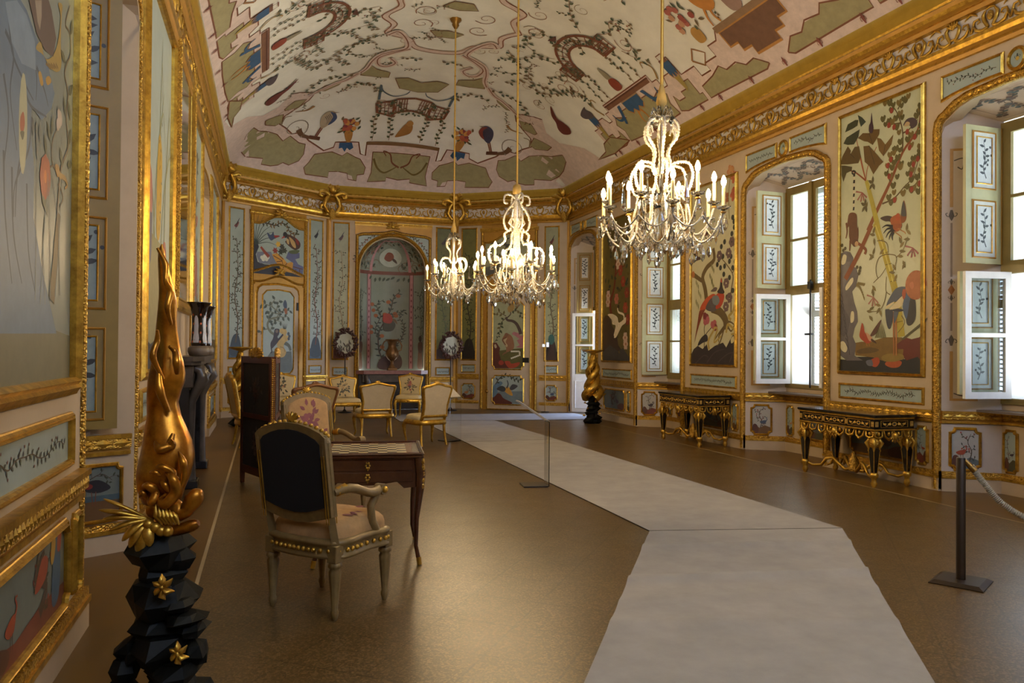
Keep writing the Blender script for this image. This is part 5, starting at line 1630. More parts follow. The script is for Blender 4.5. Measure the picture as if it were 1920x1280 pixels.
# ------------------------------------------------------------------ panels and doors of the three far walls
def box_px(fr, x0, y0, x1, y1):
	xs = [fr.at(x0, y0), fr.at(x1, y1), fr.at(x0, y1), fr.at(x1, y0)]
	a = sorted(p[0] for p in xs)
	b = sorted(p[1] for p in xs)
	return (a[0] + a[1]) / 2, (a[2] + a[3]) / 2, (b[0] + b[1]) / 2, (b[2] + b[3]) / 2
def tall_art(seed, bird, trunk=(86, 70, 52), lc=((48, 58, 46), (56, 66, 44)), foot=(70, 88, 104), dense=15, dark=False, extra=None):
	def f(A, a0, a1, b0, b1):
		w, h = a1 - a0, b1 - b0
		m = (a0 + a1) / 2
		A.poly([(a0, b0), (a1, b0), (a1, b0 + .06 * h), (m, b0 + .1 * h), (a0, b0 + .07 * h)], foot)
		A.lay()
		A.blob([(a0 + .1 * w, b0 + .02 * h), (a0 + .9 * w, b0 + .02 * h), (a0 + .8 * w, b0 + .13 * h), (m, b0 + .16 * h), (a0 + .2 * w, b0 + .12 * h)], tuple(int(c * .7) for c in foot))
		A.lay()
		A.tree([(m, b0 + .1 * h), (m + .16 * w, b0 + .25 * h), (m - .1 * w, b0 + .42 * h), (m + .12 * w, b0 + .58 * h), (m, b0 + .8 * h)], .03, trunk, dense * 2, w * .42, (w * .15, w * .09), lc, seed, w * .11, (.25, w * .045, (96, 60, 44)))
		A.lay()
		if bird:
			y = b0 + .9 * h
			A.blob([(m - .2 * w, y - .05), (m, y + .02), (m + .16 * w, y + .04), (m + .06 * w, y - .05), (m - .04 * w, y - .08)], bird)
			A.stroke([(m, y), (m + .2 * w, y + .13)], .03, (50, 48, 52), .006, smooth=False)
			A.stroke([(m - .04 * w, y), (m - .1 * w, y - .12)], .025, (60, 52, 56), .006, smooth=False)
		if extra:
			A.lay()
			extra(A, a0, a1, b0, b1)
	return f
def pot(c):
	def f(A, a0, a1, b0, b1):
		m, w = (a0 + a1) / 2, a1 - a0
		A.blob([(m - .35 * w, b0 + .02), (m + .35 * w, b0 + .02), (m + .2 * w, b0 + .22), (m + .25 * w, b0 + .4), (m - .25 * w, b0 + .4), (m - .2 * w, b0 + .22)], c)
		A.lay()
		A.ell(m, b0 + .5, .26 * w, .13, (40, 88, 82))
		A.lay(-1)
	return f
TALL = [
	(FA, (430, 391, 455, 670), 'tall narrow panel of a berry tree with a diving red bird, far left corner', tall_art(41, (120, 66, 70), dense=17), PANELBLUE),
	(FA, (581, 414, 603, 672), 'tall narrow panel of a thin tree right of the small far door', tall_art(42, (50, 58, 66), (110, 64, 52)), PANELBLUE),
	(FB, (626, 419, 652, 672), 'tall narrow greenish panel left of the niche, behind the first wreath screen', tall_art(43, (84, 54, 60), (130, 116, 84), ((84, 88, 60), (60, 64, 46)), (120, 66, 44), 12), mat('pale_green_tall_ground', (150, 152, 120), .42, var=.14)),
	(FB, (819, 429, 844, 673), 'tall dark green panel right of the niche, behind the second wreath screen', tall_art(44, (60, 40, 30), (70, 74, 40), ((70, 78, 36), (52, 60, 30)), (70, 40, 28), 14), mat('dark_green_panel_ground', (92, 92, 44), .42, var=.3)),
	(FC, (867, 430, 892, 673), 'tall dark green panel with a shrub left of the monkey door', tall_art(45, None, (44, 38, 26), ((54, 64, 36), (40, 46, 28)), (40, 30, 24), 15), mat('mid_green_panel_ground', (108, 106, 58), .42, var=.25)),
	(FC, (1023, 426, 1046, 675), 'tall narrow panel of a slender tree in a pot right of the monkey door', tall_art(46, (120, 54, 48), (90, 76, 52), ((70, 78, 60), (88, 90, 66)), (52, 36, 30), 12, False, pot((54, 34, 30))), mat('pale_green_tall_ground', (150, 152, 120), .42, var=.14)),
]
for fr, px, lb, art, gr in TALL:
	a0, a1, b0, b1 = box_px(fr, *px)
	panel(fr, a0, a1, b0, b1, lb, art, gr, .035, .025)
	zr = ZR[id(fr)]
	where = lb.split(' panel ')[1] if ' panel ' in lb else lb
	panel(fr, a0 + .01, a1 - .01, zr + .12, zr + .27, 'small oblong leaf panel under the tall one ' + {41: '', }.get(0, '') + ('in the far left corner', 'right of the small far door', 'left of the niche', 'right of the niche', 'left of the monkey door', 'right of the monkey door')[TALL.index((fr, px, lb, art, gr))],
		  lambda A, x0, x1, y0, y1, s=int(px[0]): garland(A, x0 + .02, x1 - .02, y0 + .02, y1 - .02, s, (40, 56, 72)), PANELBLUE, .028, .02)
	panel(fr, a0 + .015, a1 - .015, .27, zr - .2, 'square dado painting ' + ('in the far left corner', 'right of the small far door', 'left of the niche', 'right of the niche', 'with a red vase left of the monkey door', 'with a red-headed bird right of the monkey door')[TALL.index((fr, px, lb, art, gr))],
		  scene_art(int(px[0]) % 4, int(px[0])), PANELBLUE, .028, .022, notched(a0 + .015, a1 - .015, .27, zr - .2, .05))
def hump(a0, a1, b, h, n=10):
	"""swelling top edge: flat shoulders and a raised middle"""
	out = []
	for i in range(n + 1):
		u = i / n
		out.append((a0 + (a1 - a0) * u, b + h * (.5 - .5 * math.cos(2 * PI * min(1, max(0, (u - .08) / .84))))))
	return out
def door_surround(fr, xl, xr, y_lo, y_hi, lb):
	"""gilt surround holding the door below and the overdoor painting above"""
	mb = MB()
	a0, a1 = fr.at(xl, 600)[0], fr.at(xr, 600)[0]
	mb.prism(rect(a0 - .02, a1 + .02, .0, ZC), fr.P, -.004, .012, OCHRE)
	gilt_strip(mb, fr, [(a0, .02), (a0, ZC - .16)], .075, .045)
	gilt_strip(mb, fr, [(a1, .02), (a1, ZC - .16)], .075, .045)
	carved_rail(mb, fr, a0 - .06, a1 + .06, ZC - .17, ZC - .08, .05)
	trim(mb, lb, 'door surround')
	return a0, a1
def oduck(A, a0, a1, b0, b1):
	q = Crop(FA, 460, 390, .23426)
	A.poly(q(65, 260, 90, 262, 105, 310, 80, 370, 95, 430, 150, 450, 270, 462, 300, 505, 370, 520, 460, 555, 60, 520), (36, 36, 50))
	A.lay()
	A.poly(q(90, 350, 200, 350, 260, 440, 260, 458, 110, 440, 85, 380), (112, 116, 132))
	A.poly(q(210, 370, 250, 360, 300, 400, 330, 440, 375, 430, 380, 480, 365, 515, 290, 490, 240, 430), (196, 140, 50))
	A.poly(q(340, 350, 430, 360, 430, 400, 395, 410, 420, 450, 460, 470, 455, 550, 370, 510, 380, 440, 320, 400), (92, 96, 134))
	A.lay()
	for p in (q(220, 380, 290, 420, 300, 480), q(260, 370, 300, 410), q(300, 480, 330, 440), q(245, 430, 290, 425), q(380, 470, 455, 490), q(400, 490, 400, 530), q(430, 490, 430, 540)):
		A.stroke(p, .018, (90, 52, 30), smooth=False)
	for k, (x, y) in enumerate(((130, 395), (150, 385), (165, 410), (140, 410), (175, 395), (155, 400))):
		A.ell(*q(x, y)[0], .05, .045, (206, 206, 190), n=8)
	for k in range(9):
		p = q(78, 290)[0]
		a = .2 + k * .22
		A.stroke([p, (p[0] + .3 * math.cos(a), p[1] + .4 * math.sin(a)), (p[0] + .55 * math.cos(a - .1), p[1] + .7 * math.sin(a - .15))], .02, (50, 62, 58), .004)
	A.vine(q(120, 110, 160, 120, 200, 130, 240, 140, 280, 120, 330, 140, 350, 190, 400, 215, 415, 180), .03, (60, 46, 38), (.09, .045), ((70, 74, 44), (110, 84, 40), (48, 52, 40)), .045)
	A.blob(q(170, 195, 200, 215, 220, 190, 230, 220, 275, 225, 230, 245, 205, 260, 185, 240), (64, 76, 104))
	A.blob(q(225, 220, 270, 222, 240, 240), (150, 52, 48))
	A.stroke(q(120, 310, 150, 350, 185, 390), .05, (140, 62, 44), .08)
	A.blob(q(320, 210, 350, 215, 400, 240, 435, 280, 430, 320, 390, 335, 340, 300, 315, 270, 330, 250), (74, 50, 42))
	A.lay()
	A.blob(q(345, 230, 390, 270, 400, 320, 370, 300), (186, 152, 96))
	A.blob(q(400, 240, 425, 270, 420, 300, 400, 270), (130, 44, 38))
	A.ell(*q(315, 215)[0], .06, .07, (40, 40, 42))
	A.blob(q(285, 245, 310, 235, 310, 225, 295, 230), (170, 60, 50))
	A.blob(q(325, 245, 345, 255, 345, 290, 330, 280), (190, 160, 110))
	for x, y, c in ((260, 290, (206, 164, 60)), (235, 340, (140, 50, 44)), (290, 310, (60, 60, 56)), (310, 340, (60, 62, 50)), (280, 350, (52, 56, 44))):
		for k in range(6):
			p = q(x, y)[0]
			A.leaf(p[0], p[1], k * 1.05, .08, .05, c)
	A.blob(q(345, 345, 390, 335, 430, 340, 410, 365, 360, 365), (84, 96, 66))
a0, a1 = door_surround(FA, 470, 571, 0, 0, 'gilt surround of the small far left door and its overdoor painting')
u0, u1, v0, v1 = box_px(FA, 474.5, 411, 569, 513)
out = [(u0, v0 + .03)] + [(u0 + (u1 - u0) * t, v0 + .03 + .2 * math.sin(PI * t) ** 1.5) for t in (.2, .35, .5, .65, .8)] + [(u1, v0 + .03), (u1, v1 - .18)] + hump(u0, u1, v1 - .18, .22)[::-1][1:-1] + [(u0, v1 - .18)]
panel(FA, u0, u1, v0, v1, 'overdoor painting of a duck, nest and yellow rocks above the small far left door', oduck, PANELBLUE, .06, .04, out, GOLDC, base=.016)
def girl_art(A, a0, a1, b0, b1):
	q = Crop(FA, 460, 390, .23426)
	A.poly([(a0, b0), (a1, b0)] + q(362, 1145, 300, 1150, 200, 1145) + [(a0, b0 + .2)], (98, 104, 96))
	A.lay()
	A.tree(q(240, 1020, 190, 985, 170, 930, 200, 885, 265, 870, 255, 830, 210, 790, 200, 750), .06, (110, 112, 92), 11, .3, (.11, .07), ((60, 72, 64), (70, 80, 66)), 6, .07)
	A.vine(q(260, 850, 290, 825, 350, 820), .025, (110, 104, 84), (.1, .06), ((60, 70, 60),), .07)
	A.stroke(q(300, 1075, 340, 1100, 355, 1140), .09, (96, 100, 88), .06)
	A.lay()
	A.blob(q(295, 770, 310, 735, 325, 760, 325, 800, 310, 810), (58, 70, 92))
	A.blob(q(305, 805, 325, 805, 328, 840, 312, 848), (150, 88, 46))
	A.lay()
	A.blob(q(265, 990, 275, 965, 310, 965, 325, 990, 318, 1020, 340, 1020, 345, 1050, 310, 1075, 300, 1110, 320, 1150, 300, 1190, 250, 1195, 230, 1180, 255, 1130, 245, 1090, 265, 1040, 290, 1015), (196, 164, 92))
	A.blob(q(225, 980, 235, 965, 265, 970, 262, 1010, 250, 1030, 260, 1060, 230, 1100, 200, 1125, 195, 1080, 215, 1040), (48, 36, 44))
	A.lay()
	A.stroke(q(240, 1070, 270, 1040, 295, 1010), .05, (48, 36, 44), .04)
	A.stroke(q(200, 1120, 205, 1150, 195, 1160), .03, (48, 36, 44), .02)
	for k in range(5):
		p = q(300 + 4 * k, 968)[0]
		A.stroke([p, (p[0] + .02 * (k - 2), p[1] + .12)], .016, (60, 66, 58), .004, smooth=False)
	A.stroke(q(270, 1110, 300, 1120, 310, 1150), .012, (140, 108, 50))
	for x, y in ((338, 1005), (345, 1025), (340, 1045)):
		A.ell(*q(x, y)[0], .035, .04, (60, 66, 74), n=7)
	A.ell(*q(245, 985)[0], .04, .04, (120, 96, 80))
def far_door(fr, xs, panels, idx, lb, hinge_px, knob_px):
	xl, xr = xs
	a0, a1 = fr.at(xl, 650)[0], fr.at(xr, 650)[0]
	t = thing('door_%d' % idx, lb, 'door', fr.P((a0 + a1) / 2, 0))
	tag(t, kind='structure')
	g = Fr(fr.o - V(t.location), fr.A, fr.N)
	w = a1 - a0
	return t, g, a0, a1
t, g, a0, a1 = far_door(FA, (481, 557), None, 2, 'small arched door painted with a dark figure and a yellow figure, far left', 0, 0)
_, _, zb, zt = box_px(FA, 490, 547, 549, 694)
top = zt + .12
arch = [(a1, top - .17), (a1 - .03, top - .07), (a1 - .12, top - .01)] + [((a0 + a1) / 2, top + .03)] + [(a0 + .12, top - .01), (a0 + .03, top - .07), (a0, top - .17)]
mb = MB()
mb.prism([(a0, .03), (a1, .03)] + arch, g.P, .0, .028, BOIS)
mould(mb, g, [(a0, .03), (a1, .03)] + arch, .05, .04, GOLD)
lf = mb.build('door_leaf', t)
u0, u1 = FA.at(491, 640)[0], FA.at(548, 640)[0]
po = [(u0 + .02, zb), (u0 + .08, zb - .06), (u1 - .08, zb - .06), (u1 - .02, zb), (u1, zb + .05), (u1, zt - .1), (u1 - .1, zt), ((u0 + u1) / 2, zt + .03), (u0 + .1, zt), (u0, zt - .1), (u0, zb + .05)]
mb = MB()
mb.add([g.P(x, y, .03) for x, y in po], [tuple(range(len(po)))], PANELBLUE)
girl_art(Art(mb, g.P, .032), u0, u1, zb - .05, zt)
mould(mb, g, po, .03, .02, GOLD, .028)
mb.build('door_painting', t)
mb = MB()
po = notched(u0, u1, .25, zb - .22, .06)
mb.add([g.P(x, y, .03) for x, y in po], [tuple(range(len(po)))], PANELBLUE)
scene_art(0, 77)(Art(mb, g.P, .032), u0, u1, .25, zb - .22)
mould(mb, g, po, .03, .02, GOLD, .028)
mb.build('door_painting', t)
mb = MB()
hp = FA.at(556, 575)
mb.prism(rect(hp[0] - .02, hp[0] + .02, hp[1] - .09, hp[1] + .09), g.P, .028, .05, IRON)
mb.build('hinge', t)
mb = MB()
p = FA.at(515, 391 + 138)
mould(mb, FA, [(FA.at(476, 600)[0], top + .02)] + hump(FA.at(476, 600)[0], FA.at(566, 600)[0], top + .06, .14) + [(FA.at(566, 600)[0], top + .02)], .05, .045, GOLDC, 0, False)
for px, py, k in ((524, 404, 1.), (522, 511, .8)):
	gp = FA.at(px, py)
	for j in range(7):
		a = PI / 2 + (j - 3) * .7
		mb.tube([FA.P(gp[0], gp[1], .04), FA.P(gp[0] + k * math.cos(a) * .1, gp[1] + k * math.sin(a) * .08, .09), FA.P(gp[0] + k * math.cos(a) * .19, gp[1] + k * math.sin(a) * .14, .05)], [.02, .04 * k, .012], GOLDC, 6)
	mb.ball(FA.P(gp[0], gp[1], .08), .055 * k, GOLD, 8, 6)
trim(mb, 'carved gilt shells and arched moulding over the small far left door', 'carving')
# --- monkey door
a0s, a1s = door_surround(FC, 904, 1005, 0, 0, 'gilt surround of the monkey door and its overdoor painting')
def heron2(A, a0, a1, b0, b1):
	w, h = a1 - a0, b1 - b0
	A.poly([(a0, b0), (a1, b0), (a1, b0 + .3 * h), (a0 + .5 * w, b0 + .4 * h), (a0, b0 + .25 * h)], (90, 92, 84))
	A.lay()
	A.tree([(a0 + .2 * w, b0 + .1 * h), (a0 + .3 * w, b0 + .5 * h), (a0 + .6 * w, b0 + .8 * h)], .04, (70, 58, 46), 8, .3, (.1, .05), ((60, 66, 52),), 3)
	A.blob([(a0 + .5 * w, b0 + .3 * h), (a0 + .7 * w, b0 + .3 * h), (a0 + .75 * w, b0 + .55 * h), (a0 + .55 * w, b0 + .6 * h)], (110, 104, 96))
	A.stroke([(a0 + .1 * w, b0 + .85 * h), (a0 + .5 * w, b0 + .78 * h), (a0 + .85 * w, b0 + .9 * h)], .06, (64, 66, 66), .02)
u0, u1, v0, v1 = box_px(FC, 911, 442, 1004, 520)
out = [(u0, v0 + .03)] + [(u0 + (u1 - u0) * t, v0 + .03 + .2 * math.sin(PI * t) ** 1.5) for t in (.2, .35, .5, .65, .8)] + [(u1, v0 + .03), (u1, v1 - .18)] + hump(u0, u1, v1 - .18, .22)[::-1][1:-1] + [(u0, v1 - .18)]
panel(FC, u0, u1, v0, v1, 'overdoor painting behind the middle chandelier, above the monkey door', heron2, mat('pale_green_tall_ground', (150, 152, 120), .42, var=.14), .06, .04, out, GOLDC, base=.016)
t, g, a0, a1 = far_door(FC, (915, 994), None, 3, 'arched door painted with a seated monkey above and a crane below', 0, 0)
ua, ub, zb, zt = box_px(FC, 925, 566, 982, 691)
_, _, yb, yt = box_px(FC, 925, 705, 982, 757)
top = zt + .1
arch = [(a1, top - .17), (a1 - .03, top - .07), (a1 - .12, top - .01)] + [((a0 + a1) / 2, top + .03)] + [(a0 + .12, top - .01), (a0 + .03, top - .07), (a0, top - .17)]
mb = MB()
mb.prism([(a0, .03), (a1, .03)] + arch, g.P, .0, .028, BOIS)
mould(mb, g, [(a0, .03), (a1, .03)] + arch, .04, .04, GOLD)
mb.build('door_leaf', t)
q = Crop(FC, 900, 540, .18757)
po = [(ua + .06, zb), (ub - .06, zb), (ub - .04, zb + .06), (ub, zb + .08), (ub, zt - .1), (ub - .1, zt), ((ua + ub) / 2, zt + .03), (ua + .1, zt), (ua, zt - .1), (ua, zb + .08), (ua + .04, zb + .06)]
mb = MB()
mb.add([g.P(x, y, .03) for x, y in po], [tuple(range(len(po)))], mat('pale_green_tall_ground', (150, 152, 120), .42, var=.14))
A = Art(mb, g.P, .032)
A.poly(q(128, 620, 200, 625, 300, 610, 435, 600, 440, 770, 410, 800, 150, 800, 128, 770), (84, 80, 36))
A.lay()
A.poly(q(128, 545, 170, 545, 205, 600, 195, 650, 215, 720, 300, 750, 290, 800, 150, 800, 128, 770), (84, 36, 24))
A.poly(q(360, 590, 400, 570, 370, 520, 400, 510, 360, 480, 320, 460, 340, 435, 390, 450, 410, 480, 435, 470, 436, 600), (164, 104, 108))
A.blob(q(250, 735, 300, 730, 320, 755, 400, 740, 380, 780, 300, 800), (156, 58, 34))
A.ell(*q(215, 745)[0], .07, .06, (150, 56, 40))
A.lay()
A.blob(q(145, 570, 160, 560, 172, 590, 155, 600), (178, 160, 130))
A.stroke(q(410, 460, 400, 420, 370, 360, 330, 330, 280, 320, 262, 290), .09, (70, 52, 46), .05)
A.stroke(q(270, 300, 310, 260, 300, 220), .03, (70, 52, 46), .02)
A.vine(q(265, 300, 220, 340, 205, 400, 200, 440), .02, (80, 60, 44), (.1, .06), ((58, 66, 40), (96, 84, 40)), .06, 1, (.3, .03, (150, 70, 40)))
A.vine(q(265, 280, 230, 260, 190, 240, 165, 265), .02, (80, 60, 44), (.1, .06), ((58, 66, 40), (96, 84, 40)), .06, 1, (.3, .03, (150, 70, 40)))
A.vine(q(300, 220, 350, 230, 390, 230, 420, 300), .02, (80, 60, 44), (.1, .06), ((58, 66, 40), (96, 84, 40)), .06, 1, (.3, .03, (150, 70, 40)))
A.vine(q(150, 540, 175, 500, 205, 460), .015, (80, 60, 44), (.06, .03), ((58, 66, 40),), .05)
A.lay()
A.blob(q(280, 200, 310, 160, 340, 160, 350, 190, 330, 230, 290, 240), (150, 120, 66))
A.blob(q(240, 480, 260, 455, 285, 455, 320, 480, 340, 530, 345, 590, 320, 620, 270, 640, 265, 600, 250, 560, 225, 520), (136, 92, 62))
A.lay()
A.blob(q(235, 520, 260, 490, 275, 500, 260, 540, 280, 570, 270, 590, 250, 560), (176, 150, 112))
A.stroke(q(270, 490, 250, 500, 230, 520, 260, 570), .04, (112, 72, 48), .03)
A.ell(*q(268, 465)[0], .05, .045, (122, 84, 60))
A.stroke(q(270, 640, 240, 655, 230, 670), .04, (120, 80, 54), .02)
for i in range(14):
	x, y = (320 + 14 * i, 632) if i < 6 else ((400, 640 + 14 * (i - 6)) if i < 8 else (400 - 16 * (i - 8), 670 + 6 * (i - 8)))
	A.ell(*q(x, y)[0], .025, .022, (206, 200, 180), n=7)
mould(mb, g, po, .03, .02, GOLD, .028)
mb.build('door_painting', t)
po = notched(ua, ub, yb, yt, .07)
mb = MB()
mb.add([g.P(x, y, .03) for x, y in po], [tuple(range(len(po)))], PANELBLUE)
A = Art(mb, g.P, .032)
A.poly(q(130, 1035, 260, 1030, 430, 1030, 430, 1120, 400, 1155, 150, 1155, 125, 1120), (110, 124, 126))
A.lay()
A.blob(q(130, 1090, 180, 1050, 210, 1060, 240, 1100, 320, 1140, 300, 1160, 150, 1160, 125, 1130), (88, 38, 26))
A.blob(q(130, 1010, 150, 960, 200, 930, 230, 950, 190, 1000, 170, 1060, 130, 1090), (92, 120, 140))
A.lay()
A.vine(q(160, 960, 200, 900, 250, 875, 300, 880, 350, 910, 410, 920), .025, (66, 56, 46), (.08, .045), ((50, 62, 48), (64, 72, 56)), .05)
A.blob(q(245, 1010, 270, 985, 300, 1000, 330, 1060, 320, 1075, 280, 1055, 250, 1030), (190, 140, 56))
A.blob(q(170, 1005, 220, 975, 260, 1000, 250, 1030, 210, 1030), (58, 60, 62))
A.blob(q(300, 1000, 330, 960, 380, 975, 360, 1000, 320, 1020), (64, 64, 66))
A.stroke(q(270, 1000, 285, 960, 275, 920), .035, (60, 64, 70), .02)
mould(mb, g, po, .03, .02, GOLD, .028)
mb.build('door_painting', t)
mb = MB()
hp = FC.at(988, 675)
mb.prism(rect(hp[0] - .1, hp[0] + .06, hp[1] - .06, hp[1] + .06), g.P, .028, .05, IRON)
mb.build('lock', t)
mb = MB()
hp = FC.at(912, 733)
mb.ball(g.P(hp[0] + .03, hp[1], .06), .045, BRASS, 8, 6)
mb.tube([g.P(hp[0] + .03, hp[1], .02), g.P(hp[0] + .03, hp[1], .06)], .02, BRASS, 6)
mb.build('door_knob', t)
mb = MB()
mould(mb, FC, [(a0s + .04, top + .02)] + hump(a0s + .04, a1s - .04, top + .06, .14) + [(a1s - .04, top + .02)], .05, .045, GOLDC, 0, False)
trim(mb, 'arched gilt moulding over the monkey door', 'carving')
# ------------------------------------------------------------------ niche console, its carved base and the urn
mb = MB()
pts = [(NX0 - .08, YB + .0), (NX1 + .08, YB + .0), (NX1 + .08, YB - .06), (NX1 - .1, YB - .14), (NC, YB - .17), (NX0 + .1, YB - .14), (NX0 - .08, YB - .06)]
ROSEM = mat('rose_marble', (150, 104, 98), .3, var=.35, vscale=9)
n = len(pts)
mb.add([(x, y, NZ0 - .09) for x, y in pts] + [(x, y, NZ0) for x, y in pts], [tuple(range(n - 1, -1, -1)), tuple(range(n, 2 * n))] + [(i, (i + 1) % n, n + (i + 1) % n, n + i) for i in range(n)], ROSEM)
# shelf continues into the recess
rows = [[(NC + NR * math.sin(a) * k, YB + ND * math.cos(a) * k, NZ0 - .02) for a in [-PI / 2 + PI * i / 12 for i in range(13)]] for k in (.02, .99)]
mb.loft(rows, ROSEM, False, False, False)
top_o = mb.build('console_top')
t = thing('wall_console', 'rose marble shelf on a dark carved base under the painted niche', 'console', (NC, YB, 0))
top_o.parent = t
top_o.location = -V(t.location)
mb = MB()
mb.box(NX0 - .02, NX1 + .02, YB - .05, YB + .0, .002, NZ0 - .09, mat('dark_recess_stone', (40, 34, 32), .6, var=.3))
mb.box(NX0 + .06, NX1 - .06, YB - .1, YB - .05, NZ0 - .3, NZ0 - .09, GREYMARB, .02)
o = mb.build('base', t)
o.location = -V(t.location)
for s in (-1, 1):
	mb = MB()
	x = NC + s * (NR - .16)
	mb.tube([(x, YB - .12, NZ0 - .12), (x - s * .05, YB - .17, NZ0 - .3), (x + s * .02, YB - .12, NZ0 - .5), (x + s * .05, YB - .11, .25), (x, YB - .12, .04)], [.06, .08, .06, .05, .07], GREYMARB, 8)
	o = mb.build('bracket', t)
	o.location = -V(t.location)
urn = thing('urn', 'bronze-coloured fluted urn standing on the niche shelf', 'urn', (NC, YB - .0, NZ0 + .001))
URN = mat('old_bronze', (132, 98, 62), .45, .55, var=.35, vscale=20)
mb = MB()
mb.box(-.11, .11, -.11, .11, 0, .06, URN, .008)
mb.lathe([(.09, .06), (.075, .09), (.045, .13), (.04, .2), (.06, .24)], URN, 16)
mb.build('foot', urn)
mb = MB()
mb.lathe([(.06, .24), (.11, .28), (.15, .35), (.16, .42), (.14, .49), (.1, .55), (.09, .62), (.115, .7), (.16, .74), (.165, .755), (.15, .76), (.1, .7), (.02, .6)], URN, 40, flute=14, fd=.04)
mb.build('body', urn)
for s in (-1, 1):
	mb = MB()
	mb.tube([(s * .14, 0, .46), (s * .22, 0, .5), (s * .24, 0, .6), (s * .19, 0, .7), (s * .14, 0, .72)], .016, URN, 8)
	mb.build('handle', urn)
# ------------------------------------------------------------------ the painted vault
PKC, OLV, BRN, DBR, BLU, GRN, GRN2, RED, GLD = (214, 194, 186), (156, 148, 110), (120, 70, 46), (92, 52, 36), (48, 84, 124), (64, 80, 62), (84, 92, 66), (128, 46, 38), (190, 124, 44)
IVY = (GRN, GRN2, (112, 92, 60))
def hit(px, py):
	"""where a sight line meets the vault"""
	d = ray(px, py)
	a = 2.
	t = 2.
	while t < 30:
		p = CAM + d * t
		if p.z > ZP and (abs(p.x) >= PK or p.y >= YP1 or p.z > ch(p.x, p.y)):
			break
		t += .05
	lo, hi = t - .05, t
	for _ in range(22):
		m = (lo + hi) / 2
		p = CAM + d * m
		if p.z > ZP and (abs(p.x) >= PK or p.y >= YP1 or p.z > ch(p.x, p.y)):
			hi = m
		else:
			lo = m
	p = CAM + d * lo
	return (p.x, p.y)
def Dq(*c):
	return [hit(360 + c[i] * .3125, c[i + 1] * .3125) for i in range(0, len(c), 2)]
ID = lambda x, y: (x, y)
FLIP = lambda x, y: (-x, y)
def side(sg, yc):
	return lambda s, d: (sg * (PK - d), yc + s)
def lattice(A, s0, s1, d0, d1, n, m):
	A.stroke([(s0, d0), (s1, d0), (s1, d1), (s0, d1), (s0, d0)], .05, BRN, smooth=False)
	for i in range(1, n):
		s = s0 + (s1 - s0) * i / n
		A.stroke([(s, d0), (s, d1)], .018, BRN, smooth=False)
	for i in range(1, m):
		d = d0 + (d1 - d0) * i / m
		A.stroke([(s0, d), (s1, d)], .018, BRN, smooth=False)
	A.lay()
	rn = random.Random(int(s0 * 100 + d0 * 10))
	for k in range(int(60 * abs(s1 - s0) * abs(d1 - d0) / .1) // 4 + 3):
		A.leaf(rn.uniform(s0, s1), rn.uniform(d0, d1), rn.uniform(0, 6), .07, .045, rn.choice(IVY))
	A.lay(-1)
def arch_trellis(A, c, d, r0, r1):
	for r in (r0, r1):
		A.stroke([(c + r * math.cos(t), d + r * .85 * math.sin(t)) for t in [PI * i / 14 for i in range(15)]], .05, BRN, smooth=False)
	rm = (r0 + r1) / 2
	A.stroke([(c + rm * math.cos(t), d + rm * .85 * math.sin(t)) for t in [PI * i / 14 for i in range(15)]], .016, BRN, smooth=False)
	for i in range(15):
		t = PI * i / 14
		A.stroke([(c + r0 * math.cos(t), d + r0 * .85 * math.sin(t)), (c + r1 * math.cos(t), d + r1 * .85 * math.sin(t))], .018, BRN, smooth=False)
	rn = random.Random(int(c * 10 + d * 10))
	A.lay()
	for k in range(34):
		t, r = rn.uniform(0, PI), rn.uniform(r0, r1)
		A.leaf(c + r * math.cos(t), d + r * .85 * math.sin(t), rn.uniform(0, 6), .07, .045, rn.choice(IVY))
	A.lay(-1)
def ivy(A, pts, leaf=(.085, .06), gap=.09, seed=1):
	A.vine(pts, .012, (132, 92, 62), leaf, IVY, gap, 1, None, .01, random.Random(seed))
def lambrequin(A, s, d, w, h, c=BLU):
	A.poly([(s - w, d), (s + w, d), (s + w, d - h * .7), (s + w * .66, d - h), (s + w * .33, d - h * .75), (s, d - h * 1.1), (s - w * .33, d - h * .75), (s - w * .66, d - h), (s - w, d - h * .7)], c)
	A.lay()
	A.stroke([(s - w, d - h * .7), (s - w * .66, d - h), (s - w * .33, d - h * .75), (s, d - h * 1.1), (s + w * .33, d - h * .75), (s + w * .66, d - h), (s + w, d - h * .7)], .02, (170, 120, 60), smooth=False)
	A.lay(-1)
def scroll(A, s, d, k, c=(140, 90, 66), a0=0., n=1):
	A.stroke([(s + k * (1 - i / 16) * math.cos(a0 + n * i * .62), d + k * (1 - i / 16) * math.sin(a0 + n * i * .62)) for i in range(15)], k * .09, c, k * .03, 2)
def border(A, s0, s1):
	A.poly([(s0, .0), (s1, .0), (s1, .13), (s0, .13)], PKC)
def olive(A, pts, edge=True):
	A.poly(pts, OLV)
	if edge:
		A.lay()
		A.stroke(list(pts) + [pts[0]], .017, BRN, smooth=False)
		A.lay(-1)
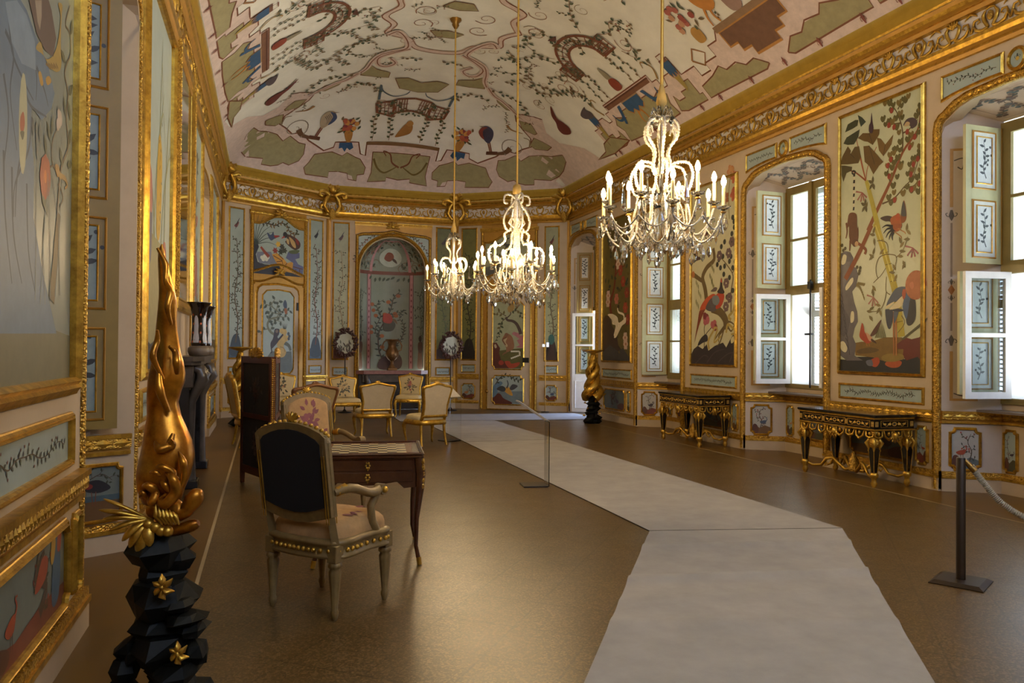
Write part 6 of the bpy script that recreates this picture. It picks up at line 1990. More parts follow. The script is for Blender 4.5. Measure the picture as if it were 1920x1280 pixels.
def trellis_bay(sg, yc, seed):
	A = CArt(cmb, side(sg, yc))
	# pink strapwork ground with a stepped edge
	st = [(-1.77, .5), (-1.6, .5), (-1.6, .78), (-1.38, .78), (-1.38, .6), (-1.2, .6), (-1.12, .48), (-1.0, .48), (-1.0, .62), (-.86, .62), (-.86, .74)]
	edge = st + [(.86, .74)] + [(-s, d) for s, d in reversed(st[:-1])]
	A.poly([(-1.77, 0)] + edge + [(1.77, 0)], PKC)
	A.lay()
	A.stroke(edge, .02, BRN, smooth=False)
	for s in (-1, 1):
		olive(A, [(s * .98, .14), (s * 1.15, .1), (s * 1.74, .1), (s * 1.74, .2), (s * 1.66, .2), (s * 1.66, .42), (s * 1.5, .42), (s * 1.5, .33), (s * 1.3, .33), (s * 1.3, .25), (s * 1.12, .25), (s * 1.06, .34)])
	olive(A, [(-.92, .12), (-.4, .1), (.4, .1), (.92, .12), (.86, .28), (.96, .4), (.82, .5), (.5, .42), (.5, .53), (-.5, .53), (-.5, .42), (-.82, .5), (-.96, .4), (-.86, .28)])
	A.lay(2)
	A.poly(rect(-.82, .82, .64, .72), (124, 84, 62))
	A.poly(rect(-.3, .3, .5, .64), (160, 130, 96))
	A.lay()
	A.poly(rect(-.84, .84, .7, .725), DBR)
	lambrequin(A, 0, .62, .28, .2)
	for s in (-1, 1):
		A.poly([(s * .4, .62), (s * .5, .62), (s * .66, .36), (s * .6, .34)], BLU)
		A.stroke([(s * .5, .56), (s * .6, .44), (s * .76, .44), (s * .82, .56)], .06, BLU, .02)
		A.stroke([(s * .05, .42), (s * .1, .3), (s * .05, .2)], .05, GLD, .01)
	# brown stepped brackets with little blue hangings at the bay ends
	for s in (-1, 1):
		A.poly([(s * 1.58, .78), (s * 1.4, .78), (s * 1.4, .74), (s * 1.58, .74)], (124, 84, 62))
		lambrequin(A, s * 1.49, .74, .11, .22)
		A.poly([(s * 1.42, .52), (s * 1.56, .52), (s * 1.53, .34), (s * 1.47, .3)], (164, 142, 74))
		A.stroke([(s * 1.42, .78), (s * 1.42, .86), (s * 1.56, .86), (s * 1.56, .78)], .016, BRN, smooth=False)
		A.stroke([(s * 1.05, .62), (s * 1.15, .78), (s * 1.02, .92), (s * .95, .84)], .035, (150, 118, 60), .015)
		for k in range(9):
			A.leaf(s * (1.12 + .03 * (k % 3)), .82 + .05 * k, 1.2 + k * 1.7, .12, .04, IVY[k % 3])
	# posts wound with ivy, lattice arbour above
	for s in (-1, 1):
		for u in (.46, .7):
			ivy(A, [(s * u, .74), (s * (u + .03), .95), (s * (u - .03), 1.12), (s * u, 1.3)], (.07, .05), .06, seed + int(u * 10))
		A.lay()
		lattice(A, s * .44, s * .84, 1.3, 1.6, 4, 3)
		A.lay(-1)
	A.lay()
	arch_trellis(A, 0, 1.34, .46, .72)
	for s in (-1, 1):
		ivy(A, [(s * .85, 1.6), (s * 1.1, 1.5), (s * 1.3, 1.62), (s * 1.5, 1.55)], seed=seed + 5)
		ivy(A, [(s * .6, 1.8), (s * .8, 2.0), (s * 1.0, 2.15), (s * 1.3, 2.3), (s * 1.5, 2.6)], seed=seed + 6)
		ivy(A, [(s * .9, 1.2), (s * 1.05, 1.0), (s * 1.2, 1.2)], (.07, .05), seed=seed + 7)
		scroll(A, s * 1.1, 1.25, .16, (150, 100, 74), 1, s)
	# bird or covered vase in the arbour
	A.blob([(-.1, .8), (.1, .8), (.13, .92), (.06, 1.0), (-.06, 1.0), (-.13, .92)], (140, 64, 46))
	A.blob([(-.07, 1.02), (.07, 1.02), (.04, 1.2), (-.02, 1.22)], (150, 142, 120))
	# butterflies and birds in the field
	A.blob([(-.1, 2.05), (.05, 2.0), (.15, 2.1), (.02, 2.08)], (96, 60, 50))
	# small red and blue tendrils on the pink margin
	for s in (-.7, .0, .75, -1.5, 1.5):
		ornament(A, s, .09, .07, (124, 64, 54), PI if s else 0)
def pedestal_bay(sg, yc, seed):
	A = CArt(cmb, side(sg, yc))
	st = [(-1.77, .5), (-1.55, .5), (-1.55, .36), (-1.3, .36), (-1.3, .46), (-1.0, .46), (-1.0, .6), (-.78, .6)]
	edge = st + [(-.66, .7), (.66, .7)] + [(-s, d) for s, d in reversed(st)]
	A.poly([(-1.77, 0)] + edge + [(1.77, 0)], PKC)
	A.lay()
	A.stroke(edge, .02, BRN, smooth=False)
	for s in (-1, 1):
		olive(A, [(s * .2, .12), (s * .3, .08), (s * 1.5, .1), (s * 1.7, .1), (s * 1.7, .26), (s * 1.35, .3), (s * 1.1, .36), (s * 1.0, .28), (s * .75, .3), (s * .6, .22), (s * .4, .24)])
		A.lay(1)
		A.stroke([(s * 1.5, .56), (s * 1.32, .44), (s * 1.14, .56), (s * 1.32, .68), (s * 1.5, .56)], .025, (150, 104, 60), smooth=False)
		A.lay(-1)
	A.lay(2)
	ped = [(-.62, .66), (.62, .66), (.62, .46), (.44, .46), (.44, .36), (.26, .36), (.26, .26), (-.26, .26), (-.26, .36), (-.44, .36), (-.44, .46), (-.62, .46)]
	A.poly(ped, (112, 78, 58))
	A.lay()
	A.stroke(ped + [ped[0]], .03, (178, 124, 56), smooth=False)
	A.poly(rect(-.66, .66, .66, .74), (140, 110, 82))
	# golden birds on the pedestal
	for s in (-1, 1):
		A.blob([(s * .25, .98), (s * .4, .9), (s * .55, 1.0), (s * .6, 1.16), (s * .5, 1.3), (s * .36, 1.2)], GLD)
		A.blob([(s * .3, 1.1), (s * .1, 1.16), (s * .04, 1.3), (s * .2, 1.28), (s * .36, 1.22)], (206, 146, 62))
		A.stroke([(s * .52, 1.22), (s * .62, 1.36), (s * .76, 1.38), (s * .8, 1.3)], .07, GLD, .04)
		A.stroke([(s * .42, .95), (s * .45, .84), (s * .42, .75)], .04, GLD, .025)
		A.stroke([(s * .5, .98), (s * .58, .86), (s * .6, .75)], .04, GLD, .025)
	A.blob([(-.1, .76), (.1, .76), (.14, .95), (.05, 1.06), (-.05, 1.06), (-.14, .95)], (150, 120, 110))
	# vases of flowers at the sides
	for s in (-1, 1):
		A.blob([(s * .98 - .08, .68), (s * .98 + .08, .68), (s * .98 + .1, .82), (s * .98, .88), (s * .98 - .1, .82)], (176, 132, 60))
		rn = random.Random(seed + s)
		for k in range(16):
			A.leaf(s * .98 + rn.uniform(-.26, .26), .96 + rn.uniform(-.1, .3), rn.uniform(0, 6), .12, .045, rn.choice(IVY))
		A.lay()
		for k in range(12):
			A.ell(s * .98 + rn.uniform(-.2, .2), .98 + rn.uniform(-.08, .24), .055, .05, rn.choice(((170, 96, 84), (188, 140, 110), (150, 70, 60))), n=7)
		A.lay(-1)
	for s in (-1, 1):
		ivy(A, [(s * .2, 1.5), (s * .5, 1.66), (s * .9, 1.6), (s * 1.2, 1.75), (s * 1.6, 1.7)], seed=seed + 8)
		ivy(A, [(s * .3, 1.9), (s * .7, 2.1), (s * 1.1, 2.0), (s * 1.5, 2.2)], seed=seed + 9)
	for s in (-.05, .7, -.75, 1.5, -1.5):
		ornament(A, s, .09, .07, (124, 64, 54), PI)
for sg in (1, -1):
	trellis_bay(sg, 12.45, 3 if sg > 0 else 13)
	pedestal_bay(sg, 8.92, 5 if sg > 0 else 15)
	trellis_bay(sg, 5.38, 7 if sg > 0 else 17)
	A = CArt(cmb, side(sg, 0))
	A.poly([(YN, 0), (3.6, 0), (3.6, .5), (YN, .5)], PKC)
# ---- the far cove: digitised on its left half, mirrored on its right
for T in (ID, FLIP):
	A = CArt(cmb, T)
	pk = Dq(180, 700, 225, 760, 330, 700, 430, 690, 520, 640, 600, 560, 740, 555, 700, 600, 640, 640, 560, 690, 525, 740, 600, 800, 660, 790, 700, 840, 790, 900, 850, 880, 860, 850, 1000, 850, 1010, 920, 1040, 930, 1050, 850)
	pk = pk + [(0., pk[-1][1]), (0., YP1), (-HX, YP1), (-PK, YP0), (-PK, 14.2), (-PK + .4, 14.2)]
	A.poly(pk, PKC)
	A.lay()
	A.stroke(pk[5:22], .03, BRN, smooth=False)
	A.lay()
	ol = [Dq(735, 920, 840, 905, 900, 930, 930, 910, 975, 935, 1010, 950, 1040, 1000, 1030, 1040, 990, 1045, 985, 1080, 935, 1070, 930, 1035, 820, 1025, 815, 1060, 680, 1040, 670, 1000, 700, 970),
		  Dq(370, 760, 400, 780, 460, 785, 510, 800, 545, 840, 590, 810, 640, 850, 680, 860, 670, 920, 640, 960, 580, 985, 545, 970, 515, 985, 470, 990, 415, 980, 425, 945, 320, 935, 290, 900, 300, 860, 330, 800),
		  Dq(440, 720, 550, 680, 540, 730, 500, 750, 440, 745), Dq(555, 650, 620, 600, 690, 590, 640, 640, 560, 660),
		  Dq(1010, 445, 1070, 380, 1110, 410, 1190, 430, 1180, 460, 1100, 455), Dq(760, 540, 800, 510, 900, 490, 880, 505, 800, 540),
		  Dq(225, 600, 300, 600, 290, 650, 250, 700, 240, 760, 215, 700)]
	for p in ol:
		olive(A, p)
	c = Dq(1085, 905, 1240, 930, 1240, 1075, 1165, 1058, 1160, 1080, 1050, 1085, 1075, 1030)
	c[1] = (0., c[0][1])
	c[2] = (0., c[2][1])
	A.poly(c, OLV)
	A.lay(2)
	A.stroke([c[1], c[0]], .017, BRN, smooth=False)
	A.stroke(c[2:] + [c[0]], .017, BRN, smooth=False)
	A.stroke(Dq(1090, 945, 1110, 1000, 1150, 1030, 1200, 1010, 1235, 990), .05, (112, 96, 50), .02)
	A.stroke(Dq(1240, 1000, 1200, 970, 1190, 920, 1150, 900, 1165, 930), .04, BRN, .02)
	# drape under the fruit vase
	bx = Dq(885, 850, 960, 850, 968, 880, 945, 895, 930, 880, 915, 905, 900, 880, 880, 885)
	A.poly(bx, BLU)
	b0 = Dq(940, 800)[0]
	A.blob(Dq(925, 840, 950, 842, 965, 790, 940, 765, 915, 790), (170, 120, 54))
	rn = random.Random(8)
	for k in range(26):
		p = Dq(960 + rn.uniform(-65, 65), 745 + rn.uniform(-40, 40))[0]
		A.leaf(p[0], p[1], rn.uniform(0, 6), .13, .06, rn.choice(IVY))
	A.lay()
	for k in range(16):
		p = Dq(965 + rn.uniform(-50, 50), 745 + rn.uniform(-30, 30))[0]
		A.ell(p[0], p[1], .055, .07, rn.choice(((168, 84, 60), (196, 140, 70), (130, 54, 60))), n=7)
	A.lay(-1)
	# heron on its scroll plinth
	A.stroke(Dq(735, 630, 690, 655, 620, 665), .07, (150, 112, 66), .02)
	A.stroke(Dq(535, 745, 560, 700, 600, 690), .035, (140, 122, 96), .02)
	scroll(A, *Dq(620, 765)[0], .3, (140, 130, 116), 1.2, -1 if T is ID else -1)
	A.stroke(Dq(640, 770, 655, 800, 690, 815, 765, 830), .12, (104, 74, 50), .05)
	A.poly(Dq(705, 805, 770, 815, 765, 835, 700, 822), DBR)
	A.stroke(Dq(740, 810, 775, 755), .03, (120, 70, 50), smooth=False)
	A.stroke(Dq(748, 812, 785, 758), .03, (120, 70, 50), smooth=False)
	A.lay()
	A.blob(Dq(775, 760, 770, 720, 790, 680, 830, 660, 860, 665, 868, 700, 840, 725, 800, 755), (176, 160, 136) if T is ID else (62, 62, 88))
	A.lay()
	A.blob(Dq(832, 664, 862, 672, 870, 700, 845, 728, 815, 742, 838, 710, 846, 688), (60, 74, 110) if T is ID else (128, 56, 46))
	A.lay()
	for k in range(4):
		A.stroke(Dq(800 + 9 * k, 690 - 5 * k, 812 + 9 * k, 715 - 5 * k, 806 + 9 * k, 738 - 6 * k), .012, (70, 56, 52), .005)
	A.lay(-1)
	A.stroke(Dq(850, 668, 885, 666), .035, (110, 84, 70), .008, smooth=False)
	A.lay(-1)
	# arbour
	for x in (1080, 1180):
		ivy(A, Dq(x, 835, x + 10, 780, x + 8, 730, x + 25, 680), (.09, .07), .07, x)
	tt = Dq(1110, 610, 1210, 600, 1215, 640, 1195, 690, 1110, 665)
	A.lay()
	A.stroke(tt + [tt[0]], .06, BRN, smooth=False)
	for u in (.25, .5, .75):
		L2 = lambda a, b: (a[0] + (b[0] - a[0]) * u, a[1] + (b[1] - a[1]) * u)
		A.stroke([L2(tt[0], tt[1]), L2(tt[4], tt[3])], .017, BRN, smooth=False)
		A.stroke([L2(tt[0], tt[4]), L2(tt[1], tt[3])], .017, BRN, smooth=False)
	for r in (Dq(1210, 600, 1240, 587, 1310, 580), Dq(1195, 690, 1230, 665, 1300, 655)):
		r[-1] = (0., r[-1][1])
		A.stroke(r, .06, BRN)
	for k in range(6):
		p = Dq(1215 + 16 * k, 598 - 3 * k, 1205 + 16 * k, 675 - 4 * k)
		A.stroke(p, .02, BRN, smooth=False)
	A.stroke(Dq(1200, 640, 1250, 620, 1300, 615), .02, BRN)
	A.lay()
	for k in range(40):
		p = Dq(1110 + rn.uniform(0, 190), 600 + rn.uniform(-5, 85))[0]
		if p[0] < 0:
			A.leaf(p[0], p[1], rn.uniform(0, 6), .09, .06, rn.choice(IVY))
	A.stroke([Dq(1050, 850)[0], (0., Dq(1290, 860)[0][1])], .09, (124, 92, 60), smooth=False)
	A.lay(-2)
	# swag of blue bells over the arbour, strapwork medallion beyond
	A.stroke(Dq(1135, 500, 1150, 540, 1210, 570, 1280, 560, 1310, 540), .04, (80, 96, 112), .02)
	A.poly(Dq(1130, 505, 1145, 505, 1130, 590, 1115, 590), (80, 96, 112))
	for p in (Dq(1180, 200, 1240, 180, 1290, 230, 1290, 280, 1200, 300, 1130, 320, 1080, 360, 1050, 400, 1010, 430), Dq(1310, 285, 1200, 310, 1120, 340, 1120, 380, 1170, 390, 1220, 370, 1190, 340), Dq(1000, 430, 930, 470, 870, 490, 780, 530, 700, 570)):
		A.stroke(p, .13, PKC, .1)
		A.lay()
		A.stroke(p, .024, (136, 84, 60), .02)
		A.lay(-1)
	for pts, sd in ((Dq(1120, 190, 1050, 230, 980, 260, 900, 290, 850, 340, 760, 360, 680, 370, 630, 355), 1), (Dq(1060, 60, 1110, 100, 1060, 130, 1100, 170), 2), (Dq(650, 370, 740, 400, 860, 350, 930, 380), 3), (Dq(880, 100, 940, 95, 985, 90), 4), (Dq(990, 430, 900, 450, 800, 470, 740, 500, 690, 540), 5), (Dq(920, 520, 1000, 490, 1080, 500, 1120, 540), 6), (Dq(1230, 350, 1300, 340, 1370, 350), 7)):
		ivy(A, pts, (.1, .07), .08, sd)
	A.blob(Dq(440, 615, 470, 580, 520, 550, 560, 530, 640, 462, 590, 520, 540, 560, 500, 600, 460, 625), (104, 44, 40))
	A.blob(Dq(440, 490, 470, 460, 500, 450, 520, 430, 510, 460, 490, 490, 460, 505), (84, 76, 84))
m = Dq(1250, 480, 1300, 470, 1330, 490)
A = CArt(cmb, ID)
A.lay(3)
yA, yB = Dq(1300, 470)[0][1], Dq(1330, 530)[0][1]
olive(A, [(-.55, yA), (-.3, yA - .06), (0, yA + .1), (.3, yA - .06), (.55, yA), (.4, yB), (0, yB + .1), (-.4, yB)])
# owl in the arbour
yo = Dq(1270, 800)[0][1]
A.blob([(-.22, yo + .1), (-.05, yo + .05), (.1, yo - .05), (.12, yo - .25), (.02, yo - .36), (-.08, yo - .25), (-.2, yo)], (160, 112, 54))
A.lay()
A.ell(.04, yo - .33, .08, .09, (176, 130, 70))
# crown medallions round the chandelier roses
for yc in (5.55, 9.1, 12.8):
	A = CArt(cmb, lambda x, y, yc=yc: (x, yc + y))
	q = [(1.15, 0), (.95, .35), (1.0, .7), (.6, .95), (.4, 1.3), (0, 1.4), (-.4, 1.3), (-.6, .95), (-1.0, .7), (-.95, .35), (-1.15, 0), (-.95, -.35), (-1.0, -.7), (-.6, -.95), (-.4, -1.3), (0, -1.4), (.4, -1.3), (.6, -.95), (1.0, -.7), (.95, -.35), (1.15, 0)]
	A.stroke(q, .13, PKC)
	A.lay()
	A.stroke([(x * 1.05, y * 1.05) for x, y in q], .022, (136, 84, 60))
	A.stroke([(x * .95, y * .95) for x, y in q], .018, (150, 110, 84))
	olive(A, [(-.3, .5), (0, .42), (.3, .5), (.16, .72), (-.16, .72)])
	olive(A, [(-.3, -.5), (0, -.42), (.3, -.5), (.16, -.72), (-.16, -.72)])
	for s in (-1, 1):
		scroll(A, s * .5, .25, .2, (140, 90, 66), .5, s)
		scroll(A, s * .5, -.25, .2, (140, 90, 66), 2.5, -s)
		ivy(A, [(s * 1.2, .9), (s * 1.5, 1.1), (s * 1.6, 1.5), (s * 1.3, 1.7)], seed=int(yc * 3))
		ivy(A, [(s * 1.3, -.4), (s * 1.7, -.3), (s * 2.0, -.6), (s * 2.2, -.4)], seed=int(yc * 5))
		ivy(A, [(s * 1.4, .3), (s * 1.8, .5), (s * 2.1, .3), (s * 2.3, .6)], seed=int(yc * 7))
# loose sprigs and fine arabesques over the cream field
A = CArt(cmb, ID)
rn = random.Random(77)
for k in range(150):
	x, y = rn.uniform(-2.7, 2.7), rn.uniform(6.2, 16.6)
	if min(abs(y - 12.45), abs(y - 5.4)) < .9 and 1.6 < abs(x) < 3:
		continue
	a = rn.uniform(0, 2 * PI)
	if k % 3 == 0:
		scroll(A, x, y, rn.uniform(.1, .2), rn.choice(((160, 120, 96), (150, 128, 96), (170, 140, 128))), a, rn.choice((-1, 1)))
	else:
		L = rn.uniform(.2, .45)
		A.vine([(x, y), (x + L * .4 * math.cos(a), y + L * .4 * math.sin(a)), (x + L * math.cos(a + .5), y + L * math.sin(a + .5))], .009, (140, 108, 84), (.055, .034), IVY, .045, 1, (.2, .016, (150, 84, 70)), .006, rn)
structure(cmb.build('ceiling'), 'vaulted ceiling painted with trellises, birds and ivy on cream', 'ceiling')
for nm, yc, lb in (('ceiling_rose', 12.8, 'farthest'), ('ceiling_rose', 9.1, 'middle'), ('ceiling_rose', 5.55, 'nearest')):
	pass
# ------------------------------------------------------------------ furniture
ID3 = lambda a, b, d: (a, b, d)
def pad(mb, outline, zc, th, mt, P=None, k=3, bulge=.35):
	"""upholstered pad: an outline swelling to a soft crown"""
	cx = sum(p[0] for p in outline) / len(outline)
	cy = sum(p[1] for p in outline) / len(outline)
	P = P or (lambda a, b, d: (a, b, zc + d))
	rows = []
	for s, d in ((1., 0), (1.0, th * .35), (.97, th * .62), (.88, th * .82), (.7, th * .94), (.4, th), (.02, th * 1.02)):
		rows.append([P(cx + (x - cx) * s, cy + (y - cy) * s, d) for x, y in outline])
	mb.loft(rows, mt, True)
def posy(A, cx, cy, k, cols, seed):
	rn = random.Random(seed)
	for i in range(26):
		a, r = rn.uniform(0, 2 * PI), k * rn.uniform(.1, 1)
		A.leaf(cx + r * .75 * math.cos(a), cy + r * math.sin(a), a + rn.uniform(-.6, .6), k * .42, k * .24, cols[0])
	A.lay()
	for i in range(10):
		a, r = rn.uniform(0, 2 * PI), k * rn.uniform(0, .75)
		A.ell(cx + r * .7 * math.cos(a), cy + r * math.sin(a), k * .16, k * .15, rn.choice(cols[1:]), 0, 8)
def back_outline(w, z0, z1, waist=.9):
	h = z1 - z0
	half = [(w * .36, z0), (w * .42, z0 + .03 * h), (w * .42 * waist + w * .03, z0 + .3 * h), (w * .46, z0 + .6 * h), (w * .5, z0 + .82 * h), (w * .46, z0 + .9 * h), (w * .3, z0 + .925 * h), (w * .14, z0 + .975 * h), (0, z0 + h)]
	return half + [(-x, z) for x, z in reversed(half[:-1])]
def side_chair(label, loc, rz, frame=GOLD, cloth=CREAMCLOTH, back=LINEN, w=.54, H=.92, arms=False, art=(0, ((38, 40, 26), (150, 96, 70), (176, 140, 90))), group=None, name='side_chair', cat='chair'):
	t = thing(name, label, cat, loc, rz, group)
	d = .46
	zs = .40
	out = [(-w * .42, -d / 2), (w * .42, -d / 2), (w * .5, d * .1), (w * .5, d * .42), (w * .3, d * .5), (0, d * .56), (-w * .3, d * .5), (-w * .5, d * .42), (-w * .5, d * .1)]
	so = cr(out, 3, True)
	mb = MB()
	pad(mb, [(x * .95, y * .95) for x, y in so], zs - .01, .1, cloth)
	if art:
		A = Art(mb, lambda x, y, q: (x, y, zs + .088 + q * 3), .002)
		posy(A, 0, 0, .13, art[1], art[0] + 5)
	mb.build('seat', t)
	mb = MB()
	rows = [[(x * s, y * s, z) for x, y in so] for s, z in ((.94, zs - .075), (1.02, zs - .07), (1.04, zs - .04), (1.0, zs), (.95, zs + .005))]
	mb.loft(rows, frame)
	for k in range(5):
		a = (k - 2) * .4
		mb.tube([(0, d * .57, zs - .06), (.06 * math.sin(a), d * .585, zs - .06 + .045 * math.cos(a))], [.012, .006], frame, 5)
	mb.build('seat_rail', t)
	for sx in (-1, 1):
		mb = MB()                                              # cabriole front leg
		x, y = sx * w * .45, d * .43
		mb.tube([(x, y, zs - .03), (x + sx * .022, y + .02, zs - .1), (x + sx * .012, y + .012, zs - .22), (x - sx * .005, y - .003, .08), (x + sx * .012, y + .014, .025), (x + sx * .02, y + .022, .012)], [.036, .034, .022, .015, .017, .012], frame, 8)
		mb.build('leg', t)
		mb = MB()
		x, y = sx * w * .39, -d * .44
		mb.tube([(x, y, zs), (x, y - .01, zs - .15), (x + sx * .01, y - .035, .1), (x + sx * .015, y - .06, .012)], [.026, .022, .018, .017], frame, 8)
		mb.build('leg', t)
		if arms:
			mb = MB()
			xa = sx * w * .46
			mb.tube([(xa * .98, -d * .5 - .03, zs + .26), (xa * 1.08, -.05, zs + .26), (xa * 1.14, d * .2, zs + .23), (xa * 1.12, d * .26, zs + .2)], [.018, .02, .022, .018], frame, 8)
			mb.tube([(xa * 1.12, d * .22, zs + .21), (xa * 1.04, d * .08, zs + .1), (xa * 1.04, d * .06, zs - .01)], [.018, .016, .02], frame, 8)
			mb.build('armrest', t)
	# raked back
	z0, z1 = zs + .05, H
	P = lambda a, b, q: (a, -d / 2 - .02 - (b - z0) * .2 + q, b)
	bo = cr(back_outline(w, z0, z1), 3, True)
	mb = MB()
	n = len(bo)
	cz = (z0 + z1) / 2
	rows = []
	for s, q in ((.86, -.02), (.9, -.035), (1., -.028), (1.04, 0.), (1., .028), (.9, .035), (.86, .02)):
		rows.append([P(x * s, cz + (z - cz) * (s if s < 1 else 1 + (s - 1) * .8), q) for x, z in bo])
	mb.loft(rows, frame, False)
	for k in range(5):
		a = PI / 2 + (k - 2) * .55
		mb.tube([P(0, z1 - .015, .02), P(math.cos(a) * .05, z1 + math.sin(a) * .03, .035)], [.018, .008], frame, 6)
	for sx in (-1, 1):
		mb.tube([(sx * w * .39, -d * .44, zs - .02), P(sx * w * .38, z0 + .02, 0)], [.026, .024], frame, 8)
	mb.build('back_frame', t)
	mb = MB()
	ins = [(x * .89, cz + (z - cz) * .89) for x, z in bo]
	pad(mb, ins, 0, .03, cloth, lambda a, b, q: P(a, b, .012 + q))
	mb.loft([[P(x, z, -.024) for x, z in ins], [P(x, z, .013) for x, z in ins]], back, True, True, False)
	if art:
		posy(Art(mb, lambda a, b, q: P(a, b, .044 + q), .0), 0, cz, .15, art[1], art[0])
	mb.build('backrest', t)
	return t
DARKFL = ((36, 38, 24), (150, 100, 70), (190, 160, 110), (60, 60, 40))
PALEFL = ((104, 92, 62), (160, 84, 74), (190, 140, 96), (84, 60, 84))
gr = 'gilt side chairs with cream needlework'
side_chair('gilt side chair seen from behind, plain linen back, in the middle of the chair circle', (-1.22, 13.25, 0), .06, group=gr, art=(1, PALEFL), w=.6)
side_chair('gilt side chair turned away beside the clear reading stand and carpet edge', (-.6, 11.9, 0), .34, group=gr, w=.52, H=.97, art=(2, DARKFL))
side_chair('gilt side chair facing forward with dark leafy needlework, left of the niche', (-1.42, 16.0, 0), PI + .1, group=gr, art=(3, DARKFL), w=.56)
side_chair('gilt side chair facing forward with pale flower needlework, right in front of the niche', (-.02, 16.7, .0095), PI - .3, group=gr, art=(4, PALEFL), w=.54)
p = floor_at(536, 788)
side_chair('gilt side chair with dark leaf needlework half hidden behind the folding screen', (p.x, p.y, 0), PI + .3, group=gr, art=(5, DARKFL), w=.62, H=.95)
p = floor_at(566, 861)
WALN = mat('gilded_walnut_frame', (120, 76, 36), .35, .3, var=.3)
side_chair('large armchair with brown carved frame and beige cloth back behind the screen', (p.x, p.y, 0), .45, WALN, mat('beige_cloth', (150, 128, 84), .9, bump=.15, bscale=220), mat('beige_cloth', (150, 128, 84), .9), .66, 1.02, True, None, name='armchair', cat='armchair')
side_chair('gilt armchair with cream upholstery by the left wall, mostly hidden by the screen', (-3.12, 12.35, 0), -1.35, GOLD, CREAMCLOTH, LINEN, .62, 1.1, True, (7, PALEFL), name='armchair', cat='armchair')
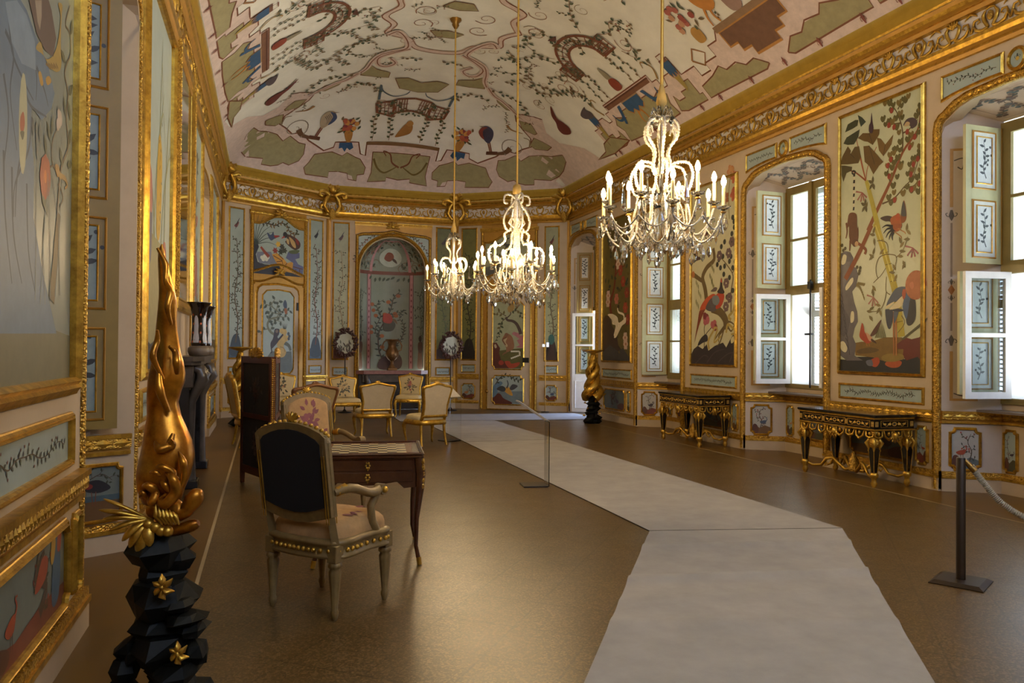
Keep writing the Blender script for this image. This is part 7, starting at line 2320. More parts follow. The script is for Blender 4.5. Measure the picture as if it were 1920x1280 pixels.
# ---- the pair of white-and-gold armchairs at the games table
CREAMP = mat('worn_shaded_cream_gilt_paint', (126, 102, 60), .42, .15, var=.25, vscale=18)  # cream base darkened so the colour holds the backlit shade
DAMASK = mat('faded_rose_damask', (178, 138, 88), .8, var=.2, vscale=20, bump=.15, bscale=200)
BLACKC = mat('black_back_cloth', (14, 12, 14), .95, var=.1)
def fauteuil(label, loc, rz):
	t = thing('armchair', label, 'armchair', loc, rz, 'cream armchairs at the games table')
	w, d, zs, H = .52, .46, .43, 1.085
	so = cr([(-w * .45, -d / 2), (w * .45, -d / 2), (w * .5, d * .1), (w * .5, d * .45), (0, d * .58), (-w * .5, d * .45), (-w * .5, d * .1)], 4, True)
	mb = MB()
	pad(mb, [(x * .95, y * .93) for x, y in so], zs, .11, DAMASK)
	A = Art(mb, lambda x, y, q: (x, y, zs + .098 + q * 4), .002)
	posy(A, .05, .0, .15, ((126, 62, 66), (120, 54, 62), (150, 84, 84)), 3)
	mb.build('seat', t)
	mb = MB()
	mb.loft([[(x * s, y * s, z) for x, y in so] for s, z in ((.96, zs - .1), (1.03, zs - .095), (1.03, zs - .08), (1., zs - .075), (1., zs - .03), (1.04, zs - .02), (1.04, zs), (.95, zs + .01))], CREAMP)
	n = len(so)
	for i in range(n):                                         # gilt beading along the rail
		a, b = V(so[i]), V(so[(i + 1) % n])
		L = (b - a).length
		for k in range(max(1, int(L / .034))):
			p = a + (b - a) * ((k + .5) / max(1, int(L / .034)))
			mb.ball((p.x * 1.01, p.y * 1.01, zs - .052), .014, GOLD, 6, 4)
	mb.build('seat_rail', t)
	for sx in (-1, 1):
		for y in (d * .44, -d * .46):
			x = sx * w * (.47 if y > 0 else .45)
			mb = MB()
			mb.box(x - .033, x + .033, y - .033, y + .033, zs - .115, zs - .02, CREAMP, .004)
			mb.lathe([(.03, zs - .115), (.036, zs - .125), (.036, zs - .14), (.026, zs - .15), (.033, zs - .165), (.031, zs - .19), (.016, .06), (.021, .05), (.021, .035), (.012, .0)], CREAMP, 24, (x, y, 0), 8, .07)
			mb.build('leg', t)
		mb = MB()                                              # padded scroll arm on a curved support
		xa = sx * w * .49
		P = lambda u: (xa + sx * .03 * math.sin(u * PI), -d * .5 - .02 + u * (d * .86), zs + .27 - .03 * u + .02 * math.sin(u * PI * 2))
		mb.tube([P(u / 8) for u in range(9)], [.02, .024, .026, .026, .024, .024, .026, .028, .02], CREAMP, 8)
		e = P(1.)
		mb.tube([(e[0] - .03, e[1], e[2] - .008), (e[0] + .03, e[1], e[2] - .008)], .033, CREAMP, 10)
		mb.ball((e[0] + sx * .03, e[1], e[2] - .008), .02, GOLD, 8, 5)
		mb.tube([(e[0], e[1] - .03, e[2] - .02), (e[0], e[1] - .09, e[2] - .09), (e[0] - sx * .005, e[1] - .07, e[2] - .18), (e[0] - sx * .01, e[1] - .03, zs - .01)], [.024, .022, .024, .03], CREAMP, 8)
		mb.tube([(xa, -d * .5 + .0, zs + .272), (xa + sx * .01, -d * .5 + .06, zs + .285)], [.026, .03], GOLD, 8)
		mb.build('armrest', t)
	z0, z1 = zs + .09, H
	P = lambda a, b, q: (a, -d / 2 - .0 - (b - zs) * .14 + q, b)
	def oval(wd, zt, zl, sag):
		return [(-wd, zl)] + [(-wd + 2 * wd * u, zl - sag * math.sin(PI * u)) for u in (.15, .3, .5, .7, .85)] + [(wd, zl), (wd, zt)] + [(wd * c, zt + .012 + .062 * (1 - c * c)) for c in (.88, .6, .3, 0, -.3, -.6, -.88)] + [(-wd, zt)]
	o, i = oval(w * .5, z1 - .085, z0 + .05, .05), oval(w * .41, z1 - .122, z0 + .1, .045)
	mb = MB()
	for q0, q1 in ((-.024, .024),):
		nn = len(o)
		vs = [P(x, z, q) for q in (q0, q1) for x, z in o] + [P(x, z, q) for q in (q0, q1) for x, z in i]
		fs = []
		for k in range(nn):
			k2 = (k + 1) % nn
			fs += [(k, k2, nn + k2, nn + k), (2 * nn + k2, 2 * nn + k, 3 * nn + k, 3 * nn + k2), (k2, k, 2 * nn + k, 2 * nn + k2), (nn + k, nn + k2, 3 * nn + k2, 3 * nn + k)]
		mb.add(vs, fs, CREAMP)
	top = [p for p in o if p[1] > z1 - .09]
	for k in range(len(top) - 1):
		for u in (.25, .75):
			x, z = top[k][0] + (top[k + 1][0] - top[k][0]) * u, top[k][1] + (top[k + 1][1] - top[k][1]) * u
			mb.ball(P(x, z + .004, .012), .013, GOLD, 6, 4)
	for k in range(5):
		a = PI / 2 + (k - 2) * .6
		mb.tube([P(0, z1 - .0, .01), P(math.cos(a) * .05, z1 + .01 + math.sin(a) * .035, .02)], [.018, .007], GOLD, 6)
	for sx in (-1, 1):
		mb.tube([(sx * w * .45, -d * .46, zs - .02), P(sx * w * .45, zs + .15, 0), P(sx * w * .46, z1 - .1, 0)], [.03, .027, .026], CREAMP, 4, smooth=False)
		mb.tube([P(sx * w * .46, z1 - .11, 0), P(sx * w * .46, z1 - .07, 0)], [.03, .02], CREAMP, 6)
		for q in (-.03, .03):
			for u in (-.009, .009):
				mb.tube([P(sx * w * .455 + u, zs + .1, q), P(sx * w * .46 + u, z1 - .18, q)], .004, GOLD, 4)
	mb.build('back_frame', t)
	mb = MB()
	pad(mb, i, 0, .035, DAMASK, lambda a, b, q: P(a, b, .01 + q))
	A = Art(mb, lambda a, b, q: P(a, b, .046 + q), .0)
	posy(A, 0, z1 - .27, .16, ((126, 62, 66), (120, 54, 62), (136, 70, 72)), 5)
	for sx in (-1, 1):
		posy(A, sx * .1, z1 - .42, .09, ((126, 62, 66), (120, 54, 62)), 6)
	mb.build('backrest', t)
	mb = MB()
	mb.loft([[P(x * 1.03, z, -.03) for x, z in i], [P(x * 1.03, z, -.022) for x, z in i]], BLACKC, True, True, False)
	tag(mb.build('back_cover', t), 'black cloth on the back')
	return t
fauteuil('cream armchair with a black cloth back, nearest the camera, at the games table', (-2.6, 4.66, 0), math.radians(-47))
fauteuil('cream armchair with rose damask back facing forward behind the games table', (-2.44, 7.05, 0), math.radians(-146))
# ---- games table
t = thing('games_table', 'dark mahogany games table with an inlaid chequered top and slender gilt-mounted legs', 'table', (-2.25, 5.7, 0), math.radians(-8))
t.scale = (1, 1, 1.045)
W2, D2 = .375, .375
MAHO = mat('polished_mahogany', (74, 40, 22), .22, var=.4, vscale=9, coat=.4)
IVORY, EBON = (206, 190, 146), (52, 34, 22)
mb = MB()
mb.box(-W2, W2, -D2, D2, .70, .725, MAHO, .006)
fT = Fr((0, 0, .725), (1, 0, 0), (0, 0, 1), (0, 1, 0))
mould(mb, fT, rect(-W2 + .022, W2 - .022, -D2 + .022, D2 - .022), .028, .012, MAHO, 0)
A = Art(mb, fT.P, .001)
A.poly(rect(-.30, .30, -.30, .30), (110, 66, 34), .25)
A.lay()
for i in range(8):
	for j in range(8):
		A.poly(rect(-.264 + .066 * i, -.198 + .066 * i, -.264 + .066 * j, -.198 + .066 * j), IVORY if (i + j) % 2 else EBON, .3)
mb.build('tabletop', t)
mb = MB()
for sgn in (-1, 1):
	n = 14
	lo = [(-W2 + .03 + (2 * W2 - .06) * i / n, .53 - .035 * math.sin(PI * i / n) ** 2 + (.03 if 2 < i < n - 2 else -.02)) for i in range(n + 1)]
	mb.prism(lo + [(W2 - .03, .70), (-W2 + .03, .70)], lambda a, b, q: (a, sgn * (D2 - .05) + sgn * q, b), 0, .025, MAHO)
	mb.prism(lo + [(W2 - .03, .70), (-W2 + .03, .70)], lambda a, b, q: (sgn * (W2 - .05) + sgn * q, a, b), 0, .025, MAHO)
mb.build('apron', t)
for z0, z1 in ((.62, .69), (.545, .61)):
	mb = MB()
	mb.box(-W2 + .07, W2 - .07, -D2 + .018, -D2 + .028, z0, z1, MAHO, .003)
	dr = mb.build('drawer', t)
	mb = MB()
	zc = (z0 + z1) / 2
	for k in range(6):
		a = 2 * PI * k / 6
		mb.ball((.012 * math.cos(a), -D2 + .014, zc + .018 * math.sin(a)), .009, GOLD, 6, 4)
	mb.tube([(0, -D2 + .012, zc - .02), (0, -D2 + .012, zc - .034)], [.008, .003], GOLD, 5)
	mb.build('escutcheon', dr)
for sx in (-1, 1):
	for sy in (-1, 1):
		mb = MB()
		x, y = sx * (W2 - .03), sy * (D2 - .03)
		mb.tube([(x, y, .70), (x + sx * .012, y + sy * .012, .6), (x + sx * .008, y + sy * .008, .5), (x - sx * .012, y - sy * .012, .3), (x - sx * .014, y - sy * .014, .12), (x + sx * .006, y + sy * .006, .03), (x + sx * .012, y + sy * .012, .004)], [.034, .036, .03, .018, .0145, .015, .012], MAHO, 8)
		lg = mb.build('leg', t)
		mb = MB()
		for q in range(5):
			z = .68 - .04 * q
			mb.ball((x + sx * .028, y + sy * .028, z), .019 - .002 * abs(q - 1.5), GOLDC, 6, 5, .8, .8, 1.4)
		mb.build('gilt_mount', lg)
		mb = MB()
		mb.tube([(x + sx * .004, y + sy * .004, .05), (x + sx * .012, y + sy * .012, .002)], [.017, .016], GOLD, 8)
		mb.build('gilt_foot', lg)
# ---- console tables
BOULLE = (212, 164, 66)
def console(label, cy, group):
	t = thing('console_table', label, 'console table', (3.62, cy, 0), 0, group)
	L, D, zt = .62, .27, .80
	mb = MB()
	mb.box(-D - .02, D + .02, -L - .03, L + .03, zt - .03, zt, BLACKMARB, .008)
	mb.build('marble_top', t)
	mb = MB()
	mb.box(-D, D, -L, L, zt - .17, zt - .035, BLACKL)
	for z in (zt - .175, zt - .05):
		mb.box(-D - .008, D + .008, -L - .008, L + .008, z, z + .018, GOLD, .004)
	fx, fy = Fr((-D, 0, 0), (0, 1, 0), (-1, 0, 0)), Fr((0, -L, 0), (1, 0, 0), (0, -1, 0))
	for f, w in ((fx, L), (fy, D)):
		A = Art(mb, f.P, .002)
		for s in ((-1, 0, 1) if w == L else (0,)):
			c = s * w * .62
			hw = w * .27 if w == L else w * .66
			r = rect(c - hw, c + hw, zt - .135, zt - .07)
			mould(mb, f, r, .006, .005, GOLD)
			A.ell(c, zt - .102, hw * .18, .022, BOULLE, 0, 12)
			A.lay()
			A.ell(c, zt - .102, hw * .12, .013, (24, 18, 14), 0, 12)
			A.lay(-1)
			for u in (-1, 1):
				A.leaf(c + u * hw * .22, zt - .102, 0 if u > 0 else PI, hw * .3, .03, BOULLE)
				A.leaf(c + u * hw * .88, zt - .102, PI if u > 0 else 0, hw * .3, .022, BOULLE)
				A.stroke([(c + u * hw * .3, zt - .08), (c + u * hw * .6, zt - .125), (c + u * hw * .9, zt - .08)], .005, BOULLE)
		for u in (-.96, .96, -.31, .31) if w == L else (-.88, .88):
			A.poly(rect(u * w - .02, u * w + .02, zt - .13, zt - .075), BOULLE)
			for k in range(3):
				A.lay()
				A.poly(rect(u * w - .016, u * w + .016, zt - .125 + .017 * k, zt - .117 + .017 * k), (40, 28, 18))
				A.lay(-1)
	mb.build('frieze', t)
	# pierced gilt aprons with masks
	for f, w, nm in ((fx, L, 'front_apron'), (fy, D, 'side_apron')):
		mb = MB()
		n = 4 if w == L else 2
		for k in range(n * 2):
			c = -w + (k + .5) * w / n
			r = w / n * .42
			mb.tube([f.P(c - r, zt - .18, -.02), f.P(c - r * .8, zt - .24, -.01), f.P(c, zt - .255 - .02 * (k % 2), -.005), f.P(c + r * .8, zt - .24, -.01), f.P(c + r, zt - .18, -.02)], [.008, .012, .016, .012, .008], GOLD, 6)
			mb.ball(f.P(c, zt - .21, -.01), .017, GOLD, 6, 5, 1, 1, 1.4)
		for k in range(5):
			a = -PI / 2 + (k - 2) * .5
			mb.tube([f.P(0, zt - .2, .0), f.P(.07 * math.cos(a), zt - .22 + .09 * math.sin(a), .01)], [.02, .008], GOLDC, 6)
		mb.ball(f.P(0, zt - .235, .01), .035, GOLD, 8, 6, .7, 1, 1.3)
		mb.build(nm, t)
	for sx in (-1, 1):
		for y in ((-L + .05, L - .05) if sx > 0 else (-L + .05, -.02, L - .05)):
			if sx < 0 and abs(y) < .1:
				continue
			x = sx * (D - .045)
			mb = MB()
			mb.lathe([(.03, zt - .17), (.04, zt - .19), (.026, zt - .22), (.036, zt - .25), (.052, zt - .29), (.058, zt - .32), (.04, zt - .36)], GOLDC, 12, (x, y, 0))
			for u, v in ((1, 1), (1, -1), (-1, 1), (-1, -1)):
				mb.tube([(x + u * .03, y + v * .03, zt - .26), (x + u * .055, y + v * .055, zt - .31), (x + u * .035, y + v * .035, zt - .37), (x + u * .045, y + v * .045, zt - .4)], [.016, .024, .016, .006], GOLD, 6)
			rows = [[(x + u * k, y + v * k, z) for u, v in ((-1, -1), (1, -1), (1, 1), (-1, 1))] for k, z in ((.043, zt - .36), (.034, zt - .5), (.022, .16))]
			mb.loft(rows, BLACKL, True, True, False)
			for u, v in ((1, 1), (1, -1), (-1, 1), (-1, -1)):
				mb.tube([(x + u * .043, y + v * .043, zt - .36), (x + u * .022, y + v * .022, .16)], .005, GOLD, 5)
			mb.lathe([(.03, .165), (.045, .15), (.045, .12), (.03, .1), (.026, .07), (.036, .05), (.03, .025), (.014, .0)], GOLD, 12, (x, y, 0))
			mb.build('leg', t)
	mb = MB()                                                  # scrolled stretcher with its central finial
	for sx in (-1, 1):
		for sy in (-1, 1):
			x, y = sx * (D - .045), sy * (L - .05)
			mb.tube([(x, y, .14), (x * .8, y * .86, .1), (x * .62, y * .68, .115), (x * .55, y * .55, .2), (x * .4, y * .42, .22), (x * .3, y * .3, .16), (x * .18, y * .16, .1), (0, 0, .12)], [.014, .016, .016, .02, .022, .022, .02, .02], GOLD, 7)
			mb.tube([(x * .4, y * .42, .215), (x * .45, y * .46, .15), (x * .52, y * .52, .13), (x * .55, y * .56, .16)], [.018, .018, .014, .006], GOLDC, 6)
	mb.lathe([(.05, .09), (.07, .12), (.05, .15), (.06, .18), (.05, .23), (.025, .27), (.03, .29), (.01, .32)], GOLDC, 12, flute=6, fd=.12)
	mb.build('stretcher', t)
	return t
console('black and gilt console table under the crested crane painting, nearer the camera', 7.52, 'pair of black and gilt consoles')
console('black and gilt console table under the red pheasant painting', 11.12, 'pair of black and gilt consoles')
# ---- carpets
CARPET = mat('pale_grey_carpet', (164, 158, 150), .95, var=.13, vscale=3.5, bump=.12, bscale=160)
def runner(poly, label, ridges=(), z=0., nv=40):
	"""strip of matting laid on the floor, with soft cross wrinkles (poly = near-left, near-right, far-right, far-left)"""
	a, b, c, d = [V(p) for p in poly]
	rows = []
	for i in range(nv + 1):
		v = i / nv
		L, R = a + (d - a) * v, b + (c - b) * v
		row = []
		for j in range(13):
			u = j / 12
			p = L + (R - L) * u
			h = .009 + sum(k * math.exp(-((v - v0 - sl * (u - .5)) / .016) ** 2) for v0, sl, k in ridges)
			row.append((p.x, p.y, z + h))
		rows.append(row)
	mb = MB()
	mb.loft(rows, CARPET, False, False, True)
	edge = rows[0] + [r[-1] for r in rows[1:-1]] + rows[-1][::-1] + [r[0] for r in rows[1:-1]][::-1]
	n = len(edge)
	mb.add(edge + [(x, y, .0) for x, y, _ in edge], [(i, (i + 1) % n, n + (i + 1) % n, n + i) for i in range(n)], mat('carpet_edge', (84, 76, 66), .9))
	return tag(mb.build('carpet_runner'), label, 'carpet', 'grey carpet runners')
nl, nr_ = V((.04, 5.75)), V((1.65, 5.40))
dl, dr_ = V((-1.64, -2.53)).normalized(), V((-1.74, -2.62)).normalized()
runner([nl + dl * 4.6, nr_ + dr_ * 4.6, nr_, nl], 'grey carpet runner nearest the camera, with cross wrinkles', ((.885, .01, .022), (.70, .02, .028), (.5, -.03, .014), (.61, .03, .01)), nv=120)
runner([(.045, 5.765), (1.655, 5.415), (1.63, 12.1), (.07, 12.05)], 'long grey carpet runner down the middle of the room', ())
runner([(.07, 12.065), (1.63, 12.115), (1.58, 15.55), (.08, 15.75)], 'short grey carpet runner between the middle one and the far cross strip', ())
runner([(-.35, 15.8), (3.93, 15.37), (3.93, 16.97), (-.3, 17.42)], 'bright grey carpet strip crossing the far end to the open door', ())
# ---- reading stands of clear acrylic
PAPER = mat('printed_card', (196, 186, 170), .6)
def reading_stand(label, loc, rz, flip=1):
	t = thing('reading_stand', label, 'reading stand', loc, rz, 'clear reading stands')
	mb = MB()
	mb.box(-.27, .0, -.13, .13, 0.001, .016, mat('dark_grey_base', (52, 44, 40), .35), .003)
	tag(mb.build('base', t), 'dark grey base plate')
	mb = MB()
	mb.box(.004, .012, -.12, .12, .005, .70, ACRYLIC)
	mb.build('panel', t)
	mb = MB()
	f = Fr((.008, 0, .70), (0, 1, 0), (.55, 0, .83), (-.83, 0, .55))
	mb.prism(rect(-.12, .12, -.005, .40), f.P, -.004, .004, ACRYLIC)
	mb.build('desk', t)
	mb = MB()
	mb.prism(rect(-.115, .115, .01, .395), f.P, .005, .012, PAPER)
	mb.build('text_card', t)
	return t
reading_stand('clear acrylic reading stand on the left edge of the middle carpet', (-.03, 8.03, 0), math.radians(-8))
reading_stand('clear reading stand half hidden behind the turned-away gilt chair', (-.06, 12.2, 0), math.radians(-60))
# ---- barrier post and rope
t = thing('barrier_post', 'dark square-based barrier post on the right side of the carpet, holding the near rope hook', 'barrier post', (1.33, 3.94, 0), math.radians(31))
mb = MB()
rows = [[(u * k, v * k, z) for u, v in ((-1, -1), (1, -1), (1, 1), (-1, 1))] for k, z in ((.155, 0.001), (.155, .006), (.125, .024))]
mb.loft(rows, mat('bronzed_steel', (54, 42, 32), .4, .5, var=.15), True, True, False)
mb.build('base', t)
mb = MB()
mb.lathe([(.03, .02), (.028, .03), (.028, .80), (.024, .806)], MATS['bronzed_steel'], 20)
mb.build('post', t)
mb = MB()
mb.tube([(.028, 0, .76), (.055, 0, .785), (.07, 0, .765), (.06, 0, .74)], .006, BRASS, 8)
mb.tube([(.0, 0, .765), (.03, 0, .765)], .01, BRASS, 8)
mb.build('hook', t)
dup(t, (2.25, 3.13, 0), math.radians(31 + 180), 'second dark barrier post holding the other end of the cream rope')
pts = cr([(1.37, 3.90, .755), (1.42, 3.86, .66), (1.50, 3.79, .53), (1.62, 3.68, .435), (1.76, 3.56, .41), (1.92, 3.42, .45), (2.1, 3.27, .58), (2.22, 3.16, .74)], 16)
mb = MB()
ROPE = mat('twisted_cream_rope', (176, 164, 140), .8, var=.1)
q = []
for p, r in zip(pts, pts[1:]):
	q += [p, tuple((a + b) / 2 for a, b in zip(p, r))]
mb.tube(q, [.0165 if i % 2 else .0215 for i in range(len(q))], ROPE, 12, smooth=False)
rp = tag(mb.build('rope'), 'thick cream barrier rope hanging from the dark post', 'rope')
mb = MB()
mb.tube([(1.345, 3.925, .79), (1.36, 3.91, .765), (1.385, 3.885, .725)], [.012, .018, .022], BRASS, 10)
mb.build('end_cap', rp)
# ---- pole screens with wreaths, sensor
def wreath_screen(label, x, y, zc):
	t = thing('pole_screen', label, 'pole screen', (x, y, 0), 0, 'wreath pole screens before the far wall')
	mb = MB()
	mb.tube([(0, .03, .02), (0, .03, zc - .2)], .013, IRON, 8)
	mb.build('pole', t)
	mb = MB()
	mb.lathe([(.16, 0.001), (.16, .015), (.05, .03), (.02, .08)], IRON, 20, (0, .03, 0))
	mb.build('base', t)
	mb = MB()
	TW = mat('dark_red_carved_wreath', (66, 32, 26), .5, var=.4)
	rn = random.Random(int(x * 10))
	for i in range(150):
		a = rn.uniform(0, 2 * PI)
		r = rn.uniform(.72, 1.05)
		c = (.24 * r * math.cos(a), rn.uniform(-.03, .03), zc + .30 * r * math.sin(a))
		b = a + rn.uniform(-1.2, 1.2)
		mb.tube([c, (c[0] + .035 * math.cos(b), c[1] - .03, c[2] + .035 * math.sin(b)), (c[0] + .07 * math.cos(b + .4), c[1] - .02, c[2] + .07 * math.sin(b + .4))], [.018, .022, .003], TW, 5)
	mb.build('wreath', t)
	mb = MB()
	f = Fr((0, -.005, 0), (1, 0, 0), (0, -1, 0))
	mb.prism([(.2 * math.cos(2 * PI * i / 24), zc + .26 * math.sin(2 * PI * i / 24)) for i in range(24)], f.P, -.01, 0, mat('screen_silk', (176, 178, 164), .6))
	A = Art(mb, f.P, .003)
	for i in range(34):
		A.leaf(rn.uniform(-.15, .15), zc - .22 + abs(rn.gauss(0, .1)), PI / 2 + rn.uniform(-.6, .6), .1, .035, rn.choice(((40, 28, 24), (58, 40, 34), (80, 84, 70))))
	mb.build('screen', t)
p = floor_at(643, 771)
wreath_screen('pole screen with a dark wreath frame left of the niche', p.x, 18.25, 1.60)
wreath_screen('pole screen with a dark wreath frame right of the niche', 1.29, 18.35, 1.56)
t = thing('sensor_stand', 'white sensor box on a thin pole before the far right wall', 'sensor', (3.38, 17.45, 0))
mb = MB()
mb.tube([(0, 0, .01), (0, 0, 1.58)], .01, BRASS, 8)
mb.lathe([(.1, 0.001), (.1, .012), (.02, .02)], IRON, 16)
mb.build('pole', t)
mb = MB()
mb.box(.0, .07, -.05, 0, 1.55, 1.66, WHITEP, .005)
mb.box(-.1, -.03, -.05, 0, 1.55, 1.62, WHITEP, .005)
mb.tube([(-.1, -.02, 1.585), (.05, -.02, 1.585)], .008, IRON, 6)
mb.build('sensor_box', t)
# ---- folding screen
t = thing('folding_screen', 'dark tapestry folding screen with a carved gilt edge behind the near armchair', 'folding screen', (-3.0, 8.7, 0))
t.scale = (1, 1, 1.035)
TAP = mat('dark_screen_tapestry', (36, 26, 18), .85, var=.5, vscale=7, dark=(16, 14, 12))
FRM = mat('red_brown_screen_frame', (92, 44, 20), .35, .2, var=.3)
for p0, p1 in (((-.21, .42), (.1, -.38)), ((.115, -.36), (.17, .40))):
	p0, p1 = V(p0 + (0,)), V(p1 + (0,))
	A_ = (p1 - p0).normalized()
	w = (p1 - p0).length
	f = Fr(p0, A_, (A_.y, -A_.x, 0))
	mb = MB()
	for r in (rect(0, .055, .04, 1.34), rect(w - .055, w, .04, 1.34), rect(.055, w - .055, 1.27, 1.34), rect(.055, w - .055, .12, .2), rect(.055, w - .055, .7, .75)):
		mb.prism(r, f.P, -.018, .018, FRM)
	for k in range(60):
		for a in (.0, w):
			mb.ball(f.P(a, .1 + k * .0205, 0), .011, GOLD, 5, 4)
	for a in (.03, w - .03):
		mb.prism(rect(a - .02, a + .02, .0, .05), f.P, -.018, .018, FRM)
	for k in range(9):
		a = PI * k / 8
		mb.tube([f.P(w / 2, 1.34, 0), f.P(w / 2 + .11 * math.cos(a), 1.345 + .075 * math.sin(a), .01), f.P(w / 2 + .17 * math.cos(a), 1.345 + .085 * math.sin(a), 0)], [.02, .028, .01], GOLDC, 6)
	lf = mb.build('leaf', t)
	mb = MB()
	for r in (rect(.055, w - .055, .2, .7), rect(.055, w - .055, .75, 1.27)):
		mb.prism(r, f.P, -.008, .008, TAP)
	A = Art(mb, f.P, .009)
	posy(A, w / 2, 1.0, .17, ((50, 32, 22), (70, 38, 26), (60, 44, 26)), 9)
	posy(A, w / 2, .45, .15, ((50, 32, 22), (70, 38, 26), (60, 44, 26)), 10)
	mb.build('tapestry', lf)
# ---- fireplace and its vases
t = thing('fireplace', 'dark carved marble fireplace under the gilt mirror on the left wall', 'fireplace', (XL, 9.58, 0))
mb = MB()
f = Fr((0, 0, 0), (0, 1, 0), (1, 0, 0))
pl = [(-.9, .004), (-.9, .2), (-.78, .3), (-.4, .26), (0, .29), (.4, .26), (.78, .3), (.9, .2), (.9, .004)]
for z0, z1, k in ((1.33, 1.38, 1.), (1.29, 1.33, .9)):
	rows = [[(x * k + .001, y * (.98 if k < 1 else 1), z) for y, x in pl] for z in (z0, z1)]
	mb.loft(rows, GREYMARB, True, True, False)
mb.build('mantel_shelf', t)
mb = MB()
mb.box(.004, .2, -.82, .82, 1.05, 1.29, GREYMARB, .01)
for k in range(9):
	a = -.6 + .15 * k
	mb.tube([(.2, a - .05, 1.1), (.225, a, 1.2 - .05 * (k % 2)), (.2, a + .05, 1.24)], [.014, .03, .012], GREYMARB, 6)
mb.tube([(.2, 0, 1.24), (.25, 0, 1.17), (.22, 0, 1.06)], [.03, .075, .03], GREYMARB, 8)
mb.build('frieze', t)
for s in (-1, 1):
	mb = MB()
	y = s * .72
	mb.box(.004, .16, y - .1, y + .1, 0, 1.05, mat('black_green_marble', (36, 36, 38), .25, var=.4))
	mb.tube([(.16, y, 1.28), (.26, y, 1.24), (.285, y, 1.14), (.22, y, 1.03), (.17, y, .9), (.165, y, .5), (.17, y, .06)], [.05, .065, .07, .055, .05, .045, .06], GREYMARB, 8)
	mb.box(.004, .25, y - .13, y + .13, 0, .09, MATS['black_green_marble'], .01)
	mb.build('jamb', t)
mb = MB()
mb.box(.004, .03, -.62, .62, 0, 1.05, mat('soot_black', (10, 9, 9), .9))
mb.build('hearth', t)
VASED = mat('black_gold_porcelain', (26, 16, 14), .12, var=.5, vscale=14, coat=.5)
def vase(label, y, x):
	t = thing('vase', label, 'vase', (x, y, 1.381), 0, 'pair of beaker vases on the mantel')
	mb = MB()
	GP = mat('grey_vase_foot', (104, 92, 78), .4, var=.3)
	mb.lathe([(.085, 0), (.1, .01), (.115, .05), (.11, .09), (.082, .115)], GP, 32, flute=16, fd=.03)
	tag(mb.build('foot', t), 'ribbed grey foot')
	mb = MB()
	prof = [(.082, .115), (.086, .14), (.078, .25), (.074, .36), (.078, .46), (.092, .54), (.12, .585), (.135, .6), (.128, .602), (.09, .56), (.02, .5)]
	mb.lathe(prof, VASED, 32)
	def P(a, z, d):
		for (r0, z0), (r1, z1) in zip(prof, prof[1:]):
			if z0 <= z <= z1:
				r = r0 + (r1 - r0) * (z - z0) / (z1 - z0)
				break
		return ((r + d) * math.cos(a), (r + d) * math.sin(a), z)
	A = Art(mb, P, .0012, .0008)
	rn = random.Random(4)
	for a in (-1.9, -.6, .7, 2.0, 3.3):
		L = [(-.36, .15), (-.42, .2), (-.3, .27), (-.34, .34), (-.26, .42), (-.1, .45), (0, .44)]
		o = [(a + u, z) for u, z in L] + [(a - u, z) for u, z in L[::-1][1:]]
		n = len(L)
		for i in range(n - 1):
			u0, z0 = L[i]
			u1, z1 = L[i + 1]
			if z1 <= z0:
				continue
			m = 6
			for j in range(m):
				A.poly([(a + u0 * (1 - 2 * j / m), z0), (a + u0 * (1 - 2 * (j + 1) / m), z0), (a + u1 * (1 - 2 * (j + 1) / m), z1), (a + u1 * (1 - 2 * j / m), z1)], (206, 208, 208), .15)
		A.lay()
		for k in range(7):
			A.leaf(a + rn.uniform(-.18, .18), rn.uniform(.18, .4), rn.uniform(0, 6), .05, .02, rn.choice(((60, 70, 110), (150, 70, 50), (90, 100, 80))))
		for k in range(4):
			A.ell(a + .62 + rn.uniform(-.1, .1), .16 + .1 * k, .13, .014, (180, 92, 50), 0, 8)
		A.lay(-1)
	mb.build('body', t)
vase('tall black and white beaker vase nearer the camera on the mantel', 9.4, XL + .2)
vase('tall black and white beaker vase at the far end of the mantel', 10.22, XL + .2)
# ------------------------------------------------------------------ gilt torcheres
def rock(mb, c, r, seed, sz=1., mt=ROCK, fl=.5):
	rn = random.Random(seed)
	rows = []
	n, m = 8, 4
	off = [rn.uniform(-.5, .5) for _ in range(n * (m + 1))]
	for i in range(m + 1):
		a = -PI / 2 + PI * max(.03, min(.97, i / m))
		row = []
		for j in range(n):
			k = 1 + fl * off[i * n + j]
			row.append((c[0] + r * k * math.cos(a) * math.cos(2 * PI * j / n), c[1] + r * k * math.cos(a) * math.sin(2 * PI * j / n), max(0.001, c[2] + r * sz * math.sin(a) * (1 + .1 * off[i * n + j]))))
		rows.append(row)
	mb.loft(rows, mt, True, True, False)
t = thing('torchere', 'tall gilt dolphin torchere on dark rockwork in the near left foreground', 'torchere', (-3.34, 3.42, 0), YAW * -1, 'gilt torcheres')
def taper(q, rs):
	"""radii spread evenly along a path"""
	n = len(q) - 1
	out = []
	for i in range(n + 1):
		u = i / n * (len(rs) - 1)
		k = min(int(u), len(rs) - 2)
		out.append(rs[k] + (rs[k + 1] - rs[k]) * (u - k))
	return out
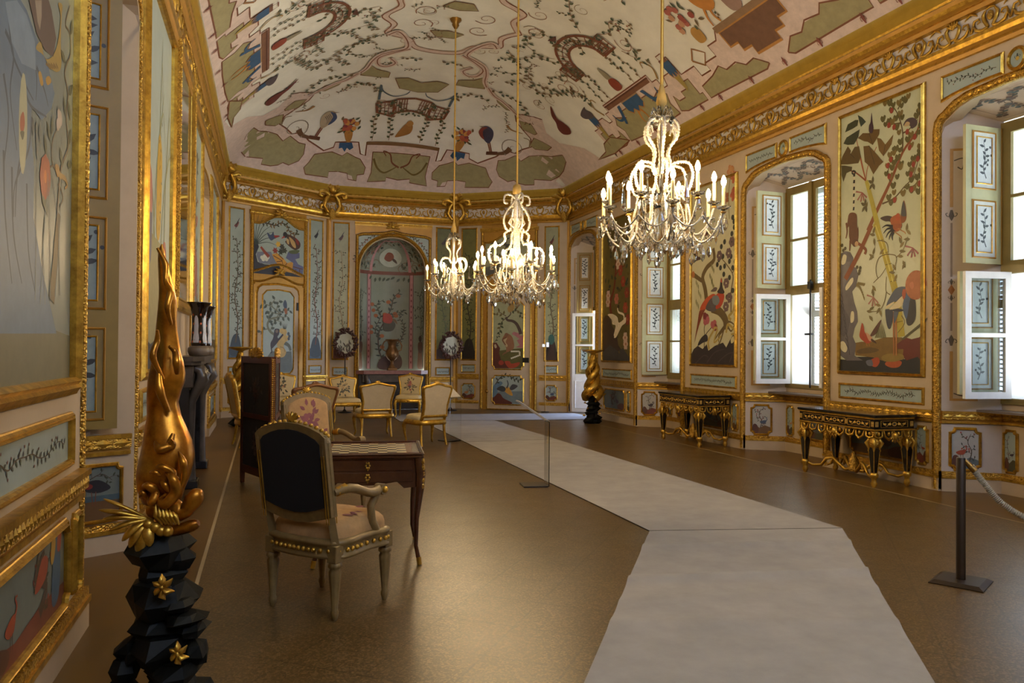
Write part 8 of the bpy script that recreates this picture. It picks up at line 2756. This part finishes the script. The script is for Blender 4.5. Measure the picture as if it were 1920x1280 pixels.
# local x = to the right of the picture, z up (the view is square to it)
X = lambda px: (px - 318) * 3.15 / FPX
Z = lambda py: 1.48 - (py - 641) * 3.15 / FPX
DG = mat('dark_burnished_gilding', (196, 134, 40), .3, .85, var=.45, vscale=9, bump=.2, bscale=12, dark=(112, 62, 14))
prof = [  # left edge, right edge, height (px)
	(296, 318, 940), (278, 345, 930), (268, 352, 905), (266, 362, 880), (268, 366, 860), (272, 368, 840), (275, 362, 815), (277, 350, 790), (279, 340, 770), (278, 333, 745), (278, 338, 725), (279, 345, 705), (281, 345, 690), (284, 340, 668), (287, 334, 650), (289, 331, 630), (290, 328, 610), (292, 327, 590), (294, 328, 570), (296, 327, 550), (297, 324, 530), (297, 320, 510), (297, 316, 495), (297, 312, 480), (298, 310, 465), (301, 308, 455), (304, 306, 449)]
mb = MB()
rows = []
for l, r, y in prof:
	c, w = (X(l) + X(r)) / 2, (X(r) - X(l)) / 2
	row = []
	for j in range(20):
		a = 2 * PI * j / 20
		k = 1 + .06 * math.cos(5 * a + y * .02) * (y < 760)
		row.append((c + w * k * math.cos(a), w * .85 * k * math.sin(a) + .02 * math.sin(y * .012), Z(y)))
	rows.append(row)
mb.loft(rows, DG)
for pts, rs in ((((345, 690), (348, 670), (341, 650), (334, 640)), (.008, .016, .012, .006)), (((334, 600), (330, 570), (331, 540), (326, 520), (322, 490), (310, 460)), (.005, .012, .014, .01, .012, .005)),
				(((320, 700), (305, 660), (308, 630), (312, 610)), (.006, .014, .012, .005)), (((330, 760), (318, 720), (312, 680)), (.01, .018, .006)),
(((340, 800), (332, 830), (316, 845), (310, 830)), (.008, .02, .018, .008))):
	q = [(X(a), -.06 - .02 * (k % 2), Z(b)) for k, (a, b) in enumerate(pts)]
	mb.tube(cr(q, 5), taper(cr(q, 5), rs), DG, 8)
mb.build('dolphin_body', t)
mb = MB()                                                      # acanthus curls on the belly
for pts, rs in ((((312, 812), (325, 826), (342, 820), (346, 808)), (.006, .016, .016, .006)), (((330, 868), (350, 880), (352, 905), (335, 925), (320, 915), (322, 905)), (.006, .016, .02, .016, .012, .004)),
				(((320, 880), (335, 890), (338, 905), (325, 915)), (.005, .012, .012, .005)), (((290, 895), (305, 892), (316, 905), (312, 922), (300, 918)), (.006, .014, .016, .014, .005)), (((285, 915), (295, 905), (300, 920)), (.006, .012, .005)),
				(((310, 860), (330, 858), (346, 870), (350, 890)), (.004, .01, .012, .005)), (((300, 870), (318, 868), (330, 880)), (.004, .01, .005)), (((355, 830), (368, 850), (366, 880), (356, 905)), (.006, .012, .012, .005))):
	q = cr([(X(a), -.09 - .018 * (k % 2), Z(b)) for k, (a, b) in enumerate(pts)], 5)
	mb.tube(q, taper(q, [r * (1.25 if i % (len(rs) - 1) else .3) for i, r in enumerate(rs)]), DG, 8)
mb.build('acanthus', t)
mb = MB()                                                      # head: upper and lower jaw
up = cr([(X(300), -.02, Z(945)), (X(330), -.04, Z(935)), (X(356), -.05, Z(945)), (X(370), -.05, Z(932)), (X(379), -.05, Z(915)), (X(376), -.05, Z(902))], 4)
mb.tube(up, [.05, .05, .05, .045, .04, .04, .036, .034, .034, .03, .03, .03, .032, .034, .036, .036, .034, .032, .028, .02, .008], DG, 10)
lo_ = cr([(X(305), -.04, Z(968)), (X(335), -.05, Z(978)), (X(362), -.05, Z(973)), (X(386), -.05, Z(964))], 4)
mb.tube(lo_, [.04, .036, .032, .03, .026, .024, .024, .024, .025, .026, .024, .02, .012], DG, 10)
for k in range(6):
	q = [(X(318 + 6 * k), -.1, Z(925 + 3 * k)), (X(322 + 7 * k), -.12, Z(945)), (X(330 + 6 * k), -.1, Z(962))]
	mb.tube(q, [.004, .01, .004], GOLD, 6)
for x, y in ((318, 968), (328, 974), (305, 962), (340, 975)):
	mb.ball((X(x), -.1, Z(y)), .022, GOLD, 8, 6)
mb.build('head', t)
mb = MB()                                                      # fins spread to the left
for tip, w in (((228, 915), .014), ((220, 935), .018), ((228, 950), .02), ((238, 972), .02), ((262, 990), .022), ((275, 1002), .022), ((292, 1014), .024), ((312, 1000), .02)):
	r = (300, 955)
	mx, my = (r[0] + tip[0]) / 2, (r[1] + tip[1]) / 2 - 4
	q = [(X(r[0]), -.07, Z(r[1])), (X(mx), -.11, Z(my)), (X(tip[0]), -.12, Z(tip[1]))]
	mb.tube(cr(q, 4), [w * k for k in (.7, .9, 1.05, 1.15, 1.2, 1.2, 1.1, .8, .25)], GOLD, 7, flat=.45)
mb.build('fin', t)
mb = MB()
for c, r, sd, sz in (((X(302), 0, Z(1015)), .13, 1, .75), ((X(330), .01, Z(1035)), .075, 15, .8), ((X(300), .01, Z(1062)), .10, 2, .9), ((X(312), 0, Z(1108)), .14, 3, .7), ((X(350), -.05, Z(1112)), .075, 6, .42), ((X(362), -.05, Z(1138)), .085, 7, .36), ((X(308), .02, Z(1160)), .13, 4, .7),
					  ((X(368), -.02, Z(1160)), .075, 16, .5), ((X(318), .0, Z(1200)), .15, 5, .6), ((X(376), -.03, Z(1205)), .07, 8, .8), ((X(345), -.06, Z(1235)), .1, 17, .6), ((X(345), -.05, Z(1275)), .12, 9, .9), ((X(340), .05, Z(1320)), .14, 12, .8), ((X(260), 0, Z(1205)), .075, 10, .8), ((X(246), 0, Z(1240)), .065, 18, .9), ((X(240), 0, Z(1285)), .06, 11, 1.2), ((X(236), 0, Z(1325)), .07, 13, .8), ((X(300), .14, Z(1270)), .09, 14, 1.3)):
	rock(mb, c, r, sd, sz)
mb.build('rock_base', t)
for x, y, k in ((343, 1068, 1.), (372, 1185, .9)):
	mb = MB()
	for i in range(6):
		a = 2 * PI * i / 6 + .5
		mb.tube([(X(x), -.15, Z(y)), (X(x) + .024 * k * math.cos(a), -.16, Z(y) + .03 * k * math.sin(a)), (X(x) + .045 * k * math.cos(a + .2), -.145, Z(y) + .05 * k * math.sin(a + .2))], [.008, .023 * k, .003], GOLD, 6, flat=.5)
	mb.ball((X(x), -.16, Z(y)), .012, GOLD, 6, 5)
	mb.build('gilt_flower', t)
def torchere(label, loc, rz):
	t = thing('torchere', label, 'torchere', loc, rz, 'gilt torcheres')
	mb = MB()
	for k, (z, r) in enumerate(((.05, .17), (.13, .15), (.22, .14), (.31, .15), (.40, .14), (.49, .13))):
		rock(mb, (.01 * math.sin(k * 2), .01 * math.cos(k * 2), z), r, 30 + k, .55, fl=.6)
	mb.build('rock_base', t)
	for k in range(9):
		mb = MB()
		a = k * 2.4
		z = .1 + .05 * k
		c = (.15 * math.cos(a), .15 * math.sin(a), z)
		mb.tube([c, (c[0] * 1.2, c[1] * 1.2, z + .02), (c[0] * 1.35, c[1] * 1.35, z)], [.012, .02, .004], GOLD, 6)
		mb.build('gilt_flower', t)
	mb = MB()
	for ph in (0, 2.1, 4.2):
		q, r = [], []
		for i in range(34):
			u = i / 33
			a = ph + u * 7.5
			rad = .1 * (1 - u) + .035 + .02 * math.sin(u * 12)
			q.append((rad * math.cos(a), rad * math.sin(a), .52 + u * .86))
			r.append(.06 * (1 - u) ** .8 + .038)
		mb.tube(q, r, GOLD, 8)
	for k in range(22):
		u = k / 22
		a = k * 2.2
		c = (.15 * (1 - u * .55) * math.cos(a), .15 * (1 - u * .55) * math.sin(a), .54 + u * .8)
		mb.tube([c, (c[0] * 1.2, c[1] * 1.2, c[2] + .03), (c[0] * 1.15, c[1] * 1.15, c[2] + .07)], [.02, .022, .004], GOLDC, 6)
	mb.build('dolphin_column', t)
	mb = MB()
	for s in (-1, 1):
		mb.tube([(s * .08, -.06, .6), (s * .2, -.08, .57), (s * .28, -.09, .6)], [.05, .05, .02], GOLD, 8, flat=.5)
	for k in range(8):
		a = PI + (k - 3.5) * .22
		mb.tube([(-.1, 0, .62), (.0 + .2 * math.cos(a), -.02, .62 + .2 * math.sin(a) * .7)], [.014, .024], GOLD, 6, flat=.5)
	mb.build('fin', t)
	mb = MB()
	mb.lathe([(.03, 1.36), (.05, 1.38), (.04, 1.41), (.19, 1.46), (.215, 1.475), (.215, 1.49), (.0, 1.495)], GOLD, 24, flute=8, fd=.04)
	mb.build('tray', t)
	return t
torchere('gilt twisted torchere on dark rockwork beside the white door, far right', (3.35, 14.55, 0), .4)
torchere('gilt twisted torchere at the far left end, showing past the folding screen', (-3.42, 15.6, 0), 2.4)
# ------------------------------------------------------------------ chandeliers
TASSEL = mat('gold_silk_tassel', (190, 156, 84), .6, .2, var=.25, bump=.4, bscale=90)
def child(o, name, parent, loc=(0, 0, 0), rz=0., rx=0., sc=1.):
	c = bpy.data.objects.new(name, o.data)
	COL.objects.link(c)
	c.parent = parent
	c.location = loc
	c.rotation_euler = (rx, 0, rz)
	if sc != 1.:
		c.scale = (sc, sc, sc)
	return c
def drop_mesh(kind):
	mb = MB()
	if kind == 0:                                              # faceted almond drop
		mb.lathe([(.002, 0), (.006, -.008), (.003, -.016)], CRYSTAL, 6, smooth=False)
		mb.lathe([(.002, -.014), (.012, -.035), (.021, -.075), (.016, -.1), (.002, -.125)], CRYSTAL, 6, smooth=False)
	elif kind == 1:                                            # flat kite
		pts = [(0, -.01), (.026, -.05), (0, -.105), (-.026, -.05)]
		mb.add([(x, 0, z) for x, z in pts] + [(0, .012, -.05), (0, -.012, -.05)], [(0, 1, 4), (1, 2, 4), (2, 3, 4), (3, 0, 4), (1, 0, 5), (2, 1, 5), (3, 2, 5), (0, 3, 5)], CRYSTAL)
	else:                                                      # bead string
		for k in range(4):
			mb.ball((0, 0, -.012 - .022 * k), .009 + .002 * (k == 3), CRYSTAL, 6, 4)
	return mb
def chandelier(label, loc, style, ztop, R, n, scale, ph):
	"""loc = centre at the level of the arms; crystal frame, beaded scroll arms with lit candles"""
	t = thing('chandelier', label, 'chandelier', loc, 0, 'crystal chandeliers')
	H = ztop - loc[2]
	s = scale
	zt = 1.02 * s                                              # top of the crystal frame
	mb = MB()
	mb.tube([(0, 0, zt + .1), (0, 0, H - .12)], .013, mat('gilt_suspension_rod', (206, 164, 76), .4, .6, var=.2), 10)
	for k in range(3):
		z = zt + .1 + (H - zt - .2) * (k + 1) / 4
		mb.lathe([(.013, z - .012), (.019, z), (.013, z + .012)], GOLD, 10)
	mb.build('suspension_rod', t)
	mb = MB()
	mb.lathe([(.0, H - .16), (.025, H - .15), (.06, H - .09), (.05, H - .06), (.09, H - .02), (.1, H + .01)], BRASS, 16, flute=8, fd=.06)
	mb.build('ceiling_cup', t)
	mb = MB()
	if style == 1:
		mb.lathe([(.02, zt - .02), (.05, zt + .0), (.055, zt + .05), (.045, zt + .1), (.015, zt + .12)], TASSEL, 14, flute=7, fd=.05)
	else:
		mb.lathe([(.035, zt - .03), (.03, zt + .02), (.042, zt + .06), (.03, zt + .13), (.014, zt + .2)], TASSEL, 14, flute=7, fd=.08)
	mb.build('tassel', t)
	mb = MB()                                                  # central baluster of glass
	if style == 1:
		mb.lathe([(.02, -.12), (.05, -.08), (.035, -.03), (.06, .03), (.04, .1), (.05, .25 * s), (.04, .5 * s), (.045, .8 * s), (.03, zt)], BEAD, 14)
	else:
		mb.lathe([(.02, -.2), (.06, -.14), (.04, -.08), (.07, .0), (.03, .06), (.06, .12), (.075, .17), (.05, .23), (.02, .28), (.012, .5 * s), (.012, zt)], CRYSTAL if style == 0 else BEAD, 14)
	mb.build('stem', t)
	# crown of glass petals
	if style != 1:
		mb = MB()
		for k in range(8):
			a = 2 * PI * k / 8
			c, q = math.cos(a), math.sin(a)
			mb.tube([(.02 * c, .02 * q, zt - .06), (.09 * s * c, .09 * s * q, zt), (.11 * s * c, .11 * s * q, zt - .05)], [.012, .02, .006], CRYSTAL, 6)
			mb.ball((.105 * s * c, .105 * s * q, zt - .08), .024, CRYSTAL, 8, 6)
		mb.build('crown', t)
	# upper beaded scrolls, two or three tiers
	mb = MB()
	if style == 1:
		# a flat lyre of double scrolls
		pr = [(.06, .98), (.13, 1.0), (.15, .93), (.1, .89), (.07, .93), (.12, .99), (.1, .86), (.05, .76), (.1, .7), (.15, .62), (.13, .52), (.06, .5), (.08, .58)]
		A1 = [(.02, .95), (.09, 1.0), (.16, .98), (.165, .9), (.12, .89)]
		B1 = [(.03, .93), (.07, .87), (.13, .8), (.17, .7), (.15, .6), (.1, .56), (.08, .6)]
		C1 = [(.1, .57), (.16, .52), (.15, .45), (.22, .38), (.32, .37), (.36, .28), (.33, .17), (.25, .16), (.24, .23), (.29, .25)]
		D1 = [(.03, .6), (.1, .66), (.06, .72), (.03, .68)]
		m = 4
		trs = [(A1, .017), (B1, .018), (C1, .02), (D1, .013)]
	else:
		A1 = [(.03, .93), (.1, .93), (.16, .86), (.15, .75), (.09, .68), (.07, .6), (.09, .5), (.05, .42)]
		B1 = [(.09, .5), (.16, .52), (.26, .5), (.3, .4), (.27, .28), (.22, .24), (.2, .3)]
		D1 = [(.16, .8), (.12, .86), (.1, .8)]
		m = 6
		trs = [(A1, .016), (B1, .015), (D1, .01)]
	mb_first = None
	for pr, r in trs:
		mb = MB()
		q = cr([(x * s, 0, z * s) for x, z in pr], 5)
		mb.beads(q, r, BEAD)
		o = mb.build('scroll', t)
		o.rotation_euler = (0, 0, ph)
		for k in range(1, m):
			child(o, 'scroll', t, (0, 0, 0), ph + 2 * PI * k / m)
	# arms with candles
	mb = MB()
	z0 = .05
	q = cr([(.04, 0, z0 + .06), (R * .3, 0, z0 + .13), (R * .45, 0, z0 + .02), (R * .5, 0, -.12), (R * .66, 0, -.2), (R * .86, 0, -.13), (R, 0, .02)], 5)
	mb.beads(q, .0125, BEAD)
	q = cr([(R * .5, 0, -.1), (R * .38, 0, -.17), (R * .32, 0, -.1), (R * .4, 0, -.05)], 4)
	mb.beads(q, .009, BEAD)
	arm = mb.build('arm', t)
	mb = MB()
	mb.lathe([(.006, 0), (.02, .006), (.045, .022), (.056, .03), (.05, .034), (.02, .018)], CRYSTAL, 12, flute=6, fd=.12)
	mb.lathe([(.012, -.02), (.026, -.012), (.012, .0)], BRASS, 10)
	pan = mb.build('drip_pan', t)
	mb = MB()
	mb.lathe([(.0135, .015), (.013, .17), (.011, .19), (.004, .195)], WAX, 10)
	can = mb.build('candle', t)
	mb = MB()
	mb.lathe([(.006, .19), (.016, .205), (.019, .225), (.014, .25), (.004, .272)], BULB, 10)
	bul = mb.build('bulb', t)
	rn = random.Random(n + int(loc[1]))
	drops = [drop_mesh(k).build('pendant', t) for k in range(3)]
	for k in range(n):
		a = ph + 2 * PI * k / n
		up = (.0 if k % 2 == 0 else .1) * s
		rr = R * (1. if k % 2 == 0 else .84)
		e = (rr * math.cos(a), rr * math.sin(a), .03 + up)
		o = arm if k == 0 else child(arm, 'arm', t)
		o.rotation_euler = (0, 0, a)
		if k % 2:
			o.scale = (.84, 1, 1)
			o.location = (0, 0, up)
		for proto, nm in ((pan, 'drip_pan'), (can, 'candle'), (bul, 'bulb')):
			if k == 0:
				proto.location = e
			else:
				child(proto, nm, t, e)
		# drops under each pan and along the arm
		for j, (rad, dz, kd, sc) in enumerate(((rr + .035, -.01, 0, .95), (rr * .93, -.05, 2, 1.), (rr * .86, -.13, 1, .9), (rr * .66, -.21, 0, 1.05), (rr * .5, -.15, 2, 1.1), (rr * .34, -.14, 0, 1.2), (rr * 1.0, -.03, 1, .8), (rr * .76, -.2, 0, .9))):
			aa = a + rn.uniform(-.12, .12)
			child(drops[kd], 'pendant', t, (rad * math.cos(aa), rad * math.sin(aa), dz + up * .6), rn.uniform(0, 6), 0, sc * s * 1.2)
	for kd, z in ((0, -.16), (1, -.13), (2, -.1)):
		drops[kd].location = (.03 * (kd - 1), .02, z - (.06 if style == 1 else .1))
	# tall glass spires between the candles and swags of beads
	mb = MB()
	mb.lathe([(.02, 0), (.024, .015), (.015, .03), (.02, .045), (.004, .19), (.012, .2), (.012, .21), (.003, .22)], CRYSTAL, 8, smooth=False)
	sp = mb.build('spire', t)
	for k in range(6):
		a = ph + 2 * PI * (k + .5) / 6
		e = (.6 * R * math.cos(a), .6 * R * math.sin(a), .1 * s)
		if k == 0:
			sp.location = e
		else:
			child(sp, 'spire', t, e)
	mb = MB()
	q = [(R * .95 * math.cos(u * 2 * PI / n), R * .95 * math.sin(u * 2 * PI / n), -.03 - .09 * math.sin(PI * u)) for u in [i / 9 for i in range(10)]]
	mb.beads(q, .0085, BEAD)
	q = [(R * .5 * math.cos(u * 2 * PI / n), R * .5 * math.sin(u * 2 * PI / n), -.14 - .07 * math.sin(PI * u)) for u in [i / 9 for i in range(10)]]
	mb.beads(q, .0085, BEAD)
	sw = mb.build('bead_swag', t)
	for k in range(n):
		if k == 0:
			sw.rotation_euler = (0, 0, ph)
		else:
			child(sw, 'bead_swag', t, (0, 0, 0), ph + 2 * PI * k / n)
	return t
chandelier('crystal chandelier nearest the camera, hung high at the upper right', (.02, 5.55, 2.52), 0, 7.03, .50, 12, .86, .2)
chandelier('crystal chandelier with flat lyre scrolls in the middle of the row', (.02, 9.3, 2.38), 1, 7.03, .52, 12, 1.04, .1)
chandelier('smallest-looking crystal chandelier farthest away, before the niche', (.02, 12.75, 2.58), 2, 7.02, .44, 10, .82, .35)
# ------------------------------------------------------------------ light: sky through the windows; the candles light the rest
w = bpy.data.worlds.new('World')
SC.world = w
w.use_nodes = True
nt = w.node_tree
bg = nt.nodes['Background']
tc = nt.nodes.new('ShaderNodeTexCoord')
sx = nt.nodes.new('ShaderNodeSeparateXYZ')
nt.links.new(tc.outputs['Generated'], sx.inputs[0])
rp = nt.nodes.new('ShaderNodeValToRGB')
rp.color_ramp.elements[0].position = .42
rp.color_ramp.elements[0].color = (1.35, 1.45, 1.4, 1)
rp.color_ramp.elements[1].position = .62
rp.color_ramp.elements[1].color = (.2, .3, .55, 1)
e = rp.color_ramp.elements.new(.5)
e.color = (.72, .86, 1.1, 1)
mr = nt.nodes.new('ShaderNodeMapRange')
mr.inputs[1].default_value = -1
nt.links.new(sx.outputs[2], mr.inputs[0])
nt.links.new(mr.outputs[0], rp.inputs['Fac'])
nt.links.new(rp.outputs['Color'], bg.inputs['Color'])
bg.inputs['Strength'].default_value = 19.
for k, (a0, a1) in list(enumerate(OPEN))[2:]:
	z0, z1 = (.95, 3.92) if k < 5 else (0.05, 3.85)
	ld = bpy.data.lights.new('window_portal', 'AREA')
	ld.shape = 'RECTANGLE'
	ld.size, ld.size_y = z1 - z0, a1 - a0 - .2
	ld.cycles.is_portal = True
	o = bpy.data.objects.new('window_portal', ld)
	COL.objects.link(o)
	o.location = (XR + 1.02 if k < 5 else XR + .6, (a0 + a1) / 2, (z0 + z1) / 2)
	o.rotation_euler = (0, PI / 2, 0)
SC.view_settings.view_transform = 'Standard'
SC.view_settings.look = 'None'
SC.view_settings.gamma = 1
SC.view_settings.use_curve_mapping = False
SC.view_settings.exposure = .24
SC.cycles.max_bounces = 10
SC.cycles.transmission_bounces = 8
SC.cycles.transparent_max_bounces = 12
SC.cycles.sample_clamp_indirect = 4.
SC.cycles.use_denoising = True
SC.cycles.caustics_reflective = False
SC.cycles.caustics_refractive = False
